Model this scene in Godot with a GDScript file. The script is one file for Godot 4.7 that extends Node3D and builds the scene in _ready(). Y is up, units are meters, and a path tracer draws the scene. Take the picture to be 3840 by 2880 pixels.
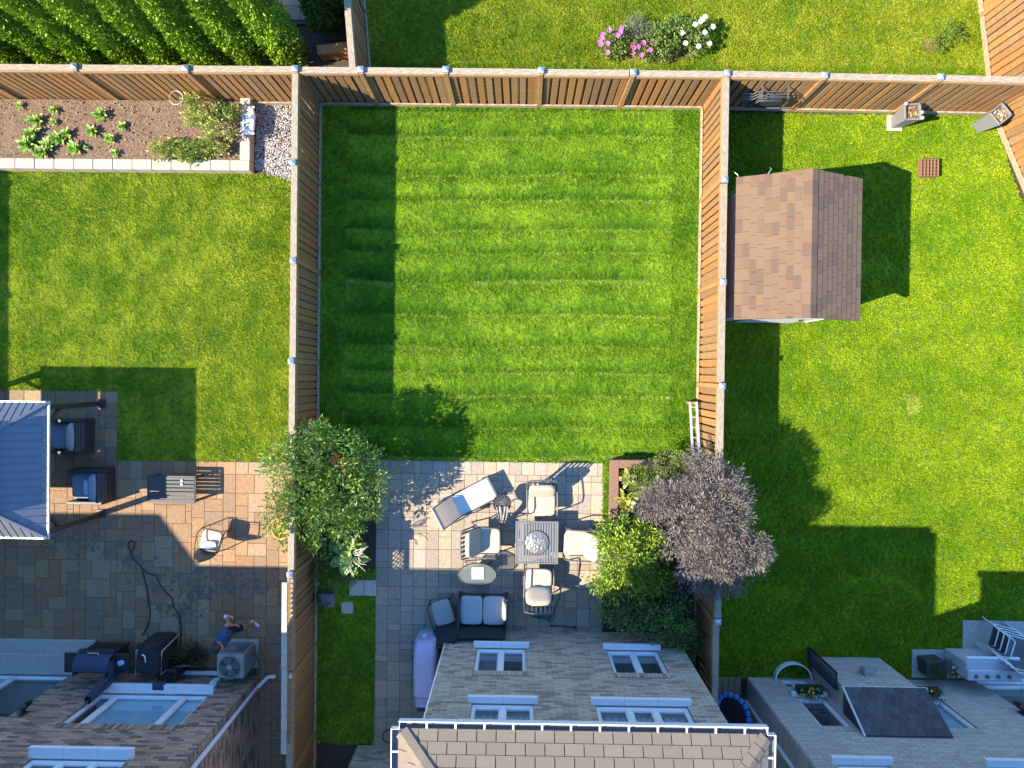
extends Node3D
# Three back gardens seen from above: fences, lawns, patios, shed, gazebo and the backs of three brick houses.
# x runs to the right of the photograph, z towards its lower edge, y up; metres.

var rng := RandomNumberGenerator.new()
var taken := {}
var M := {}
var noise := FastNoiseLite.new()

class MB:
	var v := PackedVector3Array()
	var n := PackedVector3Array()
	var c := PackedColorArray()
	var col := Color.WHITE

	func vert(p: Vector3, nn: Vector3) -> void:
		v.append(p); n.append(nn); c.append(col)

	func tri(a: Vector3, b: Vector3, d: Vector3) -> void:      # counter-clockwise from outside
		var nn := (b - a).cross(d - a).normalized()
		vert(a, nn); vert(d, nn); vert(b, nn)

	func quad(a: Vector3, b: Vector3, d: Vector3, e: Vector3) -> void:
		tri(a, b, d); tri(a, d, e)

	func tri_out(a: Vector3, b: Vector3, d: Vector3, out: Vector3) -> void:
		if (b - a).cross(d - a).dot(out) < 0.0: tri(a, d, b)
		else: tri(a, b, d)

	func quad_out(a: Vector3, b: Vector3, d: Vector3, e: Vector3, out: Vector3) -> void:
		if (b - a).cross(d - a).dot(out) < 0.0: quad(a, e, d, b)
		else: quad(a, b, d, e)

	func smooth_quad(p: Array, q: Array) -> void:                # four points and their normals
		var f := (Vector3(p[1]) - Vector3(p[0])).cross(Vector3(p[2]) - Vector3(p[0]))
		var order := [0, 2, 1, 0, 3, 2] if f.dot(Vector3(q[0]) + Vector3(q[1]) + Vector3(q[2]) + Vector3(q[3])) >= 0.0 else [0, 1, 2, 0, 2, 3]
		for i in order:
			vert(p[i], q[i])

	func box(ctr: Vector3, size: Vector3, bs := Basis.IDENTITY) -> void:
		bev(ctr, size, 0.0, bs)

	func bev(ctr: Vector3, size: Vector3, b := 0.004, bs := Basis.IDENTITY) -> void:
		var h := size * 0.5
		for ax in 3:
			var a1 := (ax + 1) % 3
			var a2 := (ax + 2) % 3
			for s in [-1.0, 1.0]:
				var o := Vector3.ZERO
				o[ax] = s
				var p := []
				for k in [[-1, -1], [1, -1], [1, 1], [-1, 1]]:
					var w := Vector3.ZERO
					w[ax] = s * h[ax]
					w[a1] = k[0] * (h[a1] - b)
					w[a2] = k[1] * (h[a2] - b)
					p.append(ctr + bs * w)
				quad_out(p[0], p[1], p[2], p[3], bs * o)
		if b <= 0.0:
			return
		for ax in 3:
			var a1 := (ax + 1) % 3
			var a2 := (ax + 2) % 3
			for s in [-1.0, 1.0]:
				for t in [-1.0, 1.0]:
					var p := []
					for k in [[0, -1], [0, 1], [1, 1], [1, -1]]:
						var w := Vector3.ZERO
						w[ax] = k[1] * (h[ax] - b)
						w[a1] = s * (h[a1] - (b if k[0] == 1 else 0.0))
						w[a2] = t * (h[a2] - (0.0 if k[0] == 1 else b))
						p.append(ctr + bs * w)
					var o := Vector3.ZERO
					o[a1] = s
					o[a2] = t
					quad_out(p[0], p[1], p[2], p[3], bs * o)
		for x in [-1.0, 1.0]:
			for y in [-1.0, 1.0]:
				for z in [-1.0, 1.0]:
					var g := Vector3(x, y, z)
					tri_out(ctr + bs * (g * (h - Vector3(0, b, b))), ctr + bs * (g * (h - Vector3(b, 0, b))), ctr + bs * (g * (h - Vector3(b, b, 0))), bs * g)

	func bar(a: Vector3, b: Vector3, wide: float, thick: float, up := Vector3.UP, bevel := 0.0) -> void:
		var d := (b - a).normalized()
		var s := up.cross(d)
		if s.length() < 0.01: s = Vector3.RIGHT.cross(d)
		s = s.normalized()
		bev((a + b) * 0.5, Vector3(wide, thick, a.distance_to(b)), bevel, Basis(s, d.cross(s), d))

	func tube(pts: Array, r: float, sides := 8, r_end := -1.0, closed := false) -> void:
		var rings := []
		var norms := []
		var m := pts.size()
		var side := Vector3.ZERO
		for i in m:
			var d: Vector3 = (Vector3(pts[(i + 1) % m]) - Vector3(pts[(i - 1 + m) % m])) if closed else (Vector3(pts[mini(i + 1, m - 1)]) - Vector3(pts[maxi(i - 1, 0)]))
			d = d.normalized()
			if side == Vector3.ZERO:
				side = d.cross(Vector3.UP if absf(d.y) < 0.9 else Vector3.RIGHT).normalized()
			else:
				side = (side - d * side.dot(d)).normalized()
			var up := side.cross(d)
			var rr := r if r_end < 0.0 else lerpf(r, r_end, float(i) / (m - 1))
			var ring := []
			var nn := []
			for k in sides:
				var a := TAU * k / sides
				var o := side * cos(a) + up * sin(a)
				ring.append(Vector3(pts[i]) + o * rr)
				nn.append(o)
			rings.append(ring)
			norms.append(nn)
		for i in (m if closed else m - 1):
			var j := (i + 1) % m
			for k in sides:
				var l := (k + 1) % sides
				smooth_quad([rings[i][k], rings[i][l], rings[j][l], rings[j][k]], [norms[i][k], norms[i][l], norms[j][l], norms[j][k]])
		if not closed:
			var d0 := Vector3(pts[0]) - Vector3(pts[1])
			var d1 := Vector3(pts[m - 1]) - Vector3(pts[m - 2])
			for k in sides:
				tri_out(pts[0], rings[0][k], rings[0][(k + 1) % sides], d0)
				tri_out(pts[m - 1], rings[m - 1][k], rings[m - 1][(k + 1) % sides], d1)

	func lathe(prof: Array, ctr: Vector3, seg := 20, sx := 1.0, sz := 1.0) -> void:   # prof: Vector2(radius, height), from bottom to top along the outside
		for i in prof.size() - 1:
			var p0: Vector2 = prof[i]
			var p1: Vector2 = prof[i + 1]
			var e := (p1 - p0).normalized()
			for k in seg:
				var a0 := TAU * k / seg
				var a1 := TAU * (k + 1) / seg
				var d0 := Vector3(cos(a0) * sx, 0, sin(a0) * sz)
				var d1 := Vector3(cos(a1) * sx, 0, sin(a1) * sz)
				var n0 := Vector3(cos(a0) * e.y, -e.x, sin(a0) * e.y)
				var n1 := Vector3(cos(a1) * e.y, -e.x, sin(a1) * e.y)
				var pp := [ctr + d0 * p0.x + Vector3(0, p0.y, 0), ctr + d1 * p0.x + Vector3(0, p0.y, 0), ctr + d1 * p1.x + Vector3(0, p1.y, 0), ctr + d0 * p1.x + Vector3(0, p1.y, 0)]
				if p0.x < 0.0005: smooth_tri(pp[0], pp[2], pp[3], n0, n1, n0)
				elif p1.x < 0.0005: smooth_tri(pp[0], pp[1], pp[2], n0, n1, n0)
				else: smooth_quad(pp, [n0, n1, n1, n0])

	func smooth_tri(a: Vector3, b: Vector3, d: Vector3, na: Vector3, nb: Vector3, nd: Vector3) -> void:
		if (b - a).cross(d - a).dot(na + nb + nd) >= 0.0:
			vert(a, na); vert(d, nd); vert(b, nb)
		else:
			vert(a, na); vert(b, nb); vert(d, nd)

	func cushion(ctr: Vector3, size: Vector3, bs := Basis.IDENTITY, k := 5.0, seg := 8, lump := 0.0) -> void:
		var h := size * 0.5
		for ax in 3:
			var a1 := (ax + 1) % 3
			var a2 := (ax + 2) % 3
			for s in [-1.0, 1.0]:
				var g := []
				var q := []
				for i in seg + 1:
					for j in seg + 1:
						var p := Vector3.ZERO
						p[ax] = s
						p[a1] = sin((float(i) / seg - 0.5) * PI)
						p[a2] = sin((float(j) / seg - 0.5) * PI)
						var l := pow(pow(absf(p.x), k) + pow(absf(p.y), k) + pow(absf(p.z), k), 1.0 / k)
						var u := p / l
						var nn := Vector3(signf(u.x) * pow(absf(u.x), k - 1.0) / h.x, signf(u.y) * pow(absf(u.y), k - 1.0) / h.y, signf(u.z) * pow(absf(u.z), k - 1.0) / h.z).normalized()
						var w := u * h
						if lump > 0.0: w += nn * lump * (sin(u.x * 5.0 + ctr.x * 9.0) * sin(u.z * 4.0 + ctr.z * 7.0) + 0.5 * sin(u.x * 11.0 + u.z * 7.0 + ctr.x * 5.0))
						g.append(ctr + bs * w)
						q.append(bs * nn)
				for i in seg:
					for j in seg:
						var at := [i * (seg + 1) + j, (i + 1) * (seg + 1) + j, (i + 1) * (seg + 1) + j + 1, i * (seg + 1) + j + 1]
						smooth_quad([g[at[0]], g[at[1]], g[at[2]], g[at[3]]], [q[at[0]], q[at[1]], q[at[2]], q[at[3]]])

	func sheet(fn: Callable, nu: int, nv: int, thick := 0.0) -> void:   # fn(u, v) -> Vector3, smooth, closed when it has a thickness
		var p := []
		var q := []
		for i in nu + 1:
			for j in nv + 1:
				var u := float(i) / nu
				var w := float(j) / nv
				p.append(fn.call(u, w))
				var du: Vector3 = fn.call(minf(u + 0.01, 1.0), w) - fn.call(maxf(u - 0.01, 0.0), w)
				var dw: Vector3 = fn.call(u, minf(w + 0.01, 1.0)) - fn.call(u, maxf(w - 0.01, 0.0))
				var nn := dw.cross(du)
				q.append(nn.normalized() if nn.length() > 1e-9 else Vector3.UP)
		var m := nv + 1
		for side in (2 if thick > 0.0 else 1):
			for i in nu:
				for j in nv:
					var at := [i * m + j, (i + 1) * m + j, (i + 1) * m + j + 1, i * m + j + 1]
					var a := []
					var b := []
					for t in at:
						a.append(Vector3(p[t]) - Vector3(q[t]) * thick * side)
						b.append(Vector3(q[t]) * (1.0 if side == 0 else -1.0))
					smooth_quad(a, b)
		if thick > 0.0:
			var rim := []
			for i in nu + 1: rim.append(i * m)
			for j in range(1, nv + 1): rim.append(nu * m + j)
			for i in range(nu - 1, -1, -1): rim.append(i * m + nv)
			for j in range(nv - 1, 0, -1): rim.append(j)
			for i in rim.size():
				var a: int = rim[i]
				var b: int = rim[(i + 1) % rim.size()]
				quad(p[a], p[b], Vector3(p[b]) - Vector3(q[b]) * thick, Vector3(p[a]) - Vector3(q[a]) * thick)

	func leaf(p: Vector3, d: Vector3, side: Vector3, l: float, w: float, fold := 0.25) -> void:
		var up := d.cross(side)
		var mid := p + d * l * 0.45 - up * w * fold
		var tip := p + d * l
		tri(p, mid + side * w * 0.5 + up * w * fold, tip)
		tri(p, tip, mid - side * w * 0.5 + up * w * fold)

	func mesh() -> ArrayMesh:
		var a := []
		a.resize(Mesh.ARRAY_MAX)
		a[Mesh.ARRAY_VERTEX] = v
		a[Mesh.ARRAY_NORMAL] = n
		a[Mesh.ARRAY_COLOR] = c
		var m := ArrayMesh.new()
		m.add_surface_from_arrays(Mesh.PRIMITIVE_TRIANGLES, a)
		return m

# ---------------------------------------------------------------- nodes

func called(parent: Node, n: String) -> String:
	var key := str(parent.get_instance_id()) + n
	var k: int = taken.get(key, 0)
	taken[key] = k + 1
	return n if k == 0 else "%s_%03d" % [n, k]

func describe(o: Node, label: String, category: String, group := "", kind := "") -> void:
	o.set_meta("label", label)
	o.set_meta("category", category)
	if group: o.set_meta("group", group)
	if kind: o.set_meta("kind", kind)

func thing(n: String, label: String, category: String, at := Vector3.ZERO, turn := 0.0, group := "", kind := "") -> Node3D:
	var o := Node3D.new()
	o.name = called(self, n)
	add_child(o)
	o.transform = Transform3D(Basis(Vector3.UP, turn), at)
	describe(o, label, category, group, kind)
	return o

func part(parent: Node, n: String, mesh: Mesh, m: Material, at := Vector3.ZERO, bs := Basis.IDENTITY) -> MeshInstance3D:
	var o := MeshInstance3D.new()
	o.name = called(parent, n)
	o.mesh = mesh
	o.material_override = m
	o.transform = Transform3D(bs, at)
	parent.add_child(o)
	return o

func built(parent: Node, n: String, b: MB, m: Material) -> MeshInstance3D:
	return part(parent, n, b.mesh(), m)

func one(n: String, label: String, category: String, b: MB, m: Material, group := "", kind := "") -> MeshInstance3D:
	var o := built(self, n, b, m)
	describe(o, label, category, group, kind)
	return o

func label_part(o: Node, label: String) -> Node:
	o.set_meta("label", label)
	return o

func stuff_part(o: Node) -> Node:
	o.set_meta("kind", "stuff")
	return o

# ---------------------------------------------------------------- materials

func lin(r: float, g: float, b: float) -> Color:
	return Color(r, g, b).linear_to_srgb()

func noise_tex(key: String, lo: Color, hi: Color, freq: float, octaves := 4, kind := FastNoiseLite.TYPE_SIMPLEX_SMOOTH, size := 512, seed_ := 1, as_normal := false, bump := 4.0) -> NoiseTexture2D:
	if M.has("tex_" + key): return M["tex_" + key]
	var f := FastNoiseLite.new()
	f.noise_type = kind
	f.frequency = freq
	f.fractal_octaves = octaves
	f.seed = seed_
	var t := NoiseTexture2D.new()
	t.width = size
	t.height = size
	t.seamless = true
	t.noise = f
	if as_normal:
		t.as_normal_map = true
		t.bump_strength = bump
	else:
		var g := Gradient.new()
		g.set_color(0, lo)
		g.set_color(1, hi)
		t.color_ramp = g
	M["tex_" + key] = t
	return t

func plain(key: String, c: Color, rough := 0.7, metal := 0.0, spec := 0.5) -> StandardMaterial3D:
	if M.has(key): return M[key]
	var m := StandardMaterial3D.new()
	m.resource_name = key
	m.albedo_color = c
	m.roughness = rough
	m.metallic = metal
	m.metallic_specular = spec
	M[key] = m
	return m

func textured(key: String, c: Color, tex: Texture2D, scale: Vector3, rough := 0.8, normal: Texture2D = null, strength := 0.6, metal := 0.0) -> StandardMaterial3D:
	if M.has(key): return M[key]
	var m := plain(key, c, rough, metal)
	m.albedo_texture = tex
	m.uv1_triplanar = true
	m.uv1_world_triplanar = true
	m.uv1_scale = scale
	if normal:
		m.normal_enabled = true
		m.normal_texture = normal
		m.normal_scale = strength
	return m

func tinted(key: String, rough := 0.6, tex: Texture2D = null, scale := Vector3.ONE, normal: Texture2D = null, strength := 0.5, back := Color.BLACK, spec := 0.5) -> StandardMaterial3D:
	var m := textured(key, Color.WHITE, tex, scale, rough, normal, strength) if tex else plain(key, Color.WHITE, rough, 0.0, spec)
	m.vertex_color_use_as_albedo = true
	m.cull_mode = BaseMaterial3D.CULL_DISABLED
	if back != Color.BLACK:
		m.backlight_enabled = true
		m.backlight = back
	return m

func glass(key: String, c: Color, a := 0.12) -> StandardMaterial3D:
	if M.has(key): return M[key]
	var m := plain(key, Color(c, a), 0.03)
	m.transparency = BaseMaterial3D.TRANSPARENCY_ALPHA
	return m

func make_materials() -> void:
	var grain := noise_tex("grain", Color(0.62, 0.58, 0.54), Color(1, 1, 1), 0.02, 5, FastNoiseLite.TYPE_SIMPLEX_SMOOTH, 512, 3)
	var mottle := noise_tex("mottle", Color(0.81, 0.80, 0.80), Color(1, 1, 1), 0.012, 5, FastNoiseLite.TYPE_SIMPLEX_SMOOTH, 512, 5)
	var speck := noise_tex("speck", Color(0.74, 0.74, 0.74), Color(1, 1, 1), 0.08, 4, FastNoiseLite.TYPE_SIMPLEX_SMOOTH, 512, 7)
	var soft := noise_tex("soft", Color(0.88, 0.87, 0.86), Color(1, 1, 1), 0.02, 4, FastNoiseLite.TYPE_SIMPLEX_SMOOTH, 512, 6)
	var rough_n := noise_tex("rough_n", Color.BLACK, Color.WHITE, 0.05, 5, FastNoiseLite.TYPE_SIMPLEX_SMOOTH, 512, 9, true, 5.0)
	# weathered cedar, grain along the length of the board
	var tones := [[0.265, 0.135, 0.052], [0.235, 0.125, 0.054], [0.215, 0.125, 0.062], [0.205, 0.125, 0.068], [0.285, 0.150, 0.058], [0.18, 0.108, 0.058], [0.225, 0.145, 0.082]]
	for i in tones.size():
		var t: Array = tones[i]
		textured("board%d" % i, lin(t[0] * 1.62, t[1] * 1.6, t[2] * 1.3), grain, Vector3(9, 0.45, 9), 0.85, rough_n, 0.3)
	textured("post_wood", lin(0.44, 0.26, 0.105), grain, Vector3(8, 0.4, 8), 0.85, rough_n, 0.3)
	textured("rail_x", lin(0.38, 0.335, 0.262), grain, Vector3(0.5, 7, 7), 0.9, rough_n, 0.3)
	textured("rail_z", lin(0.37, 0.325, 0.255), grain, Vector3(7, 7, 0.5), 0.9, rough_n, 0.3)
	textured("kick", lin(0.44, 0.36, 0.25), grain, Vector3(0.8, 6, 0.8), 0.9)
	plain("cap_metal", lin(0.38, 0.44, 0.52), 0.42, 0.6)
	for i in 6:
		var p: Array = [[0.36, 0.30, 0.225], [0.40, 0.325, 0.23], [0.32, 0.28, 0.23], [0.38, 0.33, 0.275], [0.43, 0.35, 0.26], [0.30, 0.25, 0.20]][i]
		textured("paver%d" % i, lin(p[0] * 0.92, p[1] * 0.91, p[2] * 0.90), mottle, Vector3(2.2 + 0.25 * i, 1, 1.3 + 0.3 * i), 0.85, rough_n, 0.35)
		var q: Array = [[0.33, 0.20, 0.105], [0.29, 0.185, 0.105], [0.37, 0.23, 0.12], [0.31, 0.17, 0.085], [0.35, 0.25, 0.15], [0.26, 0.175, 0.11]][i]
		textured("brown_paver%d" % i, lin(q[0] * 0.86, q[1] * 0.84, q[2] * 0.82), mottle, Vector3(1.6 + 0.3 * i, 1, 2.4 - 0.2 * i), 0.85, rough_n, 0.35)
	textured("joint_sand", lin(0.10, 0.085, 0.065), speck, Vector3(2, 2, 2), 0.95)
	textured("concrete", lin(0.40, 0.385, 0.35), soft, Vector3(0.9, 0.9, 0.9), 0.9, rough_n, 0.3)
	textured("block_stone", lin(0.40, 0.345, 0.285), soft, Vector3(1.4, 1.4, 1.4), 0.9, rough_n, 0.5)
	textured("soil", lin(0.205, 0.142, 0.092), noise_tex("soil", Color(0.6, 0.57, 0.55), Color(1, 1, 1), 0.03, 5, FastNoiseLite.TYPE_SIMPLEX_SMOOTH, 512, 21), Vector3(0.8, 0.8, 0.8), 0.95, rough_n, 1.5)
	textured("dark_soil", lin(0.06, 0.045, 0.03), speck, Vector3(0.9, 0.9, 0.9), 0.95, rough_n, 1.2)
	textured("turf", lin(0.065, 0.135, 0.012), soft, Vector3(0.7, 0.7, 0.7), 0.95, rough_n, 1.0)
	for i in 5:
		var b: Array = [[0.55, 0.46, 0.36], [0.47, 0.385, 0.30], [0.60, 0.51, 0.40], [0.34, 0.27, 0.21], [0.51, 0.42, 0.335]][i]
		textured("tan_brick%d" % i, lin(b[0], b[1], b[2]), speck, Vector3(2.2, 2.2, 2.2), 0.9, rough_n, 0.5)
		b = [[0.135, 0.10, 0.082], [0.10, 0.072, 0.06], [0.165, 0.12, 0.095], [0.06, 0.045, 0.042], [0.14, 0.095, 0.075]][i]
		textured("brown_brick%d" % i, lin(b[0] * 3.3, b[1] * 3.15, b[2] * 2.8), speck, Vector3(2.2, 2.2, 2.2), 0.9, rough_n, 0.5)
		b = [[0.53, 0.48, 0.43], [0.57, 0.52, 0.465], [0.50, 0.45, 0.40], [0.54, 0.49, 0.45], [0.48, 0.43, 0.395]][i]
		textured("grey_brick%d" % i, lin(b[0], b[1], b[2]), speck, Vector3(2.2, 2.2, 2.2), 0.9, rough_n, 0.5)
		b = [[0.222, 0.138, 0.084], [0.208, 0.130, 0.080], [0.236, 0.149, 0.090], [0.172, 0.112, 0.074], [0.226, 0.150, 0.086]][i]
		textured("shed_shingle%d" % i, lin(b[0] * 0.76, b[1] * 0.75, b[2] * 0.76), speck, Vector3(2.5, 2.5, 2.5), 0.95, rough_n, 0.6)
		b = [[0.205, 0.168, 0.125], [0.197, 0.161, 0.120], [0.211, 0.173, 0.128], [0.203, 0.166, 0.127], [0.217, 0.179, 0.132]][i]
		textured("roof_shingle%d" % i, lin(b[0], b[1], b[2]), speck, Vector3(2.5, 2.5, 2.5), 0.95, rough_n, 0.6)
	tinted("brickwork", 0.9, speck, Vector3(2.2, 2.2, 2.2), rough_n, 0.5)
	textured("tan_mortar", lin(0.24, 0.205, 0.165), speck, Vector3(3, 3, 3), 0.95)
	textured("mortar", lin(0.42, 0.385, 0.35), speck, Vector3(3, 3, 3), 0.95)
	textured("dark_mortar", lin(0.24, 0.21, 0.185), speck, Vector3(3, 3, 3), 0.95)
	textured("felt", lin(0.06, 0.05, 0.045), speck, Vector3(3, 3, 3), 0.95)
	textured("slate_shingle", lin(0.045, 0.046, 0.052), speck, Vector3(3, 3, 3), 0.9, rough_n, 0.5)
	plain("white_paint", lin(0.66, 0.66, 0.66), 0.5)
	plain("gutter_shade", lin(0.13, 0.135, 0.145), 0.7)  # shade inside the trough, painted as a dark grey
	plain("window_white", lin(0.60, 0.64, 0.68), 0.4)
	plain("sill_stone", lin(0.60, 0.63, 0.66), 0.7)
	plain("room_paint", lin(0.30, 0.29, 0.27), 0.9)
	plain("curtain", lin(0.42, 0.42, 0.43), 0.9)
	plain("blind", lin(0.34, 0.56, 0.68), 0.6)
	glass("glass", Color(0.10, 0.14, 0.17), 0.10)
	glass("table_glass", Color(0.42, 0.46, 0.45), 0.5)
	textured("cushion", lin(0.47, 0.41, 0.33), speck, Vector3(5, 5, 5), 0.95, rough_n, 0.2)
	textured("grey_cushion", lin(0.36, 0.36, 0.37), speck, Vector3(5, 5, 5), 0.95)
	textured("blue_cushion", lin(0.40, 0.45, 0.48), speck, Vector3(5, 5, 5), 0.95, rough_n, 0.2)
	textured("slate_cushion", lin(0.24, 0.30, 0.38), speck, Vector3(5, 5, 5), 0.95, rough_n, 0.2)
	textured("sling", lin(0.66, 0.65, 0.62), speck, Vector3(8, 8, 8), 0.9)
	plain("frame_dark", lin(0.045, 0.043, 0.045), 0.5, 0.3)
	textured("seat_cloth", lin(0.66, 0.65, 0.62), speck, Vector3(8, 8, 8), 0.9)
	(M["sling"] as StandardMaterial3D).backlight_enabled = true
	(M["sling"] as StandardMaterial3D).backlight = Color(1.0, 0.94, 0.86)
	plain("slat_dark", lin(0.032, 0.040, 0.044), 0.6, 0.1)
	plain("frame_grey", lin(0.10, 0.105, 0.115), 0.45, 0.3)
	plain("table_grey", lin(0.135, 0.143, 0.155), 0.5, 0.2)
	plain("black", lin(0.016, 0.016, 0.018), 0.5)
	plain("black_fabric", lin(0.014, 0.014, 0.019), 0.85)
	plain("navy_fabric", lin(0.035, 0.045, 0.085), 0.9)
	plain("steel", lin(0.55, 0.56, 0.58), 0.3, 0.9)
	plain("aluminium", lin(0.66, 0.67, 0.69), 0.4, 0.7)
	textured("unit_grey", lin(0.34, 0.335, 0.32), speck, Vector3(2, 2, 2), 0.6)
	plain("grill_grey", lin(0.40, 0.42, 0.45), 0.5)
	textured("roof_metal", lin(0.125, 0.145, 0.185), soft, Vector3(0.5, 0.5, 0.5), 0.45, null, 0.5, 0.25)
	textured("cover_fabric", lin(0.35, 0.37, 0.53), soft, Vector3(1.2, 1.2, 1.2), 0.8, rough_n, 0.25)
	plain("hose_green", lin(0.02, 0.10, 0.07), 0.5)
	textured("rust", lin(0.24, 0.12, 0.075), speck, Vector3(4, 4, 4), 0.95)
	textured("shed_wall", lin(0.66, 0.65, 0.66), mottle, Vector3(0.8, 0.8, 0.8), 0.6)
	textured("bench_wood", lin(0.25, 0.145, 0.105), grain, Vector3(3, 3, 3), 0.8, rough_n, 0.3)
	textured("deck_wood", lin(0.26, 0.19, 0.11), grain, Vector3(6, 6, 0.5), 0.9)
	plain("terracotta", lin(0.50, 0.24, 0.06), 0.7)
	plain("planter_grey", lin(0.16, 0.165, 0.175), 0.5)
	plain("skin", lin(0.36, 0.19, 0.12), 0.55)
	plain("hair", lin(0.012, 0.010, 0.009), 0.6)
	plain("shirt_blue", lin(0.022, 0.060, 0.14), 0.9)
	plain("shorts_dark", lin(0.014, 0.018, 0.03), 0.9)
	plain("shoe_white", lin(0.62, 0.64, 0.66), 0.6)
	plain("pad_blue", lin(0.03, 0.22, 0.62), 0.5)
	plain("cream", lin(0.46, 0.44, 0.37), 0.8)
	tinted("leaf", 0.5, null, Vector3.ONE, null, 0.5, Color(0.30, 0.36, 0.10), 0.4)
	tinted("leaf_gloss", 0.38, null, Vector3.ONE, null, 0.5, Color(0.22, 0.30, 0.12), 0.5)
	tinted("leaf_purple", 0.42, null, Vector3.ONE, null, 0.5, Color(0.16, 0.08, 0.08), 0.5)
	tinted("grass_blade", 0.6, null, Vector3.ONE, null, 0.5, Color(0.26, 0.42, 0.03), 0.18)
	tinted("painted", 0.8)
	textured("bark", lin(0.13, 0.10, 0.075), grain, Vector3(5, 0.8, 5), 0.95, rough_n, 1.0)

# ---------------------------------------------------------------- ground, lawns, paving

func flat(poly: Array, y: float) -> MB:                     # a horizontal sheet over a list of Vector2(x, z)
	var b := MB.new()
	var pv := PackedVector2Array(poly)
	var idx := Geometry2D.triangulate_polygon(pv)
	for i in range(0, idx.size(), 3):
		var q := []
		for k in 3: q.append(Vector3(pv[idx[i + k]].x, y, pv[idx[i + k]].y))
		b.tri_out(q[0], q[1], q[2], Vector3.UP)
	return b

func rect(x0: float, z0: float, x1: float, z1: float) -> Array:
	return [Vector2(x0, z0), Vector2(x1, z0), Vector2(x1, z1), Vector2(x0, z1)]

func tuft_mesh() -> ArrayMesh:
	var b := MB.new()
	rng.seed = 77
	for i in 11:
		var a := TAU * i / 11.0 + rng.randf() * 0.5
		var r := rng.randf() * 0.018
		var p := Vector3(cos(a) * r, 0, sin(a) * r)
		var o := Vector3(cos(a + rng.randf_range(-1, 1)), 0, sin(a + rng.randf_range(-1, 1)))
		var s := o.cross(Vector3.UP).normalized() * rng.randf_range(0.0028, 0.0042)
		var h := rng.randf_range(0.03, 0.052)
		var lean := rng.randf_range(0.2, 0.9)
		var m := p + Vector3(0, h * 0.6, 0) + o * h * 0.3 * lean
		var t := p + Vector3(0, h * (1.0 - 0.25 * lean), 0) + o * h * lean
		b.quad(p - s, p + s, m + s * 0.8, m - s * 0.8)
		b.tri(m - s * 0.8, m + s * 0.8, t)
	return b.mesh()

func grass(label: String, areas: Array, holes: Array, per_m2: float, base: Color, alt: Color, stripe: Callable, seed_: int, poly := PackedVector2Array()) -> void:
	rng.seed = seed_
	noise.seed = seed_
	var xf := []
	var cols := []
	for r: Rect2 in areas:
		for i in int(r.get_area() * per_m2):
			var x := r.position.x + rng.randf() * r.size.x
			var z := r.position.y + rng.randf() * r.size.y
			var skip := false
			for h: Rect2 in holes:
				if h.has_point(Vector2(x, z)):
					skip = true
					break
			if skip or (poly.size() and not Geometry2D.is_point_in_polygon(Vector2(x, z), poly)): continue
			var st: Vector3 = stripe.call(x, z)                     # lean of the blades, colour shift (painted stripe shade included), height
			var s := rng.randf_range(0.85, 1.4)
			var bs := Basis(Vector3(0.25 * rng.randfn(), 0, 1).normalized(), -st.x + rng.randfn(0.0, 0.14)) * Basis(Vector3.UP, rng.randf() * TAU)
			xf.append(Transform3D(bs.scaled(Vector3(s, s * st.z, s)), Vector3(x, -0.02, z)))
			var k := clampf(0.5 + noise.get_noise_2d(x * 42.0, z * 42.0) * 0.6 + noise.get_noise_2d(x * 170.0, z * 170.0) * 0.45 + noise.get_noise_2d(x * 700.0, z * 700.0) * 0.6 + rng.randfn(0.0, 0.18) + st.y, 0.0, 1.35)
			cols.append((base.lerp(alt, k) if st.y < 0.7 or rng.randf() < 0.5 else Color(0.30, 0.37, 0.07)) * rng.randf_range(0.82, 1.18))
	var mm := MultiMesh.new()
	mm.transform_format = MultiMesh.TRANSFORM_3D
	mm.use_colors = true
	mm.mesh = tuft
	mm.instance_count = xf.size()
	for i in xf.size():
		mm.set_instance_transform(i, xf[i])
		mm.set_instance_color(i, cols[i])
	var o := MultiMeshInstance3D.new()
	o.name = called(self, "grass")
	o.multimesh = mm
	o.material_override = M["grass_blade"]
	add_child(o)
	describe(o, label, "grass", "", "stuff")

var tuft: ArrayMesh

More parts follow.
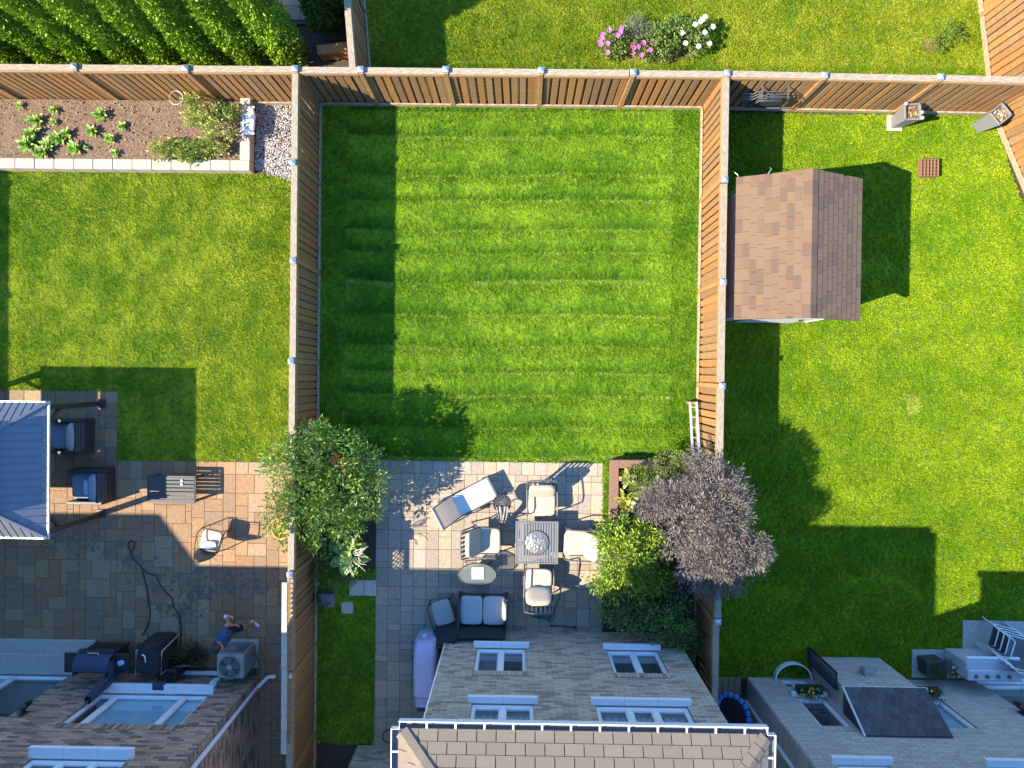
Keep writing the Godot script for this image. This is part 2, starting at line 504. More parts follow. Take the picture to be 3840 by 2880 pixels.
func make_ground() -> void:
	one("ground", "bare earth under and around the three gardens", "ground", flat(rect(-300, -300, 300, 300), -0.07), M["dark_soil"], "", "structure")
	one("lawn", "mown striped lawn of the middle garden", "lawn", flat([Vector2(-4.63, -6.22), Vector2(4.12, -6.22), Vector2(4.12, 1.97), Vector2(2.12, 1.97), Vector2(2.12, 3.3), Vector2(1.99, 3.3), Vector2(1.99, 1.97), Vector2(-4.63, 1.97)], -0.022), M["turf"], "", "structure")
	one("lawn", "narrow shaded lawn strip beside the middle house", "lawn", flat(rect(-4.63, 4.6, -3.3, 8.6), -0.022), M["turf"], "", "structure")
	one("lawn", "mottled lawn between vegetable bed and tan patio", "lawn", flat([Vector2(-13.4, -4.62), Vector2(-4.78, -4.62), Vector2(-4.78, 2.06), Vector2(-9.36, 2.06), Vector2(-9.36, 0.46), Vector2(-13.4, 0.46)], -0.022), M["turf"], "", "structure")
	var rp := [Vector2(4.28, -6.12), Vector2(10.8, -6.12), Vector2(11.45, -4.3), Vector2(13.5, -0.5), Vector2(13.5, 6.95), Vector2(4.28, 6.95)]
	one("lawn", "bright lawn around the shingled shed", "lawn", flat(rp, -0.022), M["turf"], "", "structure")
	one("lawn", "lawn with flower patch beyond the back fence", "lawn", flat(rect(-3.75, -11.5, 10.9, -6.4), -0.022), M["turf"], "", "structure")
	tuft = tuft_mesh()
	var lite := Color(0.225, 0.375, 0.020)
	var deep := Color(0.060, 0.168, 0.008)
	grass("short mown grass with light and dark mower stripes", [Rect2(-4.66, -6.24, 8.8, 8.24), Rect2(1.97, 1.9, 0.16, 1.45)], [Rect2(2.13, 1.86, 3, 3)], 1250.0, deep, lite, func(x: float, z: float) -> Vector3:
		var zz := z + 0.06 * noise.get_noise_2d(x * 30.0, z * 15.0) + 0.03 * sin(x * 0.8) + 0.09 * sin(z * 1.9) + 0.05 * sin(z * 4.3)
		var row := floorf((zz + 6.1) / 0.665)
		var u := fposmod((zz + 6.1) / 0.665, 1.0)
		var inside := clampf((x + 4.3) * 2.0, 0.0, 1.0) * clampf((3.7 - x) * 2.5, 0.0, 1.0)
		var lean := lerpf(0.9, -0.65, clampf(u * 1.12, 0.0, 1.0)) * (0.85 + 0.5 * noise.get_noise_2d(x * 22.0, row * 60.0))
		var stripe_shade_tint := 0.85 if u < 0.11 and noise.get_noise_2d(x * 55.0, z * 30.0) > -0.05 + 0.25 * sin(row * 4.1) else lerpf(0.36, -0.36, u)  # pale cut lines, plus stripe light and shade tinted into the blades
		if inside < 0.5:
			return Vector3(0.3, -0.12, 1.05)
		return Vector3(lean, stripe_shade_tint + 0.18 * noise.get_noise_2d(x * 9.0, z * 9.0), 1.0), 11)
	grass("dark shaded grass strip beside the house path", [Rect2(-4.64, 4.55, 1.36, 4.1)], [], 900.0, deep, lite, func(_x: float, _z: float) -> Vector3: return Vector3(0.2, 0.0, 1.0), 13)
	grass("mottled yellowish grass of the vegetable garden lawn", [Rect2(-12.9, -4.64, 8.1, 6.72)], [Rect2(-13.5, 0.46, 4.14, 2), Rect2(-6.2, -4.7, 1.5, 0.1)], 1150.0, Color(0.112, 0.222, 0.008), Color(0.350, 0.415, 0.028), func(x: float, z: float) -> Vector3: return Vector3(0.35 + 0.35 * noise.get_noise_2d(x * 25.0, z * 25.0), 0.55 * noise.get_noise_2d(x * 150.0 + 50.0, z * 110.0), 1.0), 17)
	grass("bright yellow-green grass of the shed garden", [Rect2(4.24, -6.14, 8.4, 13.1)], [Rect2(4.5, -3.95, 2.2, 2.66), Rect2(8.4, -6.1, 0.36, 0.36), Rect2(10.35, 5.5, 3, 2), Rect2(9.2, 6.2, 2, 1)], 1050.0, Color(0.105, 0.220, 0.005), Color(0.275, 0.375, 0.014), func(x: float, z: float) -> Vector3:
		var worn := 0.8 if Vector2(x - 9.0, z - 0.6).length() < 0.3 and noise.get_noise_2d(x * 130.0, z * 130.0) > 0.05 else 0.0
		return Vector3(0.35 + 0.2 * sin(z * 6.0 + sin(x)), worn + 0.10 * sin(z * 6.0 + sin(x) * 0.6) + 0.05 * (x - 8.0) * 0.4, 1.0), 19, PackedVector2Array(rp))
	grass("longer rough grass beyond the back fence", [Rect2(-3.6, -9.6, 14.6, 3.2)], [], 1050.0, Color(0.100, 0.195, 0.007), Color(0.300, 0.345, 0.022), func(x: float, z: float) -> Vector3:
		var track := 0.35 if fposmod(x * 1.1 + 0.15 * sin(z * 3.0), 1.0) < 0.06 and z < -7.2 else 0.0
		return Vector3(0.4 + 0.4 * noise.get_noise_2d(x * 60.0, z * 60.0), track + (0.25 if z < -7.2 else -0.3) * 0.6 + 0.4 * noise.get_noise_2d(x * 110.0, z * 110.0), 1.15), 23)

func paver_mesh(w: float, d: float) -> ArrayMesh:
	var key := "pm_%d_%d" % [int(w * 1000), int(d * 1000)]
	if not M.has(key):
		var b := MB.new()
		b.bev(Vector3(0, -0.03, 0), Vector3(w - 0.007, 0.06, d - 0.007), 0.005)
		M[key] = b.mesh()
	return M[key]

func lay(p: Node, x: float, z: float, w: float, d: float, kind: String, n: Array, rest: MB = null, most := 300) -> void:
	if n[0] >= most and rest:
		rest.bev(Vector3(x + w * 0.5, -0.03 + rng.randf_range(-0.002, 0.002), z + d * 0.5), Vector3(w - 0.007, 0.06, d - 0.007), 0.004)
		return
	n[0] += 1
	var o := part(p, "paver", paver_mesh(w, d), M["%s%d" % [kind, rng.randi() % 6]], Vector3(x + w * 0.5, rng.randf_range(-0.002, 0.002), z + d * 0.5))
	o.rotation = Vector3(rng.randf_range(-0.004, 0.004), 0, rng.randf_range(-0.004, 0.004))

func make_paving() -> void:
	rng.seed = 31
	# middle patio: columns 0.294 wide, bands 0.44 deep, each cell whole or split 2:1
	var p := thing("patio", "beige paver patio behind the middle house", "patio", Vector3.ZERO, 0, "", "structure")
	built(p, "bedding", flat([Vector2(-3.3, 2.0), Vector2(2.0, 2.0), Vector2(2.0, 5.96), Vector2(-1.55, 5.96), Vector2(-1.55, 8.7), Vector2(-3.3, 8.7)], -0.014), M["joint_sand"])
	var n := [0]
	var u := 0.2944
	var band := 0.441
	var x := -3.29
	while x < 1.95:                                             # first course of upright pavers
		var w: float = [u, u, u * 0.5][rng.randi() % 3]
		w = minf(w, 1.99 - x)
		lay(p, x, 2.0, w, 0.305, "paver", n)
		x += w
	for c in 18:
		var z := 2.305
		while z < (5.9 if c > 5 else 8.5):
			var d := minf(band, 5.95 - z) if c > 5 else band
			var x0 := -3.29 + c * u
			var k := rng.randi() % 5
			if d < 0.3 or k < 3: lay(p, x0, z, u, d, "paver", n)
			elif k == 3:
				lay(p, x0, z, u, d * 0.667, "paver", n)
				lay(p, x0, z + d * 0.667, u, d * 0.333, "paver", n)
			else:
				lay(p, x0, z, u, d * 0.333, "paver", n)
				lay(p, x0, z + d * 0.333, u, d * 0.667, "paver", n)
			z += band
	# tan patio of the garden with the gazebo: random pattern on a 0.147 grid
	p = thing("patio", "brown random paver patio beside the gazebo", "patio", Vector3.ZERO, 0, "", "structure")
	built(p, "bedding", flat([Vector2(-13.4, 0.46), Vector2(-9.36, 0.46), Vector2(-9.36, 2.06), Vector2(-4.8, 2.06), Vector2(-4.8, 9.6), Vector2(-6.0, 9.6), Vector2(-6.0, 7.1), Vector2(-13.4, 7.1)], -0.014), M["joint_sand"])
	n = [0]
	var rest := MB.new()
	var g := 0.1467
	var used := {}
	var cells := []
	for j in 62:
		for i in 59:
			var cx := -4.82 - (i + 1) * g
			var cz := 0.47 + j * g
			var ok := cx > -13.4 and ((cz < 2.05 and cx + g < -9.35) or (cz >= 2.05 and cz < 6.9) or (cz >= 6.9 and cx > -6.05))
			used[Vector2i(i, j)] = 0 if ok else 1
	for j in 62:
		for i in 59:
			if used[Vector2i(i, j)]: continue
			var shapes := [[3, 3], [2, 2], [3, 2], [2, 3], [3, 2], [2, 3], [3, 3]]
			var start := rng.randi() % shapes.size()
			var done := false
			for q in shapes.size() + 4:
				var s: Array = shapes[(start + q) % shapes.size()] if q < shapes.size() else [[2, 1], [1, 2], [1, 3], [1, 1]][q - shapes.size()]
				var fits := true
				for a in s[0]:
					for b in s[1]:
						if used.get(Vector2i(i + a, j + b), 1): fits = false
				if not fits: continue
				for a in s[0]:
					for b in s[1]: used[Vector2i(i + a, j + b)] = 1
				cells.append([-4.82 - (i + s[0]) * g, 0.47 + j * g, s[0] * g, s[1] * g])
				done = true
				break
	cells.sort_custom(func(a: Array, b: Array) -> bool: return (1 if a[0] < -12.3 or a[1] > 6.9 or a[2] * a[3] < 0.04 else 0) < (1 if b[0] < -12.3 or b[1] > 6.9 or b[2] * b[3] < 0.04 else 0))
	for q: Array in cells: lay(p, q[0], q[1], q[2], q[3], "brown_paver", n, rest)
	if rest.v.size(): stuff_part(built(p, "paving_remainder", rest, M["brown_paver1"]))
	rng.seed = 37
	noise.seed = 37
	var wet := MB.new()
	for q: Array in [[-7.58, 5.17, 0.30, 26], [-7.3, 4.85, 0.75, 70], [-6.4, 4.9, 0.7, 50], [-8.4, 4.75, 0.6, 40], [-9.9, 4.1, 0.6, 46], [-10.8, 3.95, 0.5, 22], [-8.0, 5.6, 0.4, 30], [-9.0, 4.4, 0.45, 26]]:
		for i in int(q[3]):
			var c := Vector3(q[0] + rng.randfn() * q[2] * 0.6, 0.0045 + 0.00002 * i, q[1] + rng.randfn() * q[2] * 0.28)
			var r := rng.randf_range(0.012, 0.05) if i > 3 else rng.randf_range(0.05, 0.11)
			for k in 11:
				var a0 := TAU * k / 11.0
				var a1 := TAU * (k + 1) / 11.0
				var r0 := r * (1.0 + 0.55 * noise.get_noise_2d(cos(a0) * 90.0 + i * 37.0, sin(a0) * 90.0))
				var r1 := r * (1.0 + 0.55 * noise.get_noise_2d(cos(a1) * 90.0 + i * 37.0, sin(a1) * 90.0))
				wet.tri_out(c, c + Vector3(cos(a0) * r0, 0, sin(a0) * r0), c + Vector3(cos(a1) * r1, 0, sin(a1) * r1), Vector3.UP)
	stuff_part(label_part(built(p, "water_stains", wet, plain("wet_stone", lin(0.10, 0.072, 0.045), 0.45)), "dark wet spots splashed over the pavers"))
	# pale slabs in the shed garden, a stepping stone and a slab by the hosta
	p = thing("patio", "grey concrete slabs beside the grey brick house", "patio", Vector3.ZERO, 0, "", "structure")
	var slab := MB.new()
	slab.bev(Vector3(0, -0.01, 0), Vector3(0.88, 0.06, 0.66), 0.008)
	for i in 3: part(p, "slab", slab.mesh(), M["concrete"], Vector3(10.80 + i * 0.89, 0, 5.87))
	for i in 3: part(p, "slab", slab.mesh(), M["concrete"], Vector3(9.64 + i * 0.89, 0, 6.56))
	var b := MB.new()
	b.cushion(Vector3(-3.94, 0.0, 5.46), Vector3(0.28, 0.06, 0.28), Basis(Vector3.UP, 0.05), 7.0, 6)
	one("stepping_stone", "small pale square stepping stone in shaded grass strip", "stone", b, M["concrete"])
	b = MB.new()
	b.bev(Vector3(-3.72, 0.02, 4.98), Vector3(0.34, 0.1, 0.36), 0.012)
	b.bev(Vector3(-3.40, 0.02, 4.98), Vector3(0.28, 0.1, 0.36), 0.012)
	one("stone_slab", "grey stone slab at the edge of the hosta bed", "stone", b, M["concrete"])
	p = thing("path", "pale paved path beyond the cedars", "path", Vector3.ZERO, 0, "", "structure")
	n = [0]
	built(p, "bedding", flat(rect(-13, -10.6, -4.2, -8.1), -0.03), M["joint_sand"])
	for i in 20:
		for j in 7: lay(p, -12.9 + i * 0.43, -10.5 + j * 0.33, 0.43, 0.33, "paver", n)
	one("planting_bed", "dark soil of the shrub bed by the tan patio fence", "bed", flat([Vector2(-4.63, 1.97), Vector2(-3.3, 1.97), Vector2(-3.3, 4.6), Vector2(-4.63, 4.6)], -0.012), M["dark_soil"], "", "structure")
	one("planting_bed", "dark soil of the shrub bed by the right fence", "bed", flat([Vector2(2.12, 1.97), Vector2(4.12, 1.97), Vector2(4.12, 7.5), Vector2(3.7, 7.5), Vector2(3.7, 5.9), Vector2(2.0, 5.9), Vector2(2.0, 3.3), Vector2(2.12, 3.3)], -0.012), M["dark_soil"], "", "structure")

# ---------------------------------------------------------------- fences

func fence(n: String, label: String, a: Vector2, b: Vector2, h: float, posts: Array, seed_: int, pitch := 0.182, lattice := Vector2.ZERO, first_cap := true, last_cap := true) -> Node3D:
	rng.seed = seed_
	var along := (b - a).normalized()
	var l := a.distance_to(b)
	var f := thing(n, label, "fence", Vector3(a.x, 0, a.y), atan2(-along.y, along.x))
	var is_x := absf(along.x) > absf(along.y)
	var rail: Material = M["rail_x" if is_x else "rail_z"]
	var w := 0.132
	if not M.has("board_mesh%.2f" % h):
		var q := MB.new()
		q.bev(Vector3(0, h * 0.5 + 0.02, 0), Vector3(w, h - 0.1, 0.018), 0.004)
		M["board_mesh%.2f" % h] = q.mesh()
	var bm: ArrayMesh = M["board_mesh%.2f" % h]
	var pb := MB.new()
	pb.bev(Vector3(0, h * 0.5 + 0.02, 0), Vector3(0.095, h + 0.06, 0.17), 0.006)
	var pm := pb.mesh()
	var cb := MB.new()
	cb.bev(Vector3(0, 0.0, 0), Vector3(0.125, 0.05, 0.125), 0.006)
	for s in 4:
		var r := Basis(Vector3.UP, s * PI / 2)
		cb.tri_out(r * Vector3(-0.056, 0.025, 0.056), r * Vector3(0.056, 0.025, 0.056), Vector3(0, 0.07, 0), r * Vector3(0, 1, 1))
	var cm := cb.mesh()
	var ends := posts.duplicate()
	for i in ends.size():
		if (i == 0 and not first_cap) or (i == ends.size() - 1 and not last_cap): continue
		var p := part(f, "post", pm, M["post_wood"], Vector3(ends[i], 0, 0), Basis(Vector3(0, 0, 1), rng.randf_range(-0.01, 0.01)) * Basis(Vector3(1, 0, 0), rng.randf_range(-0.008, 0.008)))
		part(p, "post_cap", cm, M["cap_metal"], Vector3(0, h + 0.075, 0), Basis(Vector3(1, 0, 0), rng.randf_range(-0.02, 0.02)))
	for i in ends.size() - 1:
		var x0: float = ends[i] + 0.05
		var x1: float = ends[i + 1] - 0.05
		var len_ := x1 - x0
		var q := MB.new()
		q.bev(Vector3((x0 + x1) * 0.5, h, rng.randf_range(-0.006, 0.006)), Vector3(len_ - 0.004, 0.038, 0.132), 0.005, Basis(Vector3(0, 0, 1), rng.randf_range(-0.004, 0.004)))
		built(f, "top_rail", q, rail)
		for s in [-1.0, 1.0]:
			q = MB.new()
			q.bev(Vector3((x0 + x1) * 0.5, h - 0.062, s * 0.066), Vector3(len_ - 0.004, 0.085, 0.02), 0.003)
			built(f, "fascia", q, M["post_wood"])
			q = MB.new()
			q.bev(Vector3((x0 + x1) * 0.5, 0.07, s * 0.072), Vector3(len_ - 0.004, 0.14, 0.036), 0.005)
			built(f, "kickboard", q, M["kick"])
			var k := 0
			var x := x0 + w * 0.5 + 0.006 + (pitch * 0.5 if s < 0 else 0.0)
			while x < x1 - w * 0.5 + 0.0:
				var m := rng.randi() % 7
				part(f, "board", bm, M["board%d" % m], Vector3(x, rng.randf_range(-0.008, 0.004), s * 0.032 + rng.randf_range(-0.003, 0.003)), Basis(Vector3(0, 0, 1), rng.randf_range(-0.006, 0.006)) * Basis(Vector3.UP, rng.randf_range(-0.03, 0.03)))
				x += pitch * rng.randf_range(0.97, 1.03)
				k += 1
			part(f, "board", bm, M["board%d" % [rng.randi() % 7]], Vector3(x1 - w * 0.5 - 0.001, 0, s * 0.032 - 0.004 * s))
			if s < 0: part(f, "board", bm, M["board%d" % [rng.randi() % 7]], Vector3(x0 + w * 0.5 + 0.001, 0, s * 0.032 - 0.004 * s))
	if lattice != Vector2.ZERO:
		var q := MB.new()
		var h0 := h + 0.03
		var h1 := h + 0.37
		var x := lattice.x - 0.4
		while x < lattice.y:
			for s in [-1.0, 1.0]:
				var p0 := Vector3(x if s > 0 else x + 0.34, h0, s * 0.005)
				var p1 := Vector3(x + 0.34 if s > 0 else x, h1, s * 0.005)
				if minf(p0.x, p1.x) > lattice.x and maxf(p0.x, p1.x) < lattice.y: q.bar(p0, p1, 0.008, 0.030, Vector3(0, 0, 1))
			x += 0.105
		built(f, "lattice", q, M["post_wood"])
		var seg := [lattice.x, lerpf(lattice.x, lattice.y, 0.5), lattice.y]
		for i in 2:
			q = MB.new()
			q.bev(Vector3((float(seg[i]) + float(seg[i + 1])) * 0.5, h1 + 0.02 - 0.02 * i, 0), Vector3(float(seg[i + 1]) - float(seg[i]) - 0.006, 0.04, 0.11), 0.004)
			built(f, "lattice_rail", q, M["white_rail"])
	return f

func make_fences() -> void:
	textured("white_rail", lin(0.52, 0.48, 0.41), M["tex_grain"], Vector3(7, 7, 0.5), 0.85)
	fence("back_fence", "back fence of brown boards behind the vegetable bed", Vector2(-13.9, -6.30), Vector2(-4.72, -6.30), 1.72, [0.0, 2.28, 4.6, 6.91, 9.18], 41, 0.165, Vector2.ZERO, true, false)
	fence("back_fence", "back fence of spaced boards behind the striped lawn", Vector2(-4.72, -6.30), Vector2(4.20, -6.28), 1.72, [0.0, 1.36, 3.15, 5.12, 6.98, 8.92], 42)
	fence("back_fence", "back fence with folded chairs hung on it, behind the shed garden", Vector2(4.20, -6.28), Vector2(10.84, -6.2), 1.72, [0.0, 2.02, 4.38, 6.63], 43, 0.182, Vector2.ZERO, false, true)
	fence("side_fence", "grey side fence between vegetable garden and striped lawn", Vector2(-4.72, -6.30), Vector2(-4.72, 4.2), 1.72, [0.0, 1.93, 3.97, 6.05, 8.2, 10.5], 44, 0.16, Vector2.ZERO, false, true)
	fence("side_fence", "side fence with lattice top beside the air conditioner", Vector2(-4.72, 4.2), Vector2(-4.72, 10.6), 1.72, [0.0, 2.1, 4.2, 6.4], 45, 0.15, Vector2(0.06, 3.6), false, true)
	fence("side_fence", "orange-brown side fence between striped lawn and shed", Vector2(4.20, -6.28), Vector2(4.20, 5.05), 1.72, [0.0, 2.2, 4.28, 6.42, 8.6, 11.33], 46, 0.17, Vector2.ZERO, false, true)
	fence("side_fence", "short shaded side fence beside the wooden deck", Vector2(4.22, 5.05), Vector2(4.22, 7.4), 1.55, [0.0, 2.35], 47, 0.17, Vector2.ZERO, false, false)
	fence("side_fence", "side fence between the cedars and the flower patch lawn", Vector2(-3.52, -6.30), Vector2(-3.98, -11.3), 1.72, [0.0, 2.05, 4.1, 5.02], 48, 0.16, Vector2.ZERO, false, true)
	fence("side_fence", "slanting side fence beside the small lone shrub", Vector2(10.84, -6.2), Vector2(10.2, -11.0), 1.72, [0.0, 2.2, 4.84], 49, 0.17, Vector2.ZERO, false, true)
	fence("side_fence", "slanting side fence behind the iron grate", Vector2(10.84, -6.2), Vector2(13.3, -0.6), 1.72, [0.0, 2.2, 4.4, 6.12], 50, 0.17, Vector2.ZERO, false, true)
	fence("side_fence", "boundary fence left of the vegetable garden", Vector2(-13.75, -6.3), Vector2(-13.75, 7.0), 1.72, [0.0, 2.6, 5.2, 7.8, 10.4, 13.3], 51, 0.18, Vector2.ZERO, false, true)

# ---------------------------------------------------------------- houses

func wall(house: Node, origin: Vector3, u: Vector3, out: Vector3, w: float, h: float, openings: Array, kind: String, mortar: Material, most: int, bl := 0.245, bh := 0.079, seed_ := 5) -> MeshInstance3D:
	rng.seed = seed_
	var bs := Basis(u, Vector3.UP, out)
	var b := MB.new()
	var xs := [0.0, w]
	var ys := [0.0, h]
	for o: Rect2 in openings:
		xs.append_array([o.position.x, o.end.x])
		ys.append_array([o.position.y, o.end.y])
	xs.sort()
	ys.sort()
	for i in xs.size() - 1:
		for j in ys.size() - 1:
			var mid := Vector2((float(xs[i]) + float(xs[i + 1])) * 0.5, (float(ys[j]) + float(ys[j + 1])) * 0.5)
			var hole := false
			for o: Rect2 in openings:
				if o.has_point(mid): hole = true
			if not hole and xs[i + 1] - xs[i] > 0.001 and ys[j + 1] - ys[j] > 0.001:
				b.quad(Vector3(xs[i], ys[j], 0), Vector3(xs[i + 1], ys[j], 0), Vector3(xs[i + 1], ys[j + 1], 0), Vector3(xs[i], ys[j + 1], 0))
	for o: Rect2 in openings:
		var p := o.position
		var e := o.end
		var dz := -0.16
		b.quad(Vector3(p.x, p.y, 0), Vector3(p.x, p.y, dz), Vector3(e.x, p.y, dz), Vector3(e.x, p.y, 0))
		b.quad(Vector3(p.x, e.y, 0), Vector3(e.x, e.y, 0), Vector3(e.x, e.y, dz), Vector3(p.x, e.y, dz))
		b.quad(Vector3(p.x, p.y, 0), Vector3(p.x, e.y, 0), Vector3(p.x, e.y, dz), Vector3(p.x, p.y, dz))
		b.quad(Vector3(e.x, p.y, 0), Vector3(e.x, p.y, dz), Vector3(e.x, e.y, dz), Vector3(e.x, e.y, 0))
	var node := part(house, "wall", b.mesh(), mortar, origin, bs)
	var unit := MB.new()
	unit.bev(Vector3.ZERO, Vector3(bl - 0.010, bh - 0.010, 0.02), 0.003)
	var um := unit.mesh()
	var rest := MB.new()
	var rows := int(h / bh)
	var n := 0
	var solid := []
	for o: Rect2 in openings: solid.append(Rect2(o.position, o.size + Vector2(0, 0.2)).grow_individual(0.0, 0, 0.0, 0))
	for r in range(rows - 1, -1, -1):
		var y := r * bh
		var x := -bl * 0.5 if r % 2 else 0.0
		while x < w:
			var x0 := maxf(x, 0.0)
			var x1 := minf(x + bl, w)
			for o: Rect2 in solid:
				if o.end.y > y + 0.01 and o.position.y < y + bh - 0.01:
					if x0 >= o.position.x and x1 <= o.end.x: x1 = x0
					elif x0 < o.end.x and x1 > o.end.x and x0 >= o.position.x: x0 = o.end.x
					elif x1 > o.position.x and x0 < o.position.x: x1 = o.position.x
			var t := rng.randi() % 5
			if x1 - x0 > 0.03:
				var c := Vector3((x0 + x1) * 0.5, y + bh * 0.5, 0.001 + rng.randf_range(-0.001, 0.003))
				if x1 - x0 > bl - 0.001 and n < most:
					n += 1
					part(node, "brick", um, M["%s%d" % [kind, t]], c)
				else:
					rest.col = (M["%s%d" % [kind, t]] as StandardMaterial3D).albedo_color.srgb_to_linear()
					rest.box(c, Vector3(x1 - x0 - 0.010, bh - 0.010, 0.02))
			x += bl
	for o: Rect2 in openings:                                  # soldier course over each opening
		var x := o.position.x
		while x < o.end.x - 0.04:
			rest.col = (M["%s%d" % [kind, rng.randi() % 5]] as StandardMaterial3D).albedo_color.srgb_to_linear()
			rest.box(Vector3(x + 0.037, o.end.y + 0.1, 0.003), Vector3(0.065, 0.19, 0.022))
			x += 0.0755
	rest.col = Color.WHITE
	stuff_part(built(node, "brickwork", rest, M["brickwork"]))
	return node

func window(house: Node, w: MeshInstance3D, o: Rect2, lights: Array, sill := 0.13, fill := "", seed_ := 3) -> void:
	rng.seed = seed_
	var f := MB.new()
	var p := o.position
	var e := o.end
	var z := -0.075
	var t := 0.055
	f.bev(Vector3((p.x + e.x) * 0.5, p.y + t * 0.5, z), Vector3(o.size.x, t, 0.09), 0.006)
	f.bev(Vector3((p.x + e.x) * 0.5, e.y - t * 0.5, z), Vector3(o.size.x, t, 0.09), 0.006)
	var x := p.x
	var cuts := [p.x]
	for l: float in lights:
		x += l * o.size.x
		cuts.append(x)
	for i in cuts.size():
		var first := i == 0
		var last := i == cuts.size() - 1
		var ww := t if first or last else 0.10
		var cx: float = cuts[i] + (t * 0.5 if first else (-t * 0.5 if last else 0.0))
		f.bev(Vector3(cx, (p.y + e.y) * 0.5, z + 0.002), Vector3(ww, o.size.y - 2 * t, 0.086), 0.006)
	var node := part(house, "window", f.mesh(), M["window_white"], w.position, w.basis)
	for i in cuts.size() - 1:
		var x0: float = cuts[i] + t * 0.8
		var x1: float = cuts[i + 1] - t * 0.8
		var g := MB.new()
		g.box(Vector3((x0 + x1) * 0.5, (p.y + e.y) * 0.5, z - 0.012), Vector3(x1 - x0, o.size.y - 2 * t + 0.01, 0.006))
		built(node, "pane", g, M["glass"])
		var s := MB.new()                                       # the sash within the frame
		for k in 4:
			var hor := k < 2
			var sg := -1.0 if k % 2 == 0 else 1.0
			var sx := (x1 - x0 - 0.03) if hor else 0.03
			var sy := 0.03 if hor else o.size.y - 2 * t
			s.bev(Vector3((x0 + x1) * 0.5 + (0.0 if hor else sg * (x1 - x0 - 0.03) * 0.5), (p.y + e.y) * 0.5 + (sg * (o.size.y - 2 * t - 0.03) * 0.5 if hor else 0.0), z + 0.006), Vector3(sx - 0.002, sy, 0.04), 0.004)
		built(node, "sash", s, M["window_white"])
		if fill == "blind" or (fill == "most" and i < 2) or (fill == "half" and i == 1):
			var bl := MB.new()
			var y := p.y + t
			while y < e.y - t:
				bl.box(Vector3((x0 + x1) * 0.5, y, z - 0.06), Vector3(x1 - x0 + 0.02, 0.003, 0.05), Basis(Vector3(1, 0, 0), 0.9))
				y += 0.04
			built(node, "blind", bl, M["blind"])
		elif fill == "curtain":
			var cu := MB.new()
			var xa := x0
			var xb := x1
			cu.sheet(func(a: float, c: float) -> Vector3: return Vector3(lerpf(xa, xb, a), lerpf(p.y + 0.02, p.y + o.size.y * 0.55, c), z - 0.14 + 0.018 * sin(a * 22.0)), 40, 2, 0.003)
			built(node, "curtain", cu, M["curtain"])
	var r := MB.new()                                           # the dim room behind the glass
	var d := -3.4
	r.quad(Vector3(p.x, p.y, d), Vector3(e.x, p.y, d), Vector3(e.x, e.y, d), Vector3(p.x, e.y, d))
	r.quad(Vector3(p.x, p.y, -0.16), Vector3(e.x, p.y, -0.16), Vector3(e.x, p.y, d), Vector3(p.x, p.y, d))
	r.quad(Vector3(p.x, e.y, d), Vector3(e.x, e.y, d), Vector3(e.x, e.y, -0.16), Vector3(p.x, e.y, -0.16))
	r.quad(Vector3(p.x, p.y, -0.16), Vector3(p.x, p.y, d), Vector3(p.x, e.y, d), Vector3(p.x, e.y, -0.16))
	r.quad(Vector3(e.x, p.y, d), Vector3(e.x, p.y, -0.16), Vector3(e.x, e.y, -0.16), Vector3(e.x, e.y, d))
	built(node, "room", r, M["room_paint"])
	if sill > 0.0:
		var k := lights.size()
		for i in k:
			var s := MB.new()
			var sw := (o.size.x + 0.16) / k
			s.bev(Vector3(p.x - 0.08 + sw * (i + 0.5), p.y - 0.048, sill * 0.5 - 0.03), Vector3(sw - 0.004, 0.09, sill + 0.06), 0.006)
			built(node, "sill", s, M["sill_stone"])

func shingles(parent: Node, at: Vector3, u: Vector3, up: Vector3, w: float, rows: int, sl: float, sw: float, kind: String, clip: Callable, tones := 5, seed_ := 9, rest: MB = null, most := 300) -> void:
	rng.seed = seed_
	var nn := u.cross(up).normalized()
	if nn.y < 0: nn = -nn
	var bs := Basis(u, nn, u.cross(nn))
	if not M.has("sh_%s" % kind):
		var b := MB.new()
		b.bev(Vector3(0, 0, 0), Vector3(sw - (0.014 if kind == "roof_shingle" else 0.006), 0.010, sl + 0.028), 0.0025)
		M["sh_%s" % kind] = b.mesh()
	var n := 0
	for r in rows:
		var x := -rng.randf() * sw if kind == "shed_shingle" else (-sw * 0.5 if r % 2 else 0.0)
		while x < w:
			var span: Vector2 = clip.call(r)
			var x0 := maxf(x, span.x)
			var x1 := minf(x + sw, span.y)
			if x1 - x0 > 0.03:
				var c := at + u * ((x0 + x1) * 0.5) + up * (sl * (r + 0.5)) + nn * 0.012
				var tilt := bs * Basis(Vector3(1, 0, 0), (-0.05 if up.dot(bs.z) < 0 else 0.05))
				var full := x1 - x0 > sw - 0.002
				if n < most:
					n += 1
					var o := part(parent, "shingle", M["sh_%s" % kind], M["%s%d" % [kind, rng.randi() % tones]], c, tilt if full else tilt * Basis.from_scale(Vector3((x1 - x0) / sw, 1, 1)))
			x += sw

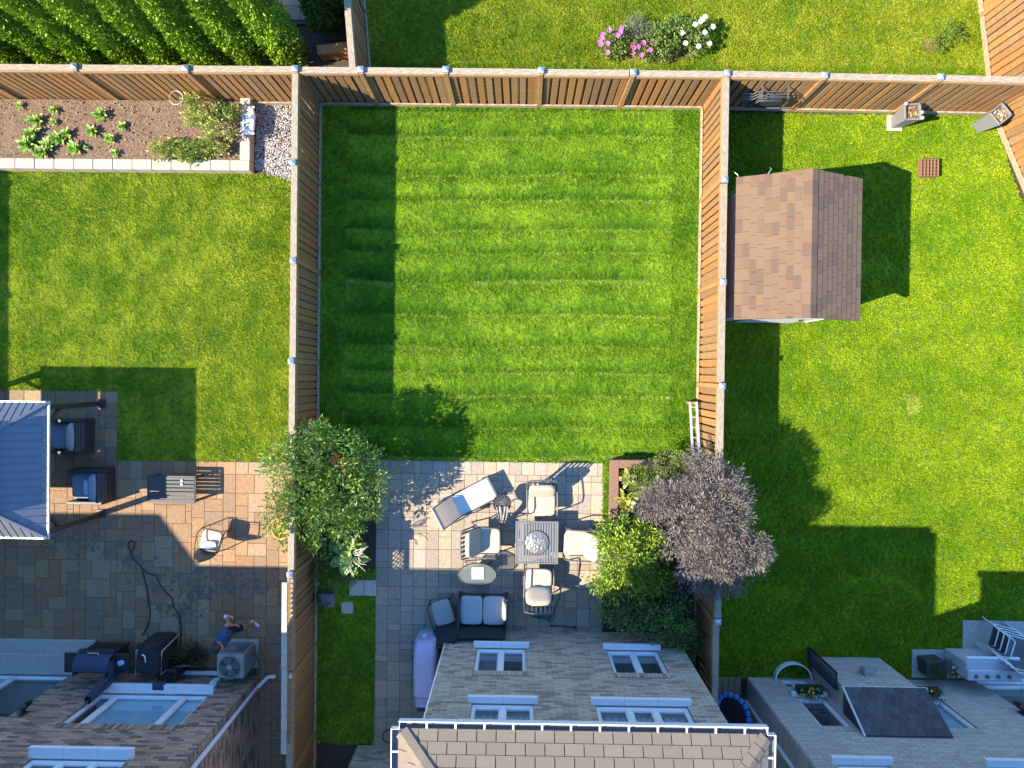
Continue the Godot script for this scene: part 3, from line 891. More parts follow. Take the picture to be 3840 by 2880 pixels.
func hip_roof(parent: Node, x0: float, z0: float, x1: float, z1: float, y: float, pitch: float, m: Material) -> MeshInstance3D:
	var b := MB.new()
	var r := minf(x1 - x0, z1 - z0) * 0.5
	var top := y + r * pitch
	var p := [Vector3(x0, y, z0), Vector3(x1, y, z0), Vector3(x1, y, z1), Vector3(x0, y, z1)]
	var a := Vector3(x0 + r, top, z0 + r)
	var c := Vector3(x1 - r, top, z1 - r)
	if x1 - x0 > z1 - z0:
		b.quad_out(p[0], p[1], c, a, Vector3(0, 1, -1)); b.quad_out(p[3], p[2], c, a, Vector3(0, 1, 1))
		b.tri_out(p[0], p[3], a, Vector3(-1, 1, 0)); b.tri_out(p[1], p[2], c, Vector3(1, 1, 0))
	else:
		b.tri_out(p[0], p[1], a, Vector3(0, 1, -1)); b.tri_out(p[3], p[2], c, Vector3(0, 1, 1))
		b.quad_out(p[0], p[3], c, a, Vector3(-1, 1, 0)); b.quad_out(p[1], p[2], c, a, Vector3(1, 1, 0))
	b.quad_out(p[0], p[1], p[2], p[3], Vector3(0, -1, 0))
	return built(parent, "roof", b, m)

func gutter(house: Node, a: Vector3, b: Vector3, out: Vector3, brackets: Array) -> void:
	var q := MB.new()
	var d := (b - a).normalized()
	var bs := Basis(d, Vector3.UP, d.cross(Vector3.UP))
	var mid := (a + b) * 0.5
	var l := a.distance_to(b)
	q.bev(mid + out * 0.06 + Vector3(0, -0.05, 0), Vector3(l, 0.006, 0.12), 0.0, bs)
	q.bev(mid + out * 0.006, Vector3(l, 0.10, 0.008), 0.0, bs)
	q.bev(mid + out * 0.121, Vector3(l, 0.09, 0.004), 0.0, bs)
	var g := built(house, "gutter", q, M["gutter_shade"])
	q = MB.new()
	q.bev(mid + out * 0.130, Vector3(l + 0.03, 0.10, 0.010), 0.003, bs)
	q.bev(mid + out * 0.126 + Vector3(0, 0.048, 0), Vector3(l + 0.03, 0.012, 0.018), 0.003, bs)
	q.bev(a - d * 0.004 + out * 0.06, Vector3(0.006, 0.10, 0.12), 0.0, bs)
	q.bev(b + d * 0.004 + out * 0.06, Vector3(0.006, 0.10, 0.12), 0.0, bs)
	label_part(built(g, "gutter_lip", q, M["white_paint"]), "white outer lip of the gutter")
	for t: float in brackets:
		var s := MB.new()
		s.bev(a + d * t + out * 0.062 + Vector3(0, 0.035, 0), Vector3(0.03, 0.012, 0.105), 0.003, bs)
		built(g, "bracket", s, M["white_paint"])

func shell(house: Node, x0: float, z0: float, x1: float, z1: float, h: float, m: Material, skip_back := true) -> void:
	var b := MB.new()                                          # the walls that face away from the camera
	if not skip_back: b.quad_out(Vector3(x0, 0, z0), Vector3(x1, 0, z0), Vector3(x1, h, z0), Vector3(x0, h, z0), Vector3(0, 0, -1))
	b.quad_out(Vector3(x0, 0, z1), Vector3(x1, 0, z1), Vector3(x1, h, z1), Vector3(x0, h, z1), Vector3(0, 0, 1))
	b.quad_out(Vector3(x0, h, z0), Vector3(x1, h, z0), Vector3(x1, h, z1), Vector3(x0, h, z1), Vector3.UP)
	built(house, "front_wall", b, m)

func downspout(house: Node, pts: Array, m: Material) -> void:
	var b := MB.new()
	for i in pts.size() - 1: b.bar(pts[i], pts[i + 1], 0.075, 0.055, Vector3(0, 0, 1) if absf((Vector3(pts[i + 1]) - Vector3(pts[i])).normalized().y) > 0.8 else Vector3.UP, 0.008)
	built(house, "downspout", b, m)

func make_houses() -> void:
	# --- middle house
	var h := thing("brick_house", "tan-grey brick house with white gutter and shingled roof", "house", Vector3(0, 0, 5.95))
	var ops := [Rect2(0.72, 1.05, 1.06, 1.22), Rect2(3.55, 1.05, 1.10, 1.22), Rect2(0.78, 3.68, 1.12, 1.25), Rect2(3.02, 3.68, 1.66, 1.25)]
	# wall runs from x = -1.56 to 3.68; seen from outside its local x runs the other way, so build it from the right end
	for i in ops.size():
		var o: Rect2 = ops[i]
		ops[i] = Rect2(5.24 - o.end.x, o.position.y, o.size.x, o.size.y)
	var w := wall(h, Vector3(3.68, 0, 0), Vector3(-1, 0, 0), Vector3(0, 0, -1), 5.24, 5.5, ops, "tan_brick", M["tan_mortar"], 300, 0.245, 0.079, 61)
	window(h, w, ops[0], [0.5, 0.5], 0.12, "", 3)
	window(h, w, ops[1], [0.5, 0.5], 0.12, "", 4)
	window(h, w, ops[2], [0.5, 0.5], 0.12, "curtain", 5)
	window(h, w, ops[3], [0.36, 0.28, 0.36], 0.12, "curtain", 6)
	wall(h, Vector3(-1.56, 0, 0), Vector3(0, 0, 1), Vector3(-1, 0, 0), 2.75, 5.5, [], "tan_brick", M["tan_mortar"], 0, 0.245, 0.079, 62)
	wall(h, Vector3(3.68, 0, 9.0), Vector3(0, 0, -1), Vector3(1, 0, 0), 9.0, 5.5, [], "tan_brick", M["tan_mortar"], 0, 0.245, 0.079, 63)
	var wo := [Rect2(0.25, 0.75, 0.7, 0.8)]
	var w2 := wall(h, Vector3(-1.56, 0, 2.75), Vector3(-1, 0, 0), Vector3(0, 0, -1), 2.1, 5.5, wo, "tan_brick", M["tan_mortar"], 20, 0.245, 0.079, 64)
	window(h, w2, wo[0], [1.0], 0.1, "", 7)
	wall(h, Vector3(-3.66, 0, 2.75), Vector3(0, 0, 1), Vector3(-1, 0, 0), 6.2, 5.5, [], "tan_brick", M["tan_mortar"], 0, 0.245, 0.079, 65)
	shell(h, -1.55, 0.01, 3.67, 9.0, 5.49, M["tan_mortar"])
	shell(h, -3.65, 2.76, -1.54, 9.0, 5.48, M["tan_mortar"])
	var roof := hip_roof(h, -1.78, -0.45, 3.90, 9.3, 5.56, 0.62, M["felt"])
	var sl := 0.178
	var slope := Vector3(0, 0.62, 1).normalized()
	shingles(roof, Vector3(-1.78, 5.56, -0.45), Vector3(1, 0, 0), slope, 5.68, 7, sl, 0.30, "roof_shingle", func(r: int) -> Vector2: return Vector2(0.16 + 0.151 * r, 5.52 - 0.151 * r), 5, 71)
	slope = Vector3(1, 0.62, 0).normalized()
	shingles(roof, Vector3(-1.78, 5.56, -0.45), Vector3(0, 0, 1), slope, 1.8, 7, sl, 0.30, "roof_shingle", func(r: int) -> Vector2: return Vector2(0.16 + 0.151 * r, 1.8), 5, 72)
	slope = Vector3(-1, 0.62, 0).normalized()
	shingles(roof, Vector3(3.90, 5.56, -0.45), Vector3(0, 0, 1), slope, 1.8, 7, sl, 0.30, "roof_shingle", func(r: int) -> Vector2: return Vector2(0.16 + 0.151 * r, 1.8), 5, 73)
	for s in [0, 1]:                                            # ridge caps down the two hips
		var c0 := Vector3(-1.78 if s == 0 else 3.90, 5.575, -0.45)
		var hd := Vector3(1.0 if s == 0 else -1.0, 0.62, 1).normalized()
		for i in 9:
			var b := MB.new()
			var sx := 1.0 if s == 0 else -1.0
			for q in 2:
				var e := Vector3(sx, 0, 0) if q == 0 else Vector3(0, 0, 1)
				var nn := Vector3(0, 1, -0.62).normalized() if q == 0 else Vector3(-0.62 * sx, 1, 0).normalized()
				e = (e - hd * e.dot(hd)).normalized()
				b.bev(e * 0.058 + nn * 0.006, Vector3(0.12, 0.008, 0.22), 0.002, Basis(e, nn, e.cross(nn)) * Basis(Vector3(1, 0, 0), 0.04 * signf(e.cross(nn).dot(hd))))
			part(roof, "hip_shingle", b.mesh(), M["roof_shingle%d" % [(i * 2 + s) % 5]], c0 + hd * (0.14 + i * 0.185) + Vector3(0, 0.02, 0))
	var br := []
	for i in 12: br.append(0.42 + i * 0.447)
	gutter(h, Vector3(-1.78, 5.53, -0.45), Vector3(3.90, 5.53, -0.45), Vector3(0, 0, -1), br)
	gutter(h, Vector3(-1.78, 5.53, 4.0), Vector3(-1.78, 5.53, -0.45), Vector3(-1, 0, 0), [3.2, 3.65, 4.1])
	gutter(h, Vector3(3.90, 5.53, -0.45), Vector3(3.90, 5.53, 4.0), Vector3(1, 0, 0), [0.35, 0.8, 1.25])
	var sf := MB.new()
	sf.box(Vector3(1.06, 5.505, -0.22), Vector3(5.6, 0.02, 0.43))
	built(h, "soffit", sf, M["white_paint"])
	var fl := MB.new()
	fl.bev(Vector3(-1.57, 2.7, 0.0), Vector3(0.025, 5.4, 0.025), 0.004)
	built(h, "corner_trim", fl, M["white_paint"])

	# --- house with the dark brown brick
	h = thing("brick_house", "dark brown brick house with wide blinded window", "house", Vector3(-6.0, 0, 7.1))
	ops = [Rect2(0.72, 1.02, 2.42, 1.36), Rect2(4.35, 0.12, 2.6, 2.05), Rect2(1.05, 3.68, 1.76, 1.3)]
	w = wall(h, Vector3.ZERO, Vector3(-1, 0, 0), Vector3(0, 0, -1), 8.0, 5.6, ops, "brown_brick", M["dark_mortar"], 300, 0.245, 0.079, 66)
	window(h, w, ops[0], [0.22, 0.62, 0.16], 0.2, "most", 8)
	window(h, w, ops[1], [0.5, 0.5], 0.12, "half", 9)
	window(h, w, ops[2], [0.33, 0.34, 0.33], 0.2, "curtain", 10)
	wall(h, Vector3(0, 0, 7.0), Vector3(0, 0, -1), Vector3(1, 0, 0), 7.0, 5.6, [], "brown_brick", M["dark_mortar"], 120, 0.245, 0.079, 67)
	shell(h, -8.0, 0.01, -0.01, 9.0, 5.59, M["dark_mortar"])
	hip_roof(h, -8.4, -0.42, 0.42, 9.4, 5.65, 0.6, M["felt"])
	gutter(h, Vector3(-8.4, 5.62, -0.42), Vector3(0.42, 5.62, -0.42), Vector3(0, 0, -1), [1.0, 2.0, 3.0])
	downspout(h, [Vector3(0.07, 5.4, 0.25), Vector3(0.07, 0.35, 0.14), Vector3(0.25, 0.08, -0.02), Vector3(0.42, 0.06, -0.02)], M["window_white"])
	var st := MB.new()
	st.bev(Vector3(-6.5, 0.05, -0.26), Vector3(4.6, 0.24, 0.50), 0.015)
	st.bev(Vector3(-6.3, 0.0, -0.64), Vector3(4.9, 0.10, 0.30), 0.015)
	built(h, "step", st, M["concrete"])
	var la := MB.new()                                         # carriage lamp on the wall
	la.lathe([Vector2(0.0, -0.14), Vector2(0.05, -0.12), Vector2(0.075, 0.10), Vector2(0.09, 0.11), Vector2(0.03, 0.19), Vector2(0.0, 0.2)], Vector3(-4.12, 1.95, -0.16), 6)
	la.bar(Vector3(-4.12, 2.08, -0.02), Vector3(-4.12, 2.08, -0.15), 0.03, 0.03)
	la.bev(Vector3(-4.12, 2.05, -0.02), Vector3(0.10, 0.2, 0.03), 0.006)
	built(h, "wall_lamp", la, M["black"])
	la = MB.new()
	la.bev(Vector3(-0.82, 0.5, -0.06), Vector3(0.16, 0.24, 0.10), 0.01)
	built(h, "meter_box", la, M["sill_stone"])
	la = MB.new()
	la.bev(Vector3(-1.6, 0.10, -0.09), Vector3(1.9, 0.05, 0.09), 0.006)
	built(h, "conduit", la, M["sill_stone"])

	# --- house with the grey brick and the projecting fireplace bay
	h = thing("brick_house", "pale grey brick house with fireplace bay and dark sloped roof", "house", Vector3(5.4, 0, 6.95))
	ops = [Rect2(0.72, 0.06, 0.6, 0.42), Rect2(0.74, 0.98, 0.62, 1.3), Rect2(3.22, 0.98, 0.66, 1.3), Rect2(5.3, 0.14, 1.9, 2.05), Rect2(0.42, 3.7, 0.95, 1.3), Rect2(3.2, 3.7, 1.4, 1.3)]
	for i in ops.size():
		var o: Rect2 = ops[i]
		ops[i] = Rect2(8.0 - o.end.x, o.position.y, o.size.x, o.size.y)
	w = wall(h, Vector3(8.0, 0, 0), Vector3(-1, 0, 0), Vector3(0, 0, -1), 8.0, 5.6, ops, "grey_brick", M["mortar"], 300, 0.245, 0.079, 68)
	window(h, w, ops[0], [0.5, 0.5], 0.0, "", 11)
	window(h, w, ops[1], [1.0], 0.1, "", 12)
	window(h, w, ops[2], [1.0], 0.1, "blind", 13)
	window(h, w, ops[3], [0.5, 0.5], 0.1, "", 14)
	window(h, w, ops[4], [0.5, 0.5], 0.13, "", 15)
	window(h, w, ops[5], [0.5, 0.5], 0.13, "", 16)
	wall(h, Vector3(0, 0, 0), Vector3(0, 0, 1), Vector3(-1, 0, 0), 7.0, 5.6, [], "grey_brick", M["mortar"], 60, 0.245, 0.079, 69)
	shell(h, 0.01, 0.01, 7.99, 9.0, 5.59, M["mortar"])
	hip_roof(h, -0.42, -0.42, 8.4, 9.4, 5.65, 0.6, M["felt"])
	gutter(h, Vector3(-0.42, 5.62, -0.42), Vector3(8.4, 5.62, -0.42), Vector3(0, 0, -1), [1.0, 2.0, 3.0])
	downspout(h, [Vector3(-0.06, 5.4, 0.5), Vector3(-0.06, 0.1, 0.5)], M["window_white"])
	# the bay: front and flank walls, steep dark roof, white flashing, flue vent
	wall(h, Vector3(3.05, 0, -0.5), Vector3(-1, 0, 0), Vector3(0, 0, -1), 1.55, 1.75, [], "grey_brick", M["mortar"], 40, 0.245, 0.079, 70)
	wall(h, Vector3(1.50, 0, -0.5), Vector3(0, 0, 1), Vector3(-1, 0, 0), 0.5, 1.75, [], "grey_brick", M["mortar"], 0, 0.245, 0.079, 74)
	wall(h, Vector3(3.05, 0, 0.0), Vector3(0, 0, -1), Vector3(1, 0, 0), 0.5, 1.75, [], "grey_brick", M["mortar"], 0, 0.245, 0.079, 75)
	var bp := MB.new()
	var e0 := Vector3(1.42, 1.76, -0.56)
	var e1 := Vector3(3.13, 1.76, -0.56)
	var t0 := Vector3(1.42, 2.72, -0.03)
	var t1 := Vector3(3.13, 2.72, -0.03)
	bp.quad_out(e0, e1, t1, t0, Vector3(0, 1, -1))
	bp.tri_out(e0, t0, Vector3(1.42, 1.76, -0.03), Vector3(-1, 0, 0))
	bp.tri_out(e1, t1, Vector3(3.13, 1.76, -0.03), Vector3(1, 0, 0))
	bp.quad_out(e0, e1, Vector3(3.13, 1.76, -0.03), Vector3(1.42, 1.76, -0.03), Vector3.DOWN)
	var bay := built(h, "bay_roof", bp, M["slate_shingle"])
	var up := (t0 - e0).normalized()
	for i in 5: M["slate_tile%d" % i] = plain("slate_tile%d" % i, lin(0.040 + 0.006 * i, 0.041 + 0.006 * i, 0.048 + 0.006 * i), 0.85)
	shingles(bay, e0, Vector3(1, 0, 0), up, 1.71, 7, 0.152, 0.17, "slate_tile", func(_r: int) -> Vector2: return Vector2(0.0, 1.71), 5, 76)
	bp = MB.new()
	bp.bev(Vector3(2.275, 1.745, -0.565), Vector3(1.75, 0.05, 0.03), 0.004)
	bp.bar(e0 + Vector3(-0.012, 0, 0), t0 + Vector3(-0.012, 0, 0), 0.02, 0.05, Vector3(0, 1, -1))
	built(bay, "flashing", bp, M["white_paint"])
	bp = MB.new()
	bp.bev(Vector3(2.30, 0.95, -0.575), Vector3(0.22, 0.24, 0.12), 0.01)
	bp.bev(Vector3(2.34, 1.04, -0.67), Vector3(0.28, 0.03, 0.08), 0.004)
	for i in 4: bp.box(Vector3(2.30, 0.87 + i * 0.045, -0.645), Vector3(0.2, 0.012, 0.03), Basis(Vector3(1, 0, 0), 0.5))
	built(h, "flue_vent", bp, M["unit_grey"])
	bp = MB.new()                                               # curved steel window well
	var arc := []
	for i in 13: arc.append(PI * i / 12.0)
	for i in 12:
		var a0: float = arc[i]
		var a1: float = arc[i + 1]
		var q0 := Vector3(1.02 - cos(a0) * 0.42, 0, -0.02 - sin(a0) * 0.38)
		var q1 := Vector3(1.02 - cos(a1) * 0.42, 0, -0.02 - sin(a1) * 0.38)
		bp.quad(q0 + Vector3(0, -0.06, 0), q1 + Vector3(0, -0.06, 0), q1 + Vector3(0, 0.16, 0), q0 + Vector3(0, 0.16, 0))
		bp.bar(q0 + Vector3(0, 0.165, 0), q1 + Vector3(0, 0.165, 0), 0.035, 0.02)
	built(h, "window_well", bp, M["sill_stone"])
	# --- taller house beyond the left edge of the photograph; its gable shades the tan patio
	h = thing("brick_house", "taller neighbouring house beyond the left edge, shading the tan patio", "house", Vector3(-15.7, 0, 6.1))
	shell(h, -7.0, 0.0, 0.0, 2.6, 7.0, M["dark_mortar"], false)
	var gb := MB.new()
	gb.quad_out(Vector3(0, 0, 0), Vector3(0, 0, 2.6), Vector3(0, 7.0, 2.6), Vector3(0, 7.0, 0), Vector3(1, 0, 0))
	gb.tri_out(Vector3(0, 7.0, 0), Vector3(0, 7.0, 2.6), Vector3(0, 7.85, 1.24), Vector3(1, 0, 0))
	built(h, "gable_wall", gb, M["dark_mortar"])
	gb = MB.new()
	gb.quad_out(Vector3(-7.2, 7.0, -0.27), Vector3(0.2, 7.0, -0.27), Vector3(0.2, 7.91, 1.24), Vector3(-7.2, 7.91, 1.24), Vector3(0, 1, -1))
	gb.quad_out(Vector3(-7.2, 7.0, 2.75), Vector3(0.2, 7.0, 2.75), Vector3(0.2, 7.91, 1.24), Vector3(-7.2, 7.91, 1.24), Vector3(0, 1, 1))
	built(h, "roof", gb, M["felt"])

# ---------------------------------------------------------------- plants

func unit3() -> Vector3:
	var y := rng.randf_range(-1, 1)
	var a := rng.randf() * TAU
	var r := sqrt(1.0 - y * y)
	return Vector3(cos(a) * r, y, sin(a) * r)

func foliage(blobs: Array, clusters: int, per: int, spread: float, ll: float, lw: float, cols: Array, seed_: int, lift := 0.35, fill := 0.5, low := -0.45) -> MB:
	rng.seed = seed_
	noise.seed = seed_
	var b := MB.new()
	var total := 0.0
	for q: Array in blobs: total += pow(q[1].x * q[1].y * q[1].z, 0.6667)
	for q: Array in blobs:
		var share := int(clusters * pow(q[1].x * q[1].y * q[1].z, 0.6667) / total)
		for i in share:
			var d := unit3()
			if d.y < low: d.y = -d.y
			var bump := 1.0 + 0.55 * noise.get_noise_3d(d.x * 95.0 + q[0].x * 40.0, d.y * 95.0, d.z * 95.0 + q[0].z * 40.0)
			var c: Vector3 = q[0] + d * q[1] * lerpf(fill, 1.0, sqrt(rng.randf())) * bump
			c.y = maxf(c.y, 0.06)
			var tint: Color = (cols[rng.randi() % cols.size()] as Color).lerp(cols[rng.randi() % cols.size()], rng.randf())
			for k in per:
				var o := unit3()
				var p := c + o * spread * pow(rng.randf(), 0.45)
				var dir := (o * 0.9 + d * 0.45 + unit3() * 0.5 + Vector3(0, lift, 0)).normalized()
				var side := dir.cross(unit3()).normalized()
				if dir.cross(side).y < 0: side = -side
				side = side.lerp(dir.cross(Vector3.UP).normalized(), 0.5).normalized()
				b.col = tint * rng.randf_range(0.72, 1.25)
				b.col.a = 1.0
				var s := rng.randf_range(0.7, 1.25)
				b.leaf(p, dir, side, ll * s, lw * s)
	return b

func stems(base: Vector3, r: float, tips: Array) -> MB:
	var b := MB.new()
	for t: Vector3 in tips:
		var mid := base.lerp(t, 0.45) + Vector3(rng.randf_range(-0.08, 0.08), (t.y - base.y) * 0.12, rng.randf_range(-0.08, 0.08))
		b.tube([base + Vector3(rng.randf_range(-r, r), -0.05, rng.randf_range(-r, r)), base.lerp(mid, 0.5) + Vector3(0, 0.03, 0), mid, t], r, 6, r * 0.25)
	return b

func shrub(n: String, label: String, category: String, at: Vector3, blobs: Array, clusters: int, per: int, spread: float, ll: float, lw: float, cols: Array, m: String, seed_: int, r := 0.03, lift := 0.35, group := "", fill := 0.5) -> Node3D:
	var t := thing(n, label, category, at, 0.0, group)
	built(t, "crown", foliage(blobs, clusters, per, spread, ll, lw, cols, seed_, lift, fill), M[m])
	var tips := []
	for q: Array in blobs:
		tips.append(q[0])
		for i in 3: tips.append(q[0] + unit3() * q[1] * 0.6)
	for i in tips.size(): tips[i].y = maxf(tips[i].y, 0.12)
	built(t, "trunk", stems(Vector3.ZERO, r, tips), M["bark"])
	return t

func big_leaf(l: float, w: float, arch: float, wave := 0.0) -> ArrayMesh:
	var b := MB.new()
	b.sheet(func(u: float, v: float) -> Vector3:
		var half := w * 0.5 * pow(sin(PI * clampf(0.06 + u * 0.94, 0.0, 1.0)), 0.75)
		var k := (v - 0.5) * 2.0
		return Vector3(k * half, sin(u * PI * 0.85) * arch + absf(k) * half * 0.35 + wave * sin(u * 15.0) * absf(k), u * l), 7, 4)
	return b.mesh()

func rosette(n: String, label: String, at: Vector3, count: int, l: float, w: float, arch: float, mats: Array, seed_: int, category := "plant", group := "", leaf_name := "leaf", tilt := 0.5) -> Node3D:
	rng.seed = seed_
	var t := thing(n, label, category, at, 0.0, group)
	var shapes := [big_leaf(l, w, arch, 0.006), big_leaf(l * 0.8, w * 0.9, arch * 1.2, 0.01), big_leaf(l * 1.1, w, arch * 0.8, 0.008)]
	for i in count:
		var a := i * 2.39996 + rng.randf() * 0.4
		var f := float(i) / count
		var s := lerpf(0.55, 1.0, f) * rng.randf_range(0.85, 1.15)
		part(t, leaf_name, shapes[rng.randi() % 3], mats[rng.randi() % mats.size()], Vector3(0, 0.02 + 0.05 * (1.0 - f), 0), Basis(Vector3.UP, a) * Basis(Vector3(1, 0, 0), -lerpf(1.15, tilt * 0.25, f)) * Basis.from_scale(Vector3.ONE * s))
	return t

func leaf_mat(key: String, r: float, g: float, b: float) -> StandardMaterial3D:
	var m := plain(key, lin(r, g, b), 0.45)
	m.cull_mode = BaseMaterial3D.CULL_DISABLED
	m.backlight_enabled = true
	m.backlight = Color(0.2, 0.28, 0.06)
	return m

func make_plants() -> void:
	# big glossy shrub by the tan patio fence
	var g := [Color(0.243, 0.358, 0.081), Color(0.134, 0.239, 0.045), Color(0.365, 0.464, 0.137), Color(0.279, 0.384, 0.113), Color(0.182, 0.292, 0.056), Color(0.316, 0.438, 0.097)]
	var t := shrub("leafy_tree", "dense glossy green tree overhanging the grey side fence", "tree", Vector3(-4.05, 0, 2.5), [
		[Vector3(0.05, 1.35, -0.5), Vector3(1.15, 0.85, 0.95)], [Vector3(-0.45, 1.55, -0.15), Vector3(0.72, 0.6, 0.9)], [Vector3(0.45, 1.2, 0.05), Vector3(0.85, 0.75, 0.9)],
		[Vector3(-0.15, 1.0, 0.75), Vector3(0.65, 0.65, 0.62)], [Vector3(-0.2, 1.65, -1.15), Vector3(0.5, 0.45, 0.42)], [Vector3(-0.75, 1.95, -0.75), Vector3(0.42, 0.32, 0.35)], [Vector3(0.85, 1.3, -0.35), Vector3(0.5, 0.45, 0.6)], [Vector3(-0.85, 1.7, 0.35), Vector3(0.35, 0.3, 0.4)], [Vector3(-0.9, 1.35, 0.85), Vector3(0.34, 0.3, 0.34)]], 400, 34, 0.15, 0.10, 0.047, g, "leaf_gloss", 101, 0.045)
	var br := foliage([[Vector3(0.42, 2.0, -0.72), Vector3(0.13, 0.08, 0.13)], [Vector3(0.55, 1.98, -0.55), Vector3(0.08, 0.06, 0.08)]], 16, 16, 0.06, 0.06, 0.022, [Color(0.28, 0.09, 0.035), Color(0.22, 0.10, 0.05)], 102)
	label_part(built(t, "withered_leaves", br, M["leaf"]), "small cluster of withered red-brown leaves")
	# purple lace-leaved shrub over the right fence
	var pu := [Color(0.218, 0.190, 0.186), Color(0.178, 0.145, 0.155), Color(0.281, 0.258, 0.233), Color(0.250, 0.232, 0.193), Color(0.188, 0.163, 0.175)]
	shrub("purple_shrub", "large purple-brown fine-leaved shrub over the orange fence", "shrub", Vector3(3.72, 0, 3.25), [
		[Vector3(0.25, 1.65, -0.15), Vector3(0.95, 0.75, 1.0)], [Vector3(0.35, 1.7, -0.95), Vector3(0.62, 0.5, 0.6)], [Vector3(0.4, 1.55, 0.65), Vector3(0.72, 0.6, 0.6)], [Vector3(-0.45, 1.5, -0.75), Vector3(0.55, 0.45, 0.42)],
		[Vector3(0.95, 1.7, 0.35), Vector3(0.5, 0.42, 0.45)], [Vector3(1.28, 1.85, 0.3), Vector3(0.26, 0.22, 0.3)], [Vector3(-0.85, 1.35, -0.55), Vector3(0.36, 0.3, 0.32)], [Vector3(0.15, 1.5, -1.45), Vector3(0.4, 0.3, 0.28)], [Vector3(0.45, 1.98, -0.35), Vector3(0.5, 0.35, 0.8)], [Vector3(0.5, 1.95, 0.45), Vector3(0.42, 0.3, 0.5)]], 1250, 38, 0.12, 0.09, 0.016, pu, "leaf_purple", 103, 0.04, 0.45)
	# bright shrub in front of it, dark bush below, pale one above
	var yg := [Color(0.300, 0.412, 0.049), Color(0.226, 0.347, 0.047), Color(0.390, 0.478, 0.074), Color(0.180, 0.298, 0.049)]
	shrub("bright_shrub", "yellow-green shrub beside the patio armchair", "shrub", Vector3(2.72, 0, 3.95), [
		[Vector3(-0.25, 0.95, 0.0), Vector3(0.75, 0.6, 0.75)], [Vector3(-0.55, 0.8, 0.5), Vector3(0.55, 0.45, 0.45)], [Vector3(-0.45, 0.85, -0.5), Vector3(0.5, 0.4, 0.42)], [Vector3(0.1, 1.2, -0.55), Vector3(0.28, 0.22, 0.3)], [Vector3(0.2, 0.85, 0.45), Vector3(0.5, 0.4, 0.42)]], 330, 30, 0.13, 0.088, 0.038, yg, "leaf", 104, 0.03)
	var dk := [Color(0.171, 0.274, 0.081), Color(0.115, 0.205, 0.058), Color(0.205, 0.320, 0.092)]
	shrub("dark_bush", "dark green bush against the house wall in shade", "bush", Vector3(2.85, 0, 5.15), [
		[Vector3(-0.35, 0.55, 0.0), Vector3(0.65, 0.5, 0.5)], [Vector3(0.35, 0.7, 0.05), Vector3(0.55, 0.55, 0.55)], [Vector3(0.62, 0.85, 0.45), Vector3(0.35, 0.5, 0.35)]], 230, 26, 0.12, 0.08, 0.034, dk, "leaf", 105, 0.025)
	var pg := [Color(0.24, 0.28, 0.06), Color(0.16, 0.22, 0.055), Color(0.18, 0.22, 0.09)]
	shrub("pale_shrub", "pale lime shrub at the foot of the aluminium ladder", "shrub", Vector3(3.42, 0, 1.98), [[Vector3(-0.05, 0.7, 0.0), Vector3(0.5, 0.4, 0.35)], [Vector3(0.15, 0.9, -0.12), Vector3(0.28, 0.22, 0.22)]], 150, 22, 0.09, 0.05, 0.022, pg, "leaf", 106, 0.02)
	shrub("bright_shrub", "small vivid green shrub in the corner of the timber planter", "shrub", Vector3(2.75, 0, 2.3), [[Vector3(0, 0.6, 0), Vector3(0.38, 0.32, 0.36)]], 110, 22, 0.08, 0.05, 0.02, [Color(0.17, 0.27, 0.03), Color(0.12, 0.21, 0.03)], "leaf", 107, 0.015)
	shrub("dark_bush", "low dark bush below the flowering hosta", "bush", Vector3(-4.25, 0, 4.5), [[Vector3(0, 0.35, 0), Vector3(0.42, 0.3, 0.4)], [Vector3(0.35, 0.3, 0.05), Vector3(0.3, 0.25, 0.3)]], 130, 22, 0.09, 0.06, 0.022, dk, "leaf", 108, 0.02)
	shrub("dark_bush", "narrow dark bush between house corner and shaded fence", "bush", Vector3(3.92, 0, 5.9), [[Vector3(-0.05, 0.5, 0), Vector3(0.25, 0.45, 0.55)]], 90, 20, 0.09, 0.055, 0.022, dk, "leaf", 109, 0.02)
	# hostas
	var h0 := [leaf_mat("hosta0", 0.13, 0.21, 0.03), leaf_mat("hosta1", 0.17, 0.25, 0.035), leaf_mat("hosta2", 0.10, 0.17, 0.03)]
	t = rosette("hosta", "broad-leaved hosta with pale flower stalks by the patio edge", Vector3(-3.70, 0.55, 3.98), 46, 0.58, 0.29, 0.22, h0, 111)
	var pt := MB.new()
	for i in 14: pt.tube([Vector3(0.05 * cos(i * 1.7), -0.58, 0.05 * sin(i * 1.7)), Vector3(0.03 * cos(i * 2.1), 0.05, 0.03 * sin(i * 2.1))], 0.012, 5)
	built(t, "petioles", pt, h0[0])
	rng.seed = 112
	var fs := MB.new()
	for i in 15:
		var a := rng.randf_range(-1.2, 1.9)
		var l := rng.randf_range(0.45, 0.75)
		var p := []
		for k in 6:
			var f := k / 5.0
			p.append(Vector3(cos(a) * l * f * 0.8, 0.2 + 0.45 * sin(f * 1.9), sin(a) * l * f * 0.7 + 0.02 * sin(f * 9.0 + i)))
		fs.tube(p, 0.006, 5)
		for k in 5: fs.leaf(p[5].lerp(p[3], k * 0.2), unit3(), unit3().normalized(), 0.05, 0.02)
	built(t, "flower_stalks", fs, leaf_mat("hosta_stalk", 0.42, 0.42, 0.33))
	var h1 := [leaf_mat("hosta3", 0.26, 0.25, 0.04), leaf_mat("hosta4", 0.30, 0.27, 0.07), leaf_mat("hosta5", 0.18, 0.20, 0.03)]
	rosette("hosta", "yellow-green hosta in the timber planter", Vector3(2.46, 0.18, 2.85), 28, 0.40, 0.19, 0.10, h1, 113)
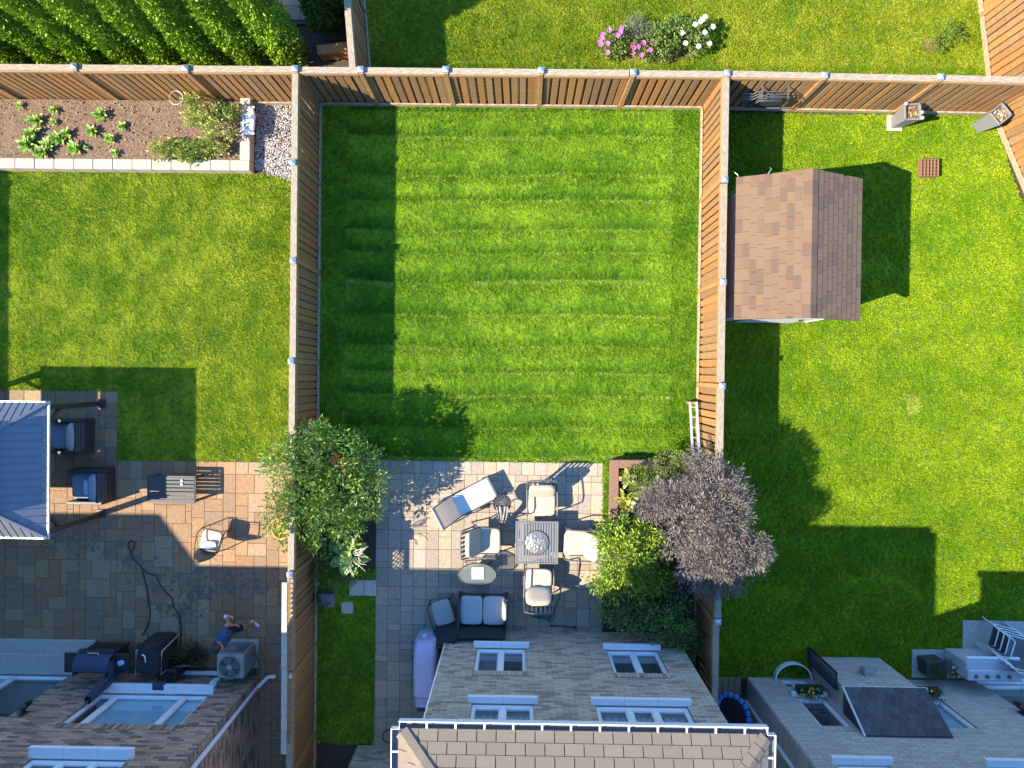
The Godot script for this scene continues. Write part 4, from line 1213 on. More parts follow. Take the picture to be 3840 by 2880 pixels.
	rosette("hosta", "pale variegated hosta beside the vivid shrub in the planter", Vector3(2.5, 0.2, 2.32), 20, 0.3, 0.11, 0.09, [leaf_mat("hosta6", 0.36, 0.33, 0.14), leaf_mat("hosta7", 0.25, 0.26, 0.08)], 114)
	# cedars along the back fence
	var cg := [Color(0.208, 0.342, 0.018), Color(0.149, 0.275, 0.018), Color(0.267, 0.386, 0.026), Color(0.127, 0.230, 0.018)]
	var cx := [-12.55, -11.6, -10.72, -9.86, -8.95, -8.05, -7.15, -6.25, -5.35]
	var cl := ["clipped cedar cut by the left edge of the photograph", "second cedar from the left edge", "third cedar from the left edge", "fourth cedar from the left edge", "fifth cedar from the left edge", "sixth cedar from the left edge", "third cedar counting back from the timber sleeper", "second cedar counting back from the timber sleeper", "cedar nearest the timber sleeper in the hedge row"]
	for i in cx.size():
		cedar(Vector3(cx[i], 0, -7.32 + 0.04 * sin(i * 2.3)), 4.4 + 0.35 * sin(i * 1.7), 0.35, cg, 120 + i, cl[i])
	cedar(Vector3(-4.35, 0, -8.35), 2.7, 0.5, [Color(0.07, 0.12, 0.02), Color(0.05, 0.095, 0.015)], 131, "dark cedar close behind the board fence, beyond the timber sleeper")
	# vegetable bed plants
	var lt := [leaf_mat("lettuce0", 0.19, 0.34, 0.03), leaf_mat("lettuce1", 0.13, 0.27, 0.03), leaf_mat("lettuce2", 0.26, 0.38, 0.07)]
	var spots := [[-9.63, -5.86, 1.1, "round leafy clump nearest the back fence in the bed"], [-11.12, -5.70, 1.15, "leafy clump heading the dense left patch"], [-11.33, -5.17, 1.25, "leafy clump at the lower left of the dense patch"], [-10.62, -5.30, 1.2, "large leafy clump in the middle of the dense patch"], [-9.84, -5.48, 0.95, "leafy clump left of the bare soil strip"], [-9.15, -5.6, 0.75, "small leafy clump standing alone on bare soil"], [-9.42, -5.33, 0.85, "star-shaped leafy clump below the lone clump"], [-10.23, -5.08, 1.15, "leafy clump at the right end of the dense patch"], [-10.73, -5.95, 0.75, "sparse leafy clump near the fence kickboard"], [-9.31, -4.99, 0.65, "small yellowish clump beside the stone edging"], [-11.51, -6.05, 0.6, "small pale clump in the corner by the fence"], [-11.0, -4.99, 1.15, "leafy clump touching the stone edging"], [-9.98, -5.1, 0.5, "tiny clump beside the dense patch"], [-10.73, -5.68, 0.6, "small clump above the dense patch"], [-11.2, -5.42, 1.15, "leafy clump in the left column of the dense patch"], [-10.85, -5.15, 1.0, "leafy clump wedged inside the dense patch"], [-10.42, -5.42, 0.9, "leafy clump on the upper right of the dense patch"]]
	for i in spots.size():
		var s: Array = spots[i]
		rosette("lettuce_plant", s[3], Vector3(s[0], 0.2, s[1]), 30, 0.22 * s[2], 0.065 * s[2], 0.035, lt, 140 + i, "plant", "leafy vegetables in the raised bed", "leaf", 1.2)
	var vy := [Color(0.396, 0.467, 0.089), Color(0.270, 0.378, 0.071), Color(0.539, 0.539, 0.161), Color(0.179, 0.287, 0.063), Color(0.611, 0.558, 0.216)]
	var tom := [[Vector3(-6.85, 0.2, -5.5), Vector3(0.42, 0.32, 0.40), "bushy tomato plant beside the printed bag"], [Vector3(-7.35, 0.2, -5.92), Vector3(0.26, 0.3, 0.34), "tomato plant climbing the fence by the ring stake"], [Vector3(-7.12, 0.2, -5.10), Vector3(0.40, 0.18, 0.20), "sprawling yellowing vine beside the stone corner"], [Vector3(-8.05, 0.2, -5.05), Vector3(0.34, 0.17, 0.18), "sprawling pale vine on the stone edging"], [Vector3(-7.55, 0.2, -5.0), Vector3(0.3, 0.15, 0.2), "sprawling vine between the two stone edging vines"], [Vector3(-6.55, 0.2, -5.85), Vector3(0.16, 0.2, 0.2), "small leafy plant against the stone edging by the bag"]]
	for i in tom.size():
		var s: Array = tom[i]
		shrub("tomato_plant", s[2], "plant", s[0], [[Vector3(0, s[1].y, 0), s[1] * 1.1]], 62 if i != 5 else 26, 15, 0.07, 0.075, 0.04, vy, "leaf", 160 + i, 0.008, 0.2, "climbing plants in the raised bed", 0.25)
	# flower patch on the lawn beyond the fence
	shrub("lavender_bush", "grey-green lavender bush in the flower patch", "bush", Vector3(2.58, 0, -7.85), [[Vector3(0, 0.2, 0), Vector3(0.36, 0.26, 0.34)]], 80, 24, 0.08, 0.10, 0.010, [Color(0.16, 0.19, 0.14), Color(0.12, 0.15, 0.12), Color(0.20, 0.22, 0.19)], "leaf", 170, 0.01, 0.9)
	var fb := [[Vector3(2.08, 0, -7.55), 0.34, "pink", "pink-flowered rose bush at the left of the flower patch"], [Vector3(3.12, 0, -7.65), 0.42, "", "leafy green bush in the middle of the flower patch"], [Vector3(3.88, 0, -7.75), 0.40, "white", "white-flowered rose bush at the right of the flower patch"], [Vector3(3.5, 0, -7.92), 0.32, "", "small leafy bush behind the white roses"], [Vector3(2.72, 0, -7.5), 0.26, "pink", "low pink-flecked bush below the lavender"]]
	for i in fb.size():
		var s: Array = fb[i]
		var r: float = s[1]
		var q := shrub("rose_bush", s[3], "bush", s[0], [[Vector3(0, r * 0.7, 0), Vector3(r, r * 0.75, r)]], int(70 * r / 0.35), 20, 0.08, 0.06, 0.034, [Color(0.15, 0.24, 0.05), Color(0.10, 0.18, 0.04), Color(0.22, 0.29, 0.09)], "leaf", 171 + i, 0.01, 0.35, "rose bushes of the flower patch")
		if s[2] == "": continue
		rng.seed = 180 + i
		for k in 11:
			var d := unit3()
			d.y = absf(d.y) * 0.7 + 0.3
			var fm := MB.new()
			for l in 9:
				var a := TAU * l / 9.0
				fm.leaf(Vector3(0, 0.01, 0), Vector3(cos(a), 0.35 + 0.3 * (l % 2), sin(a)).normalized(), Vector3(-sin(a), 0, cos(a)), 0.068, 0.06)
			part(q, "flower", fm.mesh(), leaf_mat("petal_" + s[2], 0.75 if s[2] == "white" else 0.62, 0.72 if s[2] == "white" else 0.12, 0.70 if s[2] == "white" else 0.42), Vector3(0, r * 0.7, 0) + d * Vector3(r, r * 0.85, r))
	one("planting_bed", "brown soil under the flower patch", "bed", flat([Vector2(1.85, -7.9), Vector2(2.2, -8.1), Vector2(3.2, -8.15), Vector2(4.1, -8.0), Vector2(4.15, -7.5), Vector2(3.3, -7.25), Vector2(2.3, -7.3)], 0.012), M["soil"], "", "structure")
	shrub("young_shrub", "small lone shrub leaning on the far lawn", "shrub", Vector3(9.5, 0, -7.75), [[Vector3(0.05, 0.3, -0.08), Vector3(0.28, 0.26, 0.26)], [Vector3(-0.08, 0.2, 0.1), Vector3(0.18, 0.14, 0.16)]], 60, 18, 0.08, 0.05, 0.02, [Color(0.14, 0.20, 0.03), Color(0.10, 0.15, 0.025)], "leaf", 190, 0.012)
	one("planting_bed", "ring of bare soil beside the small lone shrub", "bed", flat([Vector2(9.2, -7.8), Vector2(9.4, -7.9), Vector2(9.62, -7.8), Vector2(9.6, -7.62), Vector2(9.35, -7.56), Vector2(9.2, -7.65)], 0.014), M["soil"], "", "structure")

func cedar(at: Vector3, h: float, r: float, cols: Array, seed_: int, label: String) -> void:
	rng.seed = seed_
	noise.seed = seed_
	var t := thing("cedar_tree", label, "cedar", at, 0.0, "cedars of the clipped hedge")
	var b := MB.new()
	for i in 900:
		var f := pow(rng.randf(), 1.1)
		var a := rng.randf() * TAU
		var y := 0.1 + f * h
		var rr := r * (1.0 - pow(f, 3.0)) * lerpf(0.65, 1.0, sqrt(rng.randf())) * (1.0 + 0.3 * noise.get_noise_3d(cos(a) * 60.0, y * 60.0, sin(a) * 60.0)) + 0.04
		var o := Vector3(cos(a), 0, sin(a))
		var c := o * rr + Vector3(0, y, 0)
		var tint: Color = (cols[rng.randi() % cols.size()] as Color).lerp(cols[rng.randi() % cols.size()], rng.randf())
		for k in 17:
			var d := (o * rng.randf_range(0.2, 1.0) + Vector3(0, rng.randf_range(0.3, 1.2), 0) + unit3() * 0.6).normalized()
			b.col = tint * rng.randf_range(0.75, 1.25)
			b.col.a = 1.0
			b.leaf(c + unit3() * 0.075, d, d.cross(unit3()).normalized(), rng.randf_range(0.06, 0.10), rng.randf_range(0.028, 0.042))
	b.col = cols[cols.size() - 1]
	b.sheet(func(u: float, v: float) -> Vector3:
		var rr2 := r * 0.62 * (1.0 - pow(v, 3.0)) * (1.0 + 0.2 * noise.get_noise_3d(cos(u * TAU) * 70.0, v * h * 70.0, sin(u * TAU) * 70.0)) + 0.01
		return Vector3(cos(u * TAU) * rr2, 0.12 + v * h * 0.95, sin(u * TAU) * rr2), 12, 40)
	built(t, "crown", b, M["leaf"])
	b = MB.new()
	b.tube([Vector3(0, -0.07, 0), Vector3(0.02, h * 0.5, 0), Vector3(0, h * 0.9, 0.01)], 0.06, 7, 0.01)
	built(t, "trunk", b, M["bark"])

# ---------------------------------------------------------------- vegetable garden and shed garden

func make_bed() -> void:
	var t := thing("raised_bed", "raised vegetable bed edged with pale stone blocks", "garden bed", Vector3(-6.2, 0, -4.62))
	rng.seed = 201
	var b := MB.new()
	b.bev(Vector3(0, 0.13, 0), Vector3(0.445, 0.30, 0.235), 0.012)
	var bm := b.mesh()
	for i in 17: part(t, "edging_block", bm, M["block_stone"], Vector3(-0.23 - i * 0.45, rng.randf_range(-0.004, 0.004), -0.12), Basis(Vector3.UP, rng.randf_range(-0.006, 0.006)))
	for i in 4: part(t, "edging_block", bm, M["block_stone"], Vector3(-0.12, rng.randf_range(-0.004, 0.004), -0.47 - i * 0.45 + 0.004), Basis(Vector3.UP, PI / 2 + rng.randf_range(-0.006, 0.006)))
	noise.seed = 202
	b = MB.new()
	b.sheet(func(u: float, v: float) -> Vector3:
		var x := lerpf(-7.7, -0.24, u)
		var z := lerpf(-1.60, -0.24, v)
		return Vector3(x, 0.21 + 0.035 * noise.get_noise_2d(x * 120.0, z * 120.0) + 0.03 * noise.get_noise_2d(x * 30.0, z * 30.0), z), 150, 30)
	built(t, "soil", b, M["soil"])
	rng.seed = 203
	b = MB.new()                                               # crumbs and straw lying on the soil
	for i in 900:
		b.col = [Color(0.30, 0.20, 0.12), Color(0.14, 0.085, 0.05), Color(0.42, 0.32, 0.2)][rng.randi() % 3]
		var p := Vector3(rng.randf_range(-7.6, -0.3), 0.235, rng.randf_range(-1.55, -0.3))
		if rng.randf() < 0.5: b.leaf(p, Vector3(rng.randf_range(-1, 1), 0.1, rng.randf_range(-1, 1)).normalized(), Vector3(0, 0, 1), rng.randf_range(0.02, 0.06), 0.008)
		else: b.bev(p, Vector3.ONE * rng.randf_range(0.012, 0.03), 0.003, Basis(unit3(), rng.randf() * TAU))
	stuff_part(built(t, "soil_crumbs", b, M["painted"]))
	# ring stake for the tomato
	b = MB.new()
	var ring := []
	for i in 16: ring.append(Vector3(-7.58 + cos(TAU * i / 16.0) * 0.15, 0.95, -6.0 + sin(TAU * i / 16.0) * 0.15))
	b.tube(ring, 0.006, 5, -1.0, true)
	for i in 3: b.tube([ring[i * 5], Vector3(-7.58 + 0.08 * cos(i * 2.1), 0.18, -6.0 + 0.08 * sin(i * 2.1))], 0.005, 5)
	one("plant_stake", "wire ring stake around the tomato plant by the fence", "stake", b, M["aluminium"])
	# gravel strip
	one("gravel_bed", "dark base under the pale gravel strip", "bed", flat(rect(-6.2, -6.24, -4.78, -4.55), -0.015), M["dark_soil"], "", "structure")
	var gm := MB.new()
	gm.cushion(Vector3.ZERO, Vector3(0.034, 0.02, 0.023), Basis.IDENTITY, 2.6, 3)
	var mm := MultiMesh.new()
	mm.transform_format = MultiMesh.TRANSFORM_3D
	mm.use_colors = true
	mm.mesh = gm.mesh()
	rng.seed = 205
	mm.instance_count = 5600
	for i in mm.instance_count:
		var s := rng.randf_range(0.6, 1.45)
		var x := rng.randf_range(-6.18, -4.8)
		var z := rng.randf_range(-6.23, -4.56 + 0.06 * sin(x * 9.0) + rng.randf() * 0.05)
		if x < -5.9 and z > -4.7: z -= 0.25
		mm.set_instance_transform(i, Transform3D(Basis(unit3(), rng.randf() * TAU).scaled(Vector3(s, s, s)), Vector3(x, rng.randf_range(-0.005, 0.02), z)))
		var k := rng.randf()
		mm.set_instance_color(i, Color(0.36, 0.345, 0.34) * rng.randf_range(0.7, 1.3) if k < 0.62 else (Color(0.21, 0.18, 0.18) if k < 0.85 else Color(0.10, 0.09, 0.095)))
	var o := MultiMeshInstance3D.new()
	o.name = "gravel"
	o.multimesh = mm
	o.material_override = M["painted"]
	add_child(o)
	describe(o, "pale crushed gravel strip beside the vegetable bed", "gravel", "", "stuff")
	# bag of potting soil lying on the edging
	t = thing("soil_bag", "white printed plastic bag lying on the bed edging", "bag", Vector3(-6.22, 0.29, -5.74))
	b = MB.new()
	b.cushion(Vector3(0, 0.05, 0), Vector3(0.30, 0.12, 0.58), Basis.IDENTITY, 3.4, 12, 0.004)
	for s in [-1.0, 1.0]: b.bev(Vector3(0, 0.05, s * 0.295), Vector3(0.27, 0.006, 0.05), 0.002)
	built(t, "bag_body", b, M["white_paint"])
	var pr := MB.new()                                          # printed picture: loose patches of leaf green, red and yellow
	var patches := [[-0.02, -0.17, 0.05, 0.30, 0.10, 0.03], [0.05, -0.14, 0.045, 0.55, 0.30, 0.06], [0.06, -0.02, 0.05, 0.10, 0.22, 0.30], [-0.03, 0.02, 0.055, 0.25, 0.42, 0.5], [0.04, 0.10, 0.06, 0.04, 0.28, 0.10], [-0.04, 0.12, 0.05, 0.10, 0.32, 0.05], [0.03, 0.17, 0.04, 0.42, 0.10, 0.04], [-0.05, -0.06, 0.04, 0.12, 0.30, 0.05]]
	rng.seed = 207
	for p: Array in patches:
		pr.col = Color(p[3], p[4], p[5])
		for k in 5: pr.leaf(Vector3(p[0] - 0.02, 0.1095 + 0.001 * k, p[1]), Vector3(cos(k * 1.25), 0, sin(k * 1.25)), Vector3(-sin(k * 1.25), 0, cos(k * 1.25)), p[2], p[2] * 0.6, 0.02)
	built(t, "printed_picture", pr, M["painted"])
	# timber sleeper beyond the fence
	b = MB.new()
	b.bev(Vector3(-4.28, 0.14, -7.36), Vector3(0.75, 0.28, 0.16), 0.01, Basis(Vector3.UP, 0.12))
	b.bev(Vector3(-4.28, 0.30, -7.40), Vector3(0.8, 0.04, 0.22), 0.006, Basis(Vector3.UP, 0.12))
	one("timber_sleeper", "short orange-brown timber sleeper beside the cedars", "timber", b, M["post_wood"])

func make_shed() -> void:
	var t := thing("garden_shed", "pale shed with pinkish brown shingle roof", "shed", Vector3(5.61, 0, -2.63))
	var hw := 1.08
	var hz := 1.30
	var eh := 2.02
	var rh := 2.62
	var b := MB.new()
	for s in [-1.0, 1.0]:
		b.quad_out(Vector3(s * hw, 0, -hz), Vector3(s * hw, 0, hz), Vector3(s * hw, eh, hz), Vector3(s * hw, eh, -hz), Vector3(s, 0, 0))
		b.quad_out(Vector3(-hw, 0, s * hz), Vector3(hw, 0, s * hz), Vector3(hw, eh, s * hz), Vector3(-hw, eh, s * hz), Vector3(0, 0, s))
		b.tri_out(Vector3(-hw, eh, s * hz), Vector3(hw, eh, s * hz), Vector3(0, rh, s * hz), Vector3(0, 0, s))
	built(t, "wall", b, M["shed_wall"])
	b = MB.new()
	for i in 7: b.bev(Vector3(-hw - 0.008, 1.0, -hz + 0.08 + i * 0.42), Vector3(0.02, 1.95, 0.03), 0.003)
	for i in 6: b.bev(Vector3(-hw + 0.08 + i * 0.4, 1.0, hz + 0.008), Vector3(0.03, 1.95, 0.02), 0.003)
	built(t, "batten", b, M["shed_wall"])
	b = MB.new()
	var ex := 1.24
	var ez := 1.435
	var ey := 2.06
	var top := 2.70
	for s in [-1.0, 1.0]:
		b.quad_out(Vector3(s * ex, ey, -ez), Vector3(s * ex, ey, ez), Vector3(0, top, ez), Vector3(0, top, -ez), Vector3(s, 1, 0))
		b.quad_out(Vector3(s * ex, ey - 0.05, -ez), Vector3(s * ex, ey - 0.05, ez), Vector3(0, top - 0.05, ez), Vector3(0, top - 0.05, -ez), Vector3(-s, -1, 0))
		b.quad_out(Vector3(s * ex, ey, -ez), Vector3(s * ex, ey, ez), Vector3(s * ex, ey - 0.05, ez), Vector3(s * ex, ey - 0.05, -ez), Vector3(s, 0, 0))
		for q in [-1.0, 1.0]: b.quad_out(Vector3(s * ex, ey, q * ez), Vector3(0, top, q * ez), Vector3(0, top - 0.05, q * ez), Vector3(s * ex, ey - 0.05, q * ez), Vector3(0, 0, q))
	var roof := built(t, "roof", b, M["felt"])
	var len_ := Vector2(ex, top - ey).length()
	var rows := 10
	shingles(roof, Vector3(-ex - 0.01, ey, ez), Vector3(0, 0, -1), Vector3(ex, top - ey, 0).normalized(), ez * 2, rows, len_ / rows, 0.245, "shed_shingle", func(_r: int) -> Vector2: return Vector2(0, ez * 2), 5, 211)
	shingles(roof, Vector3(ex + 0.01, ey, -ez), Vector3(0, 0, 1), Vector3(-ex, top - ey, 0).normalized(), ez * 2, rows, len_ / rows, 0.245, "shed_shingle", func(_r: int) -> Vector2: return Vector2(0, ez * 2), 5, 212)
	for i in 12:
		b = MB.new()
		for s in [-1.0, 1.0]:
			var d := Vector3(s * ex, -(top - ey), 0).normalized()
			b.bev(Vector3(0, top + 0.028, -ez + 0.12 + i * 0.239) + d * 0.075, Vector3(0.16, 0.012, 0.25), 0.003, Basis(d, Vector3(0, 0, 1).cross(d), Vector3(0, 0, 1)))
		part(roof, "ridge_shingle", b.mesh(), M["shed_shingle%d" % [i * 3 % 5]])
	b = MB.new()
	b.bev(Vector3(0.0, 0.95, hz + 0.02), Vector3(1.3, 1.85, 0.03), 0.006)
	var door := built(t, "door", b, M["shed_wall"])
	b = MB.new()
	b.bev(Vector3(0.5, 1.0, hz + 0.05), Vector3(0.04, 0.18, 0.04), 0.008)
	built(door, "handle", b, M["black"])
	b = MB.new()                                                # two bent wires sticking out behind the shed
	b.tube([Vector3(-0.75, 0.1, -1.42), Vector3(-0.74, 1.3, -1.46), Vector3(-0.66, 1.62, -1.52), Vector3(-0.52, 1.72, -1.60), Vector3(-0.42, 1.66, -1.72), Vector3(-0.40, 1.52, -1.80)], 0.009, 6)
	b.tube([Vector3(-1.0, 0.1, -1.42), Vector3(-1.0, 1.2, -1.46), Vector3(-1.03, 1.5, -1.54), Vector3(-1.10, 1.6, -1.62), Vector3(-1.16, 1.5, -1.72)], 0.009, 6)
	one("bent_wire", "thin bent wire hoops behind the shed", "wire", b, M["aluminium"]).position = Vector3(5.61, 0, -2.63)

func tall_planter(label: String, at: Vector3, turn: float, h: float, w: float, seed_: int) -> void:
	var t := thing("tall_planter", label, "planter", at, turn, "tall tapered planters by the back fence")
	var b := MB.new()
	for s in 4:
		var r := Basis(Vector3.UP, s * PI / 2)
		b.quad_out(r * Vector3(-w * 0.33, 0, w * 0.33), r * Vector3(w * 0.33, 0, w * 0.33), r * Vector3(w * 0.5, h, w * 0.5), r * Vector3(-w * 0.5, h, w * 0.5), r * Vector3(0, 0, 1))
		b.quad_out(r * Vector3(-w * 0.42, h, w * 0.42), r * Vector3(w * 0.42, h, w * 0.42), r * Vector3(w * 0.42, h - 0.12, w * 0.42), r * Vector3(-w * 0.42, h - 0.12, w * 0.42), r * Vector3(0, 0, -1))
		b.bev(r * Vector3(0, h, w * 0.46), Vector3(w, 0.03, w * 0.09), 0.004, r)
	built(t, "planter_body", b, M["planter_grey"])
	b = MB.new()
	b.box(Vector3(0, h - 0.1, 0), Vector3(w * 0.83, 0.06, w * 0.83))
	built(t, "soil", b, M["soil"])
	rng.seed = seed_
	b = MB.new()
	for i in 70:
		b.col = [Color(0.34, 0.16, 0.10), Color(0.42, 0.30, 0.17), Color(0.20, 0.19, 0.05), Color(0.5, 0.44, 0.33)][rng.randi() % 4]
		var d := (unit3() + Vector3(0, 0.6, 0)).normalized()
		b.leaf(Vector3(rng.randf_range(-0.3, 0.3) * w, h - 0.07, rng.randf_range(-0.3, 0.3) * w), d, d.cross(unit3()).normalized(), rng.randf_range(0.06, 0.13), 0.03)
	built(t, "withered_plant", b, M["leaf"])

func make_shed_garden() -> void:
	var b := MB.new()
	b.bev(Vector3(8.57, 0.0, -5.92), Vector3(0.36, 0.07, 0.36), 0.01)
	one("stone_slab", "white square slab under the tall planter", "slab", b, M["block_stone"])
	tall_planter("tall grey tapered planter on a white slab by the fence", Vector3(8.6, 0.035, -5.92), 0.05, 0.68, 0.36, 221)
	var q := MB.new()
	for p in [Vector3(-0.17, 0.72, -0.16), Vector3(0.19, 0.70, 0.02), Vector3(0.20, 0.70, 0.14)]: q.cushion(Vector3(8.6, 0.0, -5.92) + p + Vector3(0, 0.04, 0), Vector3(0.09, 0.09, 0.09), Basis.IDENTITY, 2.0, 6)
	one("ornament_balls", "grey stone balls on the rim of the slab planter", "ornament", q, M["unit_grey"])
	tall_planter("tall grey tapered planter in the corner by the slanting fence", Vector3(10.5, 0, -5.88), 0.7, 0.75, 0.36, 222)
	# iron grate
	var t := thing("iron_grate", "rusty iron drain grate standing in the grass", "grate", Vector3(9.32, 0, -4.87))
	for i in 6:
		b = MB.new()
		b.bev(Vector3(-0.19 + i * 0.076, 0.09, 0), Vector3(0.018, 0.16, 0.40), 0.004)
		built(t, "bar", b, M["rust"])
		b = MB.new()
		b.bev(Vector3(0, 0.085, -0.19 + i * 0.076), Vector3(0.44, 0.13, 0.016), 0.004)
		built(t, "bar", b, M["rust"])
	# folded chairs hanging on the fence
	for i in 3:
		t = thing("folding_chair", ["folded metal chair hung on the fence, outermost of three", "folded metal chair hung on the fence, middle of three", "folded metal chair hung on the fence, nearest the boards"][i], "chair", Vector3(5.36, 0.55, -6.02 - i * 0.055), 0.0, "folded chairs hung on the fence")
		b = MB.new()
		var z := 0.0
		b.tube([Vector3(-0.42, 0.05, z), Vector3(-0.46, 0.4, z + 0.015), Vector3(-0.34, 0.66, z), Vector3(0.30, 0.68, z), Vector3(0.40, 0.42, z + 0.015), Vector3(0.36, 0.05, z), Vector3(-0.42, 0.05, z)], 0.011, 7)
		b.tube([Vector3(-0.36, 0.12, z + 0.02), Vector3(-0.25, 0.52, z + 0.03), Vector3(0.24, 0.54, z + 0.03), Vector3(0.32, 0.12, z + 0.02)], 0.010, 7)
		built(t, "frame", b, M["frame_grey"])
		b = MB.new()
		b.cushion(Vector3(-0.02, 0.34, z), Vector3(0.55, 0.36, 0.02), Basis.IDENTITY, 6.0, 5)
		built(t, "seat", b, M["frame_dark"])
		b = MB.new()
		for k in 4: b.tube([Vector3(-0.62, 0.48 + k * 0.04, z + 0.01), Vector3(-0.42, 0.46 + k * 0.04, z + 0.01)], 0.007, 6)
		built(t, "leg", b, M["frame_grey"])
	b = MB.new()
	for x in [5.1, 5.65]: b.bar(Vector3(x, 1.30, -6.24), Vector3(x, 1.28, -5.96), 0.03, 0.02)
	one("fence_bracket", "bracket pair carrying the folded chairs on the fence", "bracket", b, M["frame_grey"])

# ---------------------------------------------------------------- gazebo and the tan patio

func make_gazebo() -> void:
	var c := Vector3(-11.42, 0, 2.05)
	var t := thing("gazebo", "gazebo with blue-grey ribbed metal roof", "gazebo", c)
	var hx := 1.80
	var hz := 1.40
	var ey := 2.05
	var slope := 0.62
	var inx := 1.0
	var inz := 0.78
	var top := ey + (hx - inx) * slope
	var quads := [[Vector3(hx, ey, -hz), Vector3(hx, ey, hz), Vector3(inx, top, inz), Vector3(inx, top, -inz), Vector3(1, 1, 0)], [Vector3(-hx, ey, -hz), Vector3(-hx, ey, hz), Vector3(-inx, top, inz), Vector3(-inx, top, -inz), Vector3(-1, 1, 0)],
		[Vector3(-hx, ey, -hz), Vector3(hx, ey, -hz), Vector3(inx, top, -inz), Vector3(-inx, top, -inz), Vector3(0, 1, -1)], [Vector3(-hx, ey, hz), Vector3(hx, ey, hz), Vector3(inx, top, inz), Vector3(-inx, top, inz), Vector3(0, 1, 1)]]
	for q: Array in quads:
		var b := MB.new()
		b.quad_out(q[0], q[1], q[2], q[3], q[4])
		b.quad_out(q[0] - Vector3(0, 0.02, 0), q[1] - Vector3(0, 0.02, 0), q[2] - Vector3(0, 0.02, 0), q[3] - Vector3(0, 0.02, 0), -Vector3(q[4]))
		var panel := built(t, "roof_panel", b, M["roof_metal"])
		var l: float = q[0].distance_to(q[1])
		var n := int(l / 0.148)
		for i in range(1, n):
			var f := float(i) / n
			var lo: Vector3 = q[0].lerp(q[1], f)
			var e: Vector3 = (q[1] - q[0]).normalized()
			var up: Vector3 = ((q[2] + q[3]) * 0.5 - (q[0] + q[1]) * 0.5)
			var edge: float = minf(f, 1.0 - f) * l
			var reach := clampf(edge / ((l - q[2].distance_to(q[3])) * 0.5), 0.0, 1.0)
			if reach < 0.08: continue
			var r := MB.new()
			r.bar(lo + Vector3(0, 0.006, 0), lo + up * reach * 0.97 + Vector3(0, 0.006, 0), 0.02, 0.016, Vector3(q[4]).normalized(), 0.004)
			built(panel, "rib", r, M["roof_metal"])
	for sx in [-1.0, 1.0]:
		for sz in [-1.0, 1.0]:
			var b := MB.new()
			b.bar(Vector3(sx * hx, ey + 0.02, sz * hz), Vector3(sx * inx, top + 0.03, sz * inz), 0.07, 0.03, Vector3.UP, 0.006)
			built(t, "hip_cap", b, M["roof_metal"])
			b = MB.new()
			b.bev(Vector3(sx * 1.69, 1.0, sz * 1.29), Vector3(0.11, 2.0, 0.11), 0.008)
			b.bev(Vector3(sx * 1.69, 0.02, sz * 1.29), Vector3(0.2, 0.04, 0.2), 0.006)
			built(t, "post", b, M["frame_dark"])
			b = MB.new()
			b.bar(Vector3(sx * 1.69, 1.5, sz * 1.29), Vector3(sx * 1.30, 1.96, sz * 1.29), 0.05, 0.07, Vector3.UP, 0.005)
			b.bar(Vector3(sx * 1.69, 1.5, sz * 1.29), Vector3(sx * 1.69, 1.96, sz * 0.90), 0.05, 0.07, Vector3.UP, 0.005)
			built(t, "brace", b, M["frame_dark"])
	for s in [-1.0, 1.0]:
		var b := MB.new()
		b.bev(Vector3(0, 1.98, s * 1.29), Vector3(3.4, 0.12, 0.09), 0.008)
		built(t, "beam", b, M["frame_dark"])
		b = MB.new()
		b.bev(Vector3(s * 1.69, 1.985, 0), Vector3(0.088, 0.10, 2.5), 0.008)
		built(t, "beam", b, M["frame_dark"])
	var e := MB.new()
	e.bev(Vector3(hx, ey - 0.01, 0), Vector3(0.035, 0.05, hz * 2 + 0.035), 0.006)
	e.bev(Vector3(-hx, ey - 0.01, 0), Vector3(0.035, 0.05, hz * 2 + 0.035), 0.006)
	e.bev(Vector3(0, ey - 0.01, hz), Vector3(hx * 2 - 0.04, 0.046, 0.033), 0.006)
	e.bev(Vector3(0, ey - 0.01, -hz), Vector3(hx * 2 - 0.04, 0.046, 0.033), 0.006)
	label_part(built(t, "eave_trim", e, M["aluminium"]), "pale metal eave trim")
	var up := MB.new()                                          # upper vent tier
	var y0 := top + 0.16
	var ap := Vector3(0, y0 + 0.6, 0)
	var k := [Vector3(1.12, y0, 0.9), Vector3(1.12, y0, -0.9), Vector3(-1.12, y0, -0.9), Vector3(-1.12, y0, 0.9)]
	for i in 4: up.tri_out(k[i], k[(i + 1) % 4], ap, Vector3(k[i]) + Vector3(k[(i + 1) % 4]))
	up.quad_out(k[0], k[1], k[2], k[3], Vector3.DOWN)
	for i in 4: up.bar(Vector3(k[i]) * Vector3(0.85, 1, 0.85), Vector3(k[i]) * Vector3(0.85, 1, 0.85) - Vector3(0, 0.25, 0), 0.05, 0.05, Vector3(1, 0, 0))
	built(t, "vent_tier", up, M["roof_metal"])

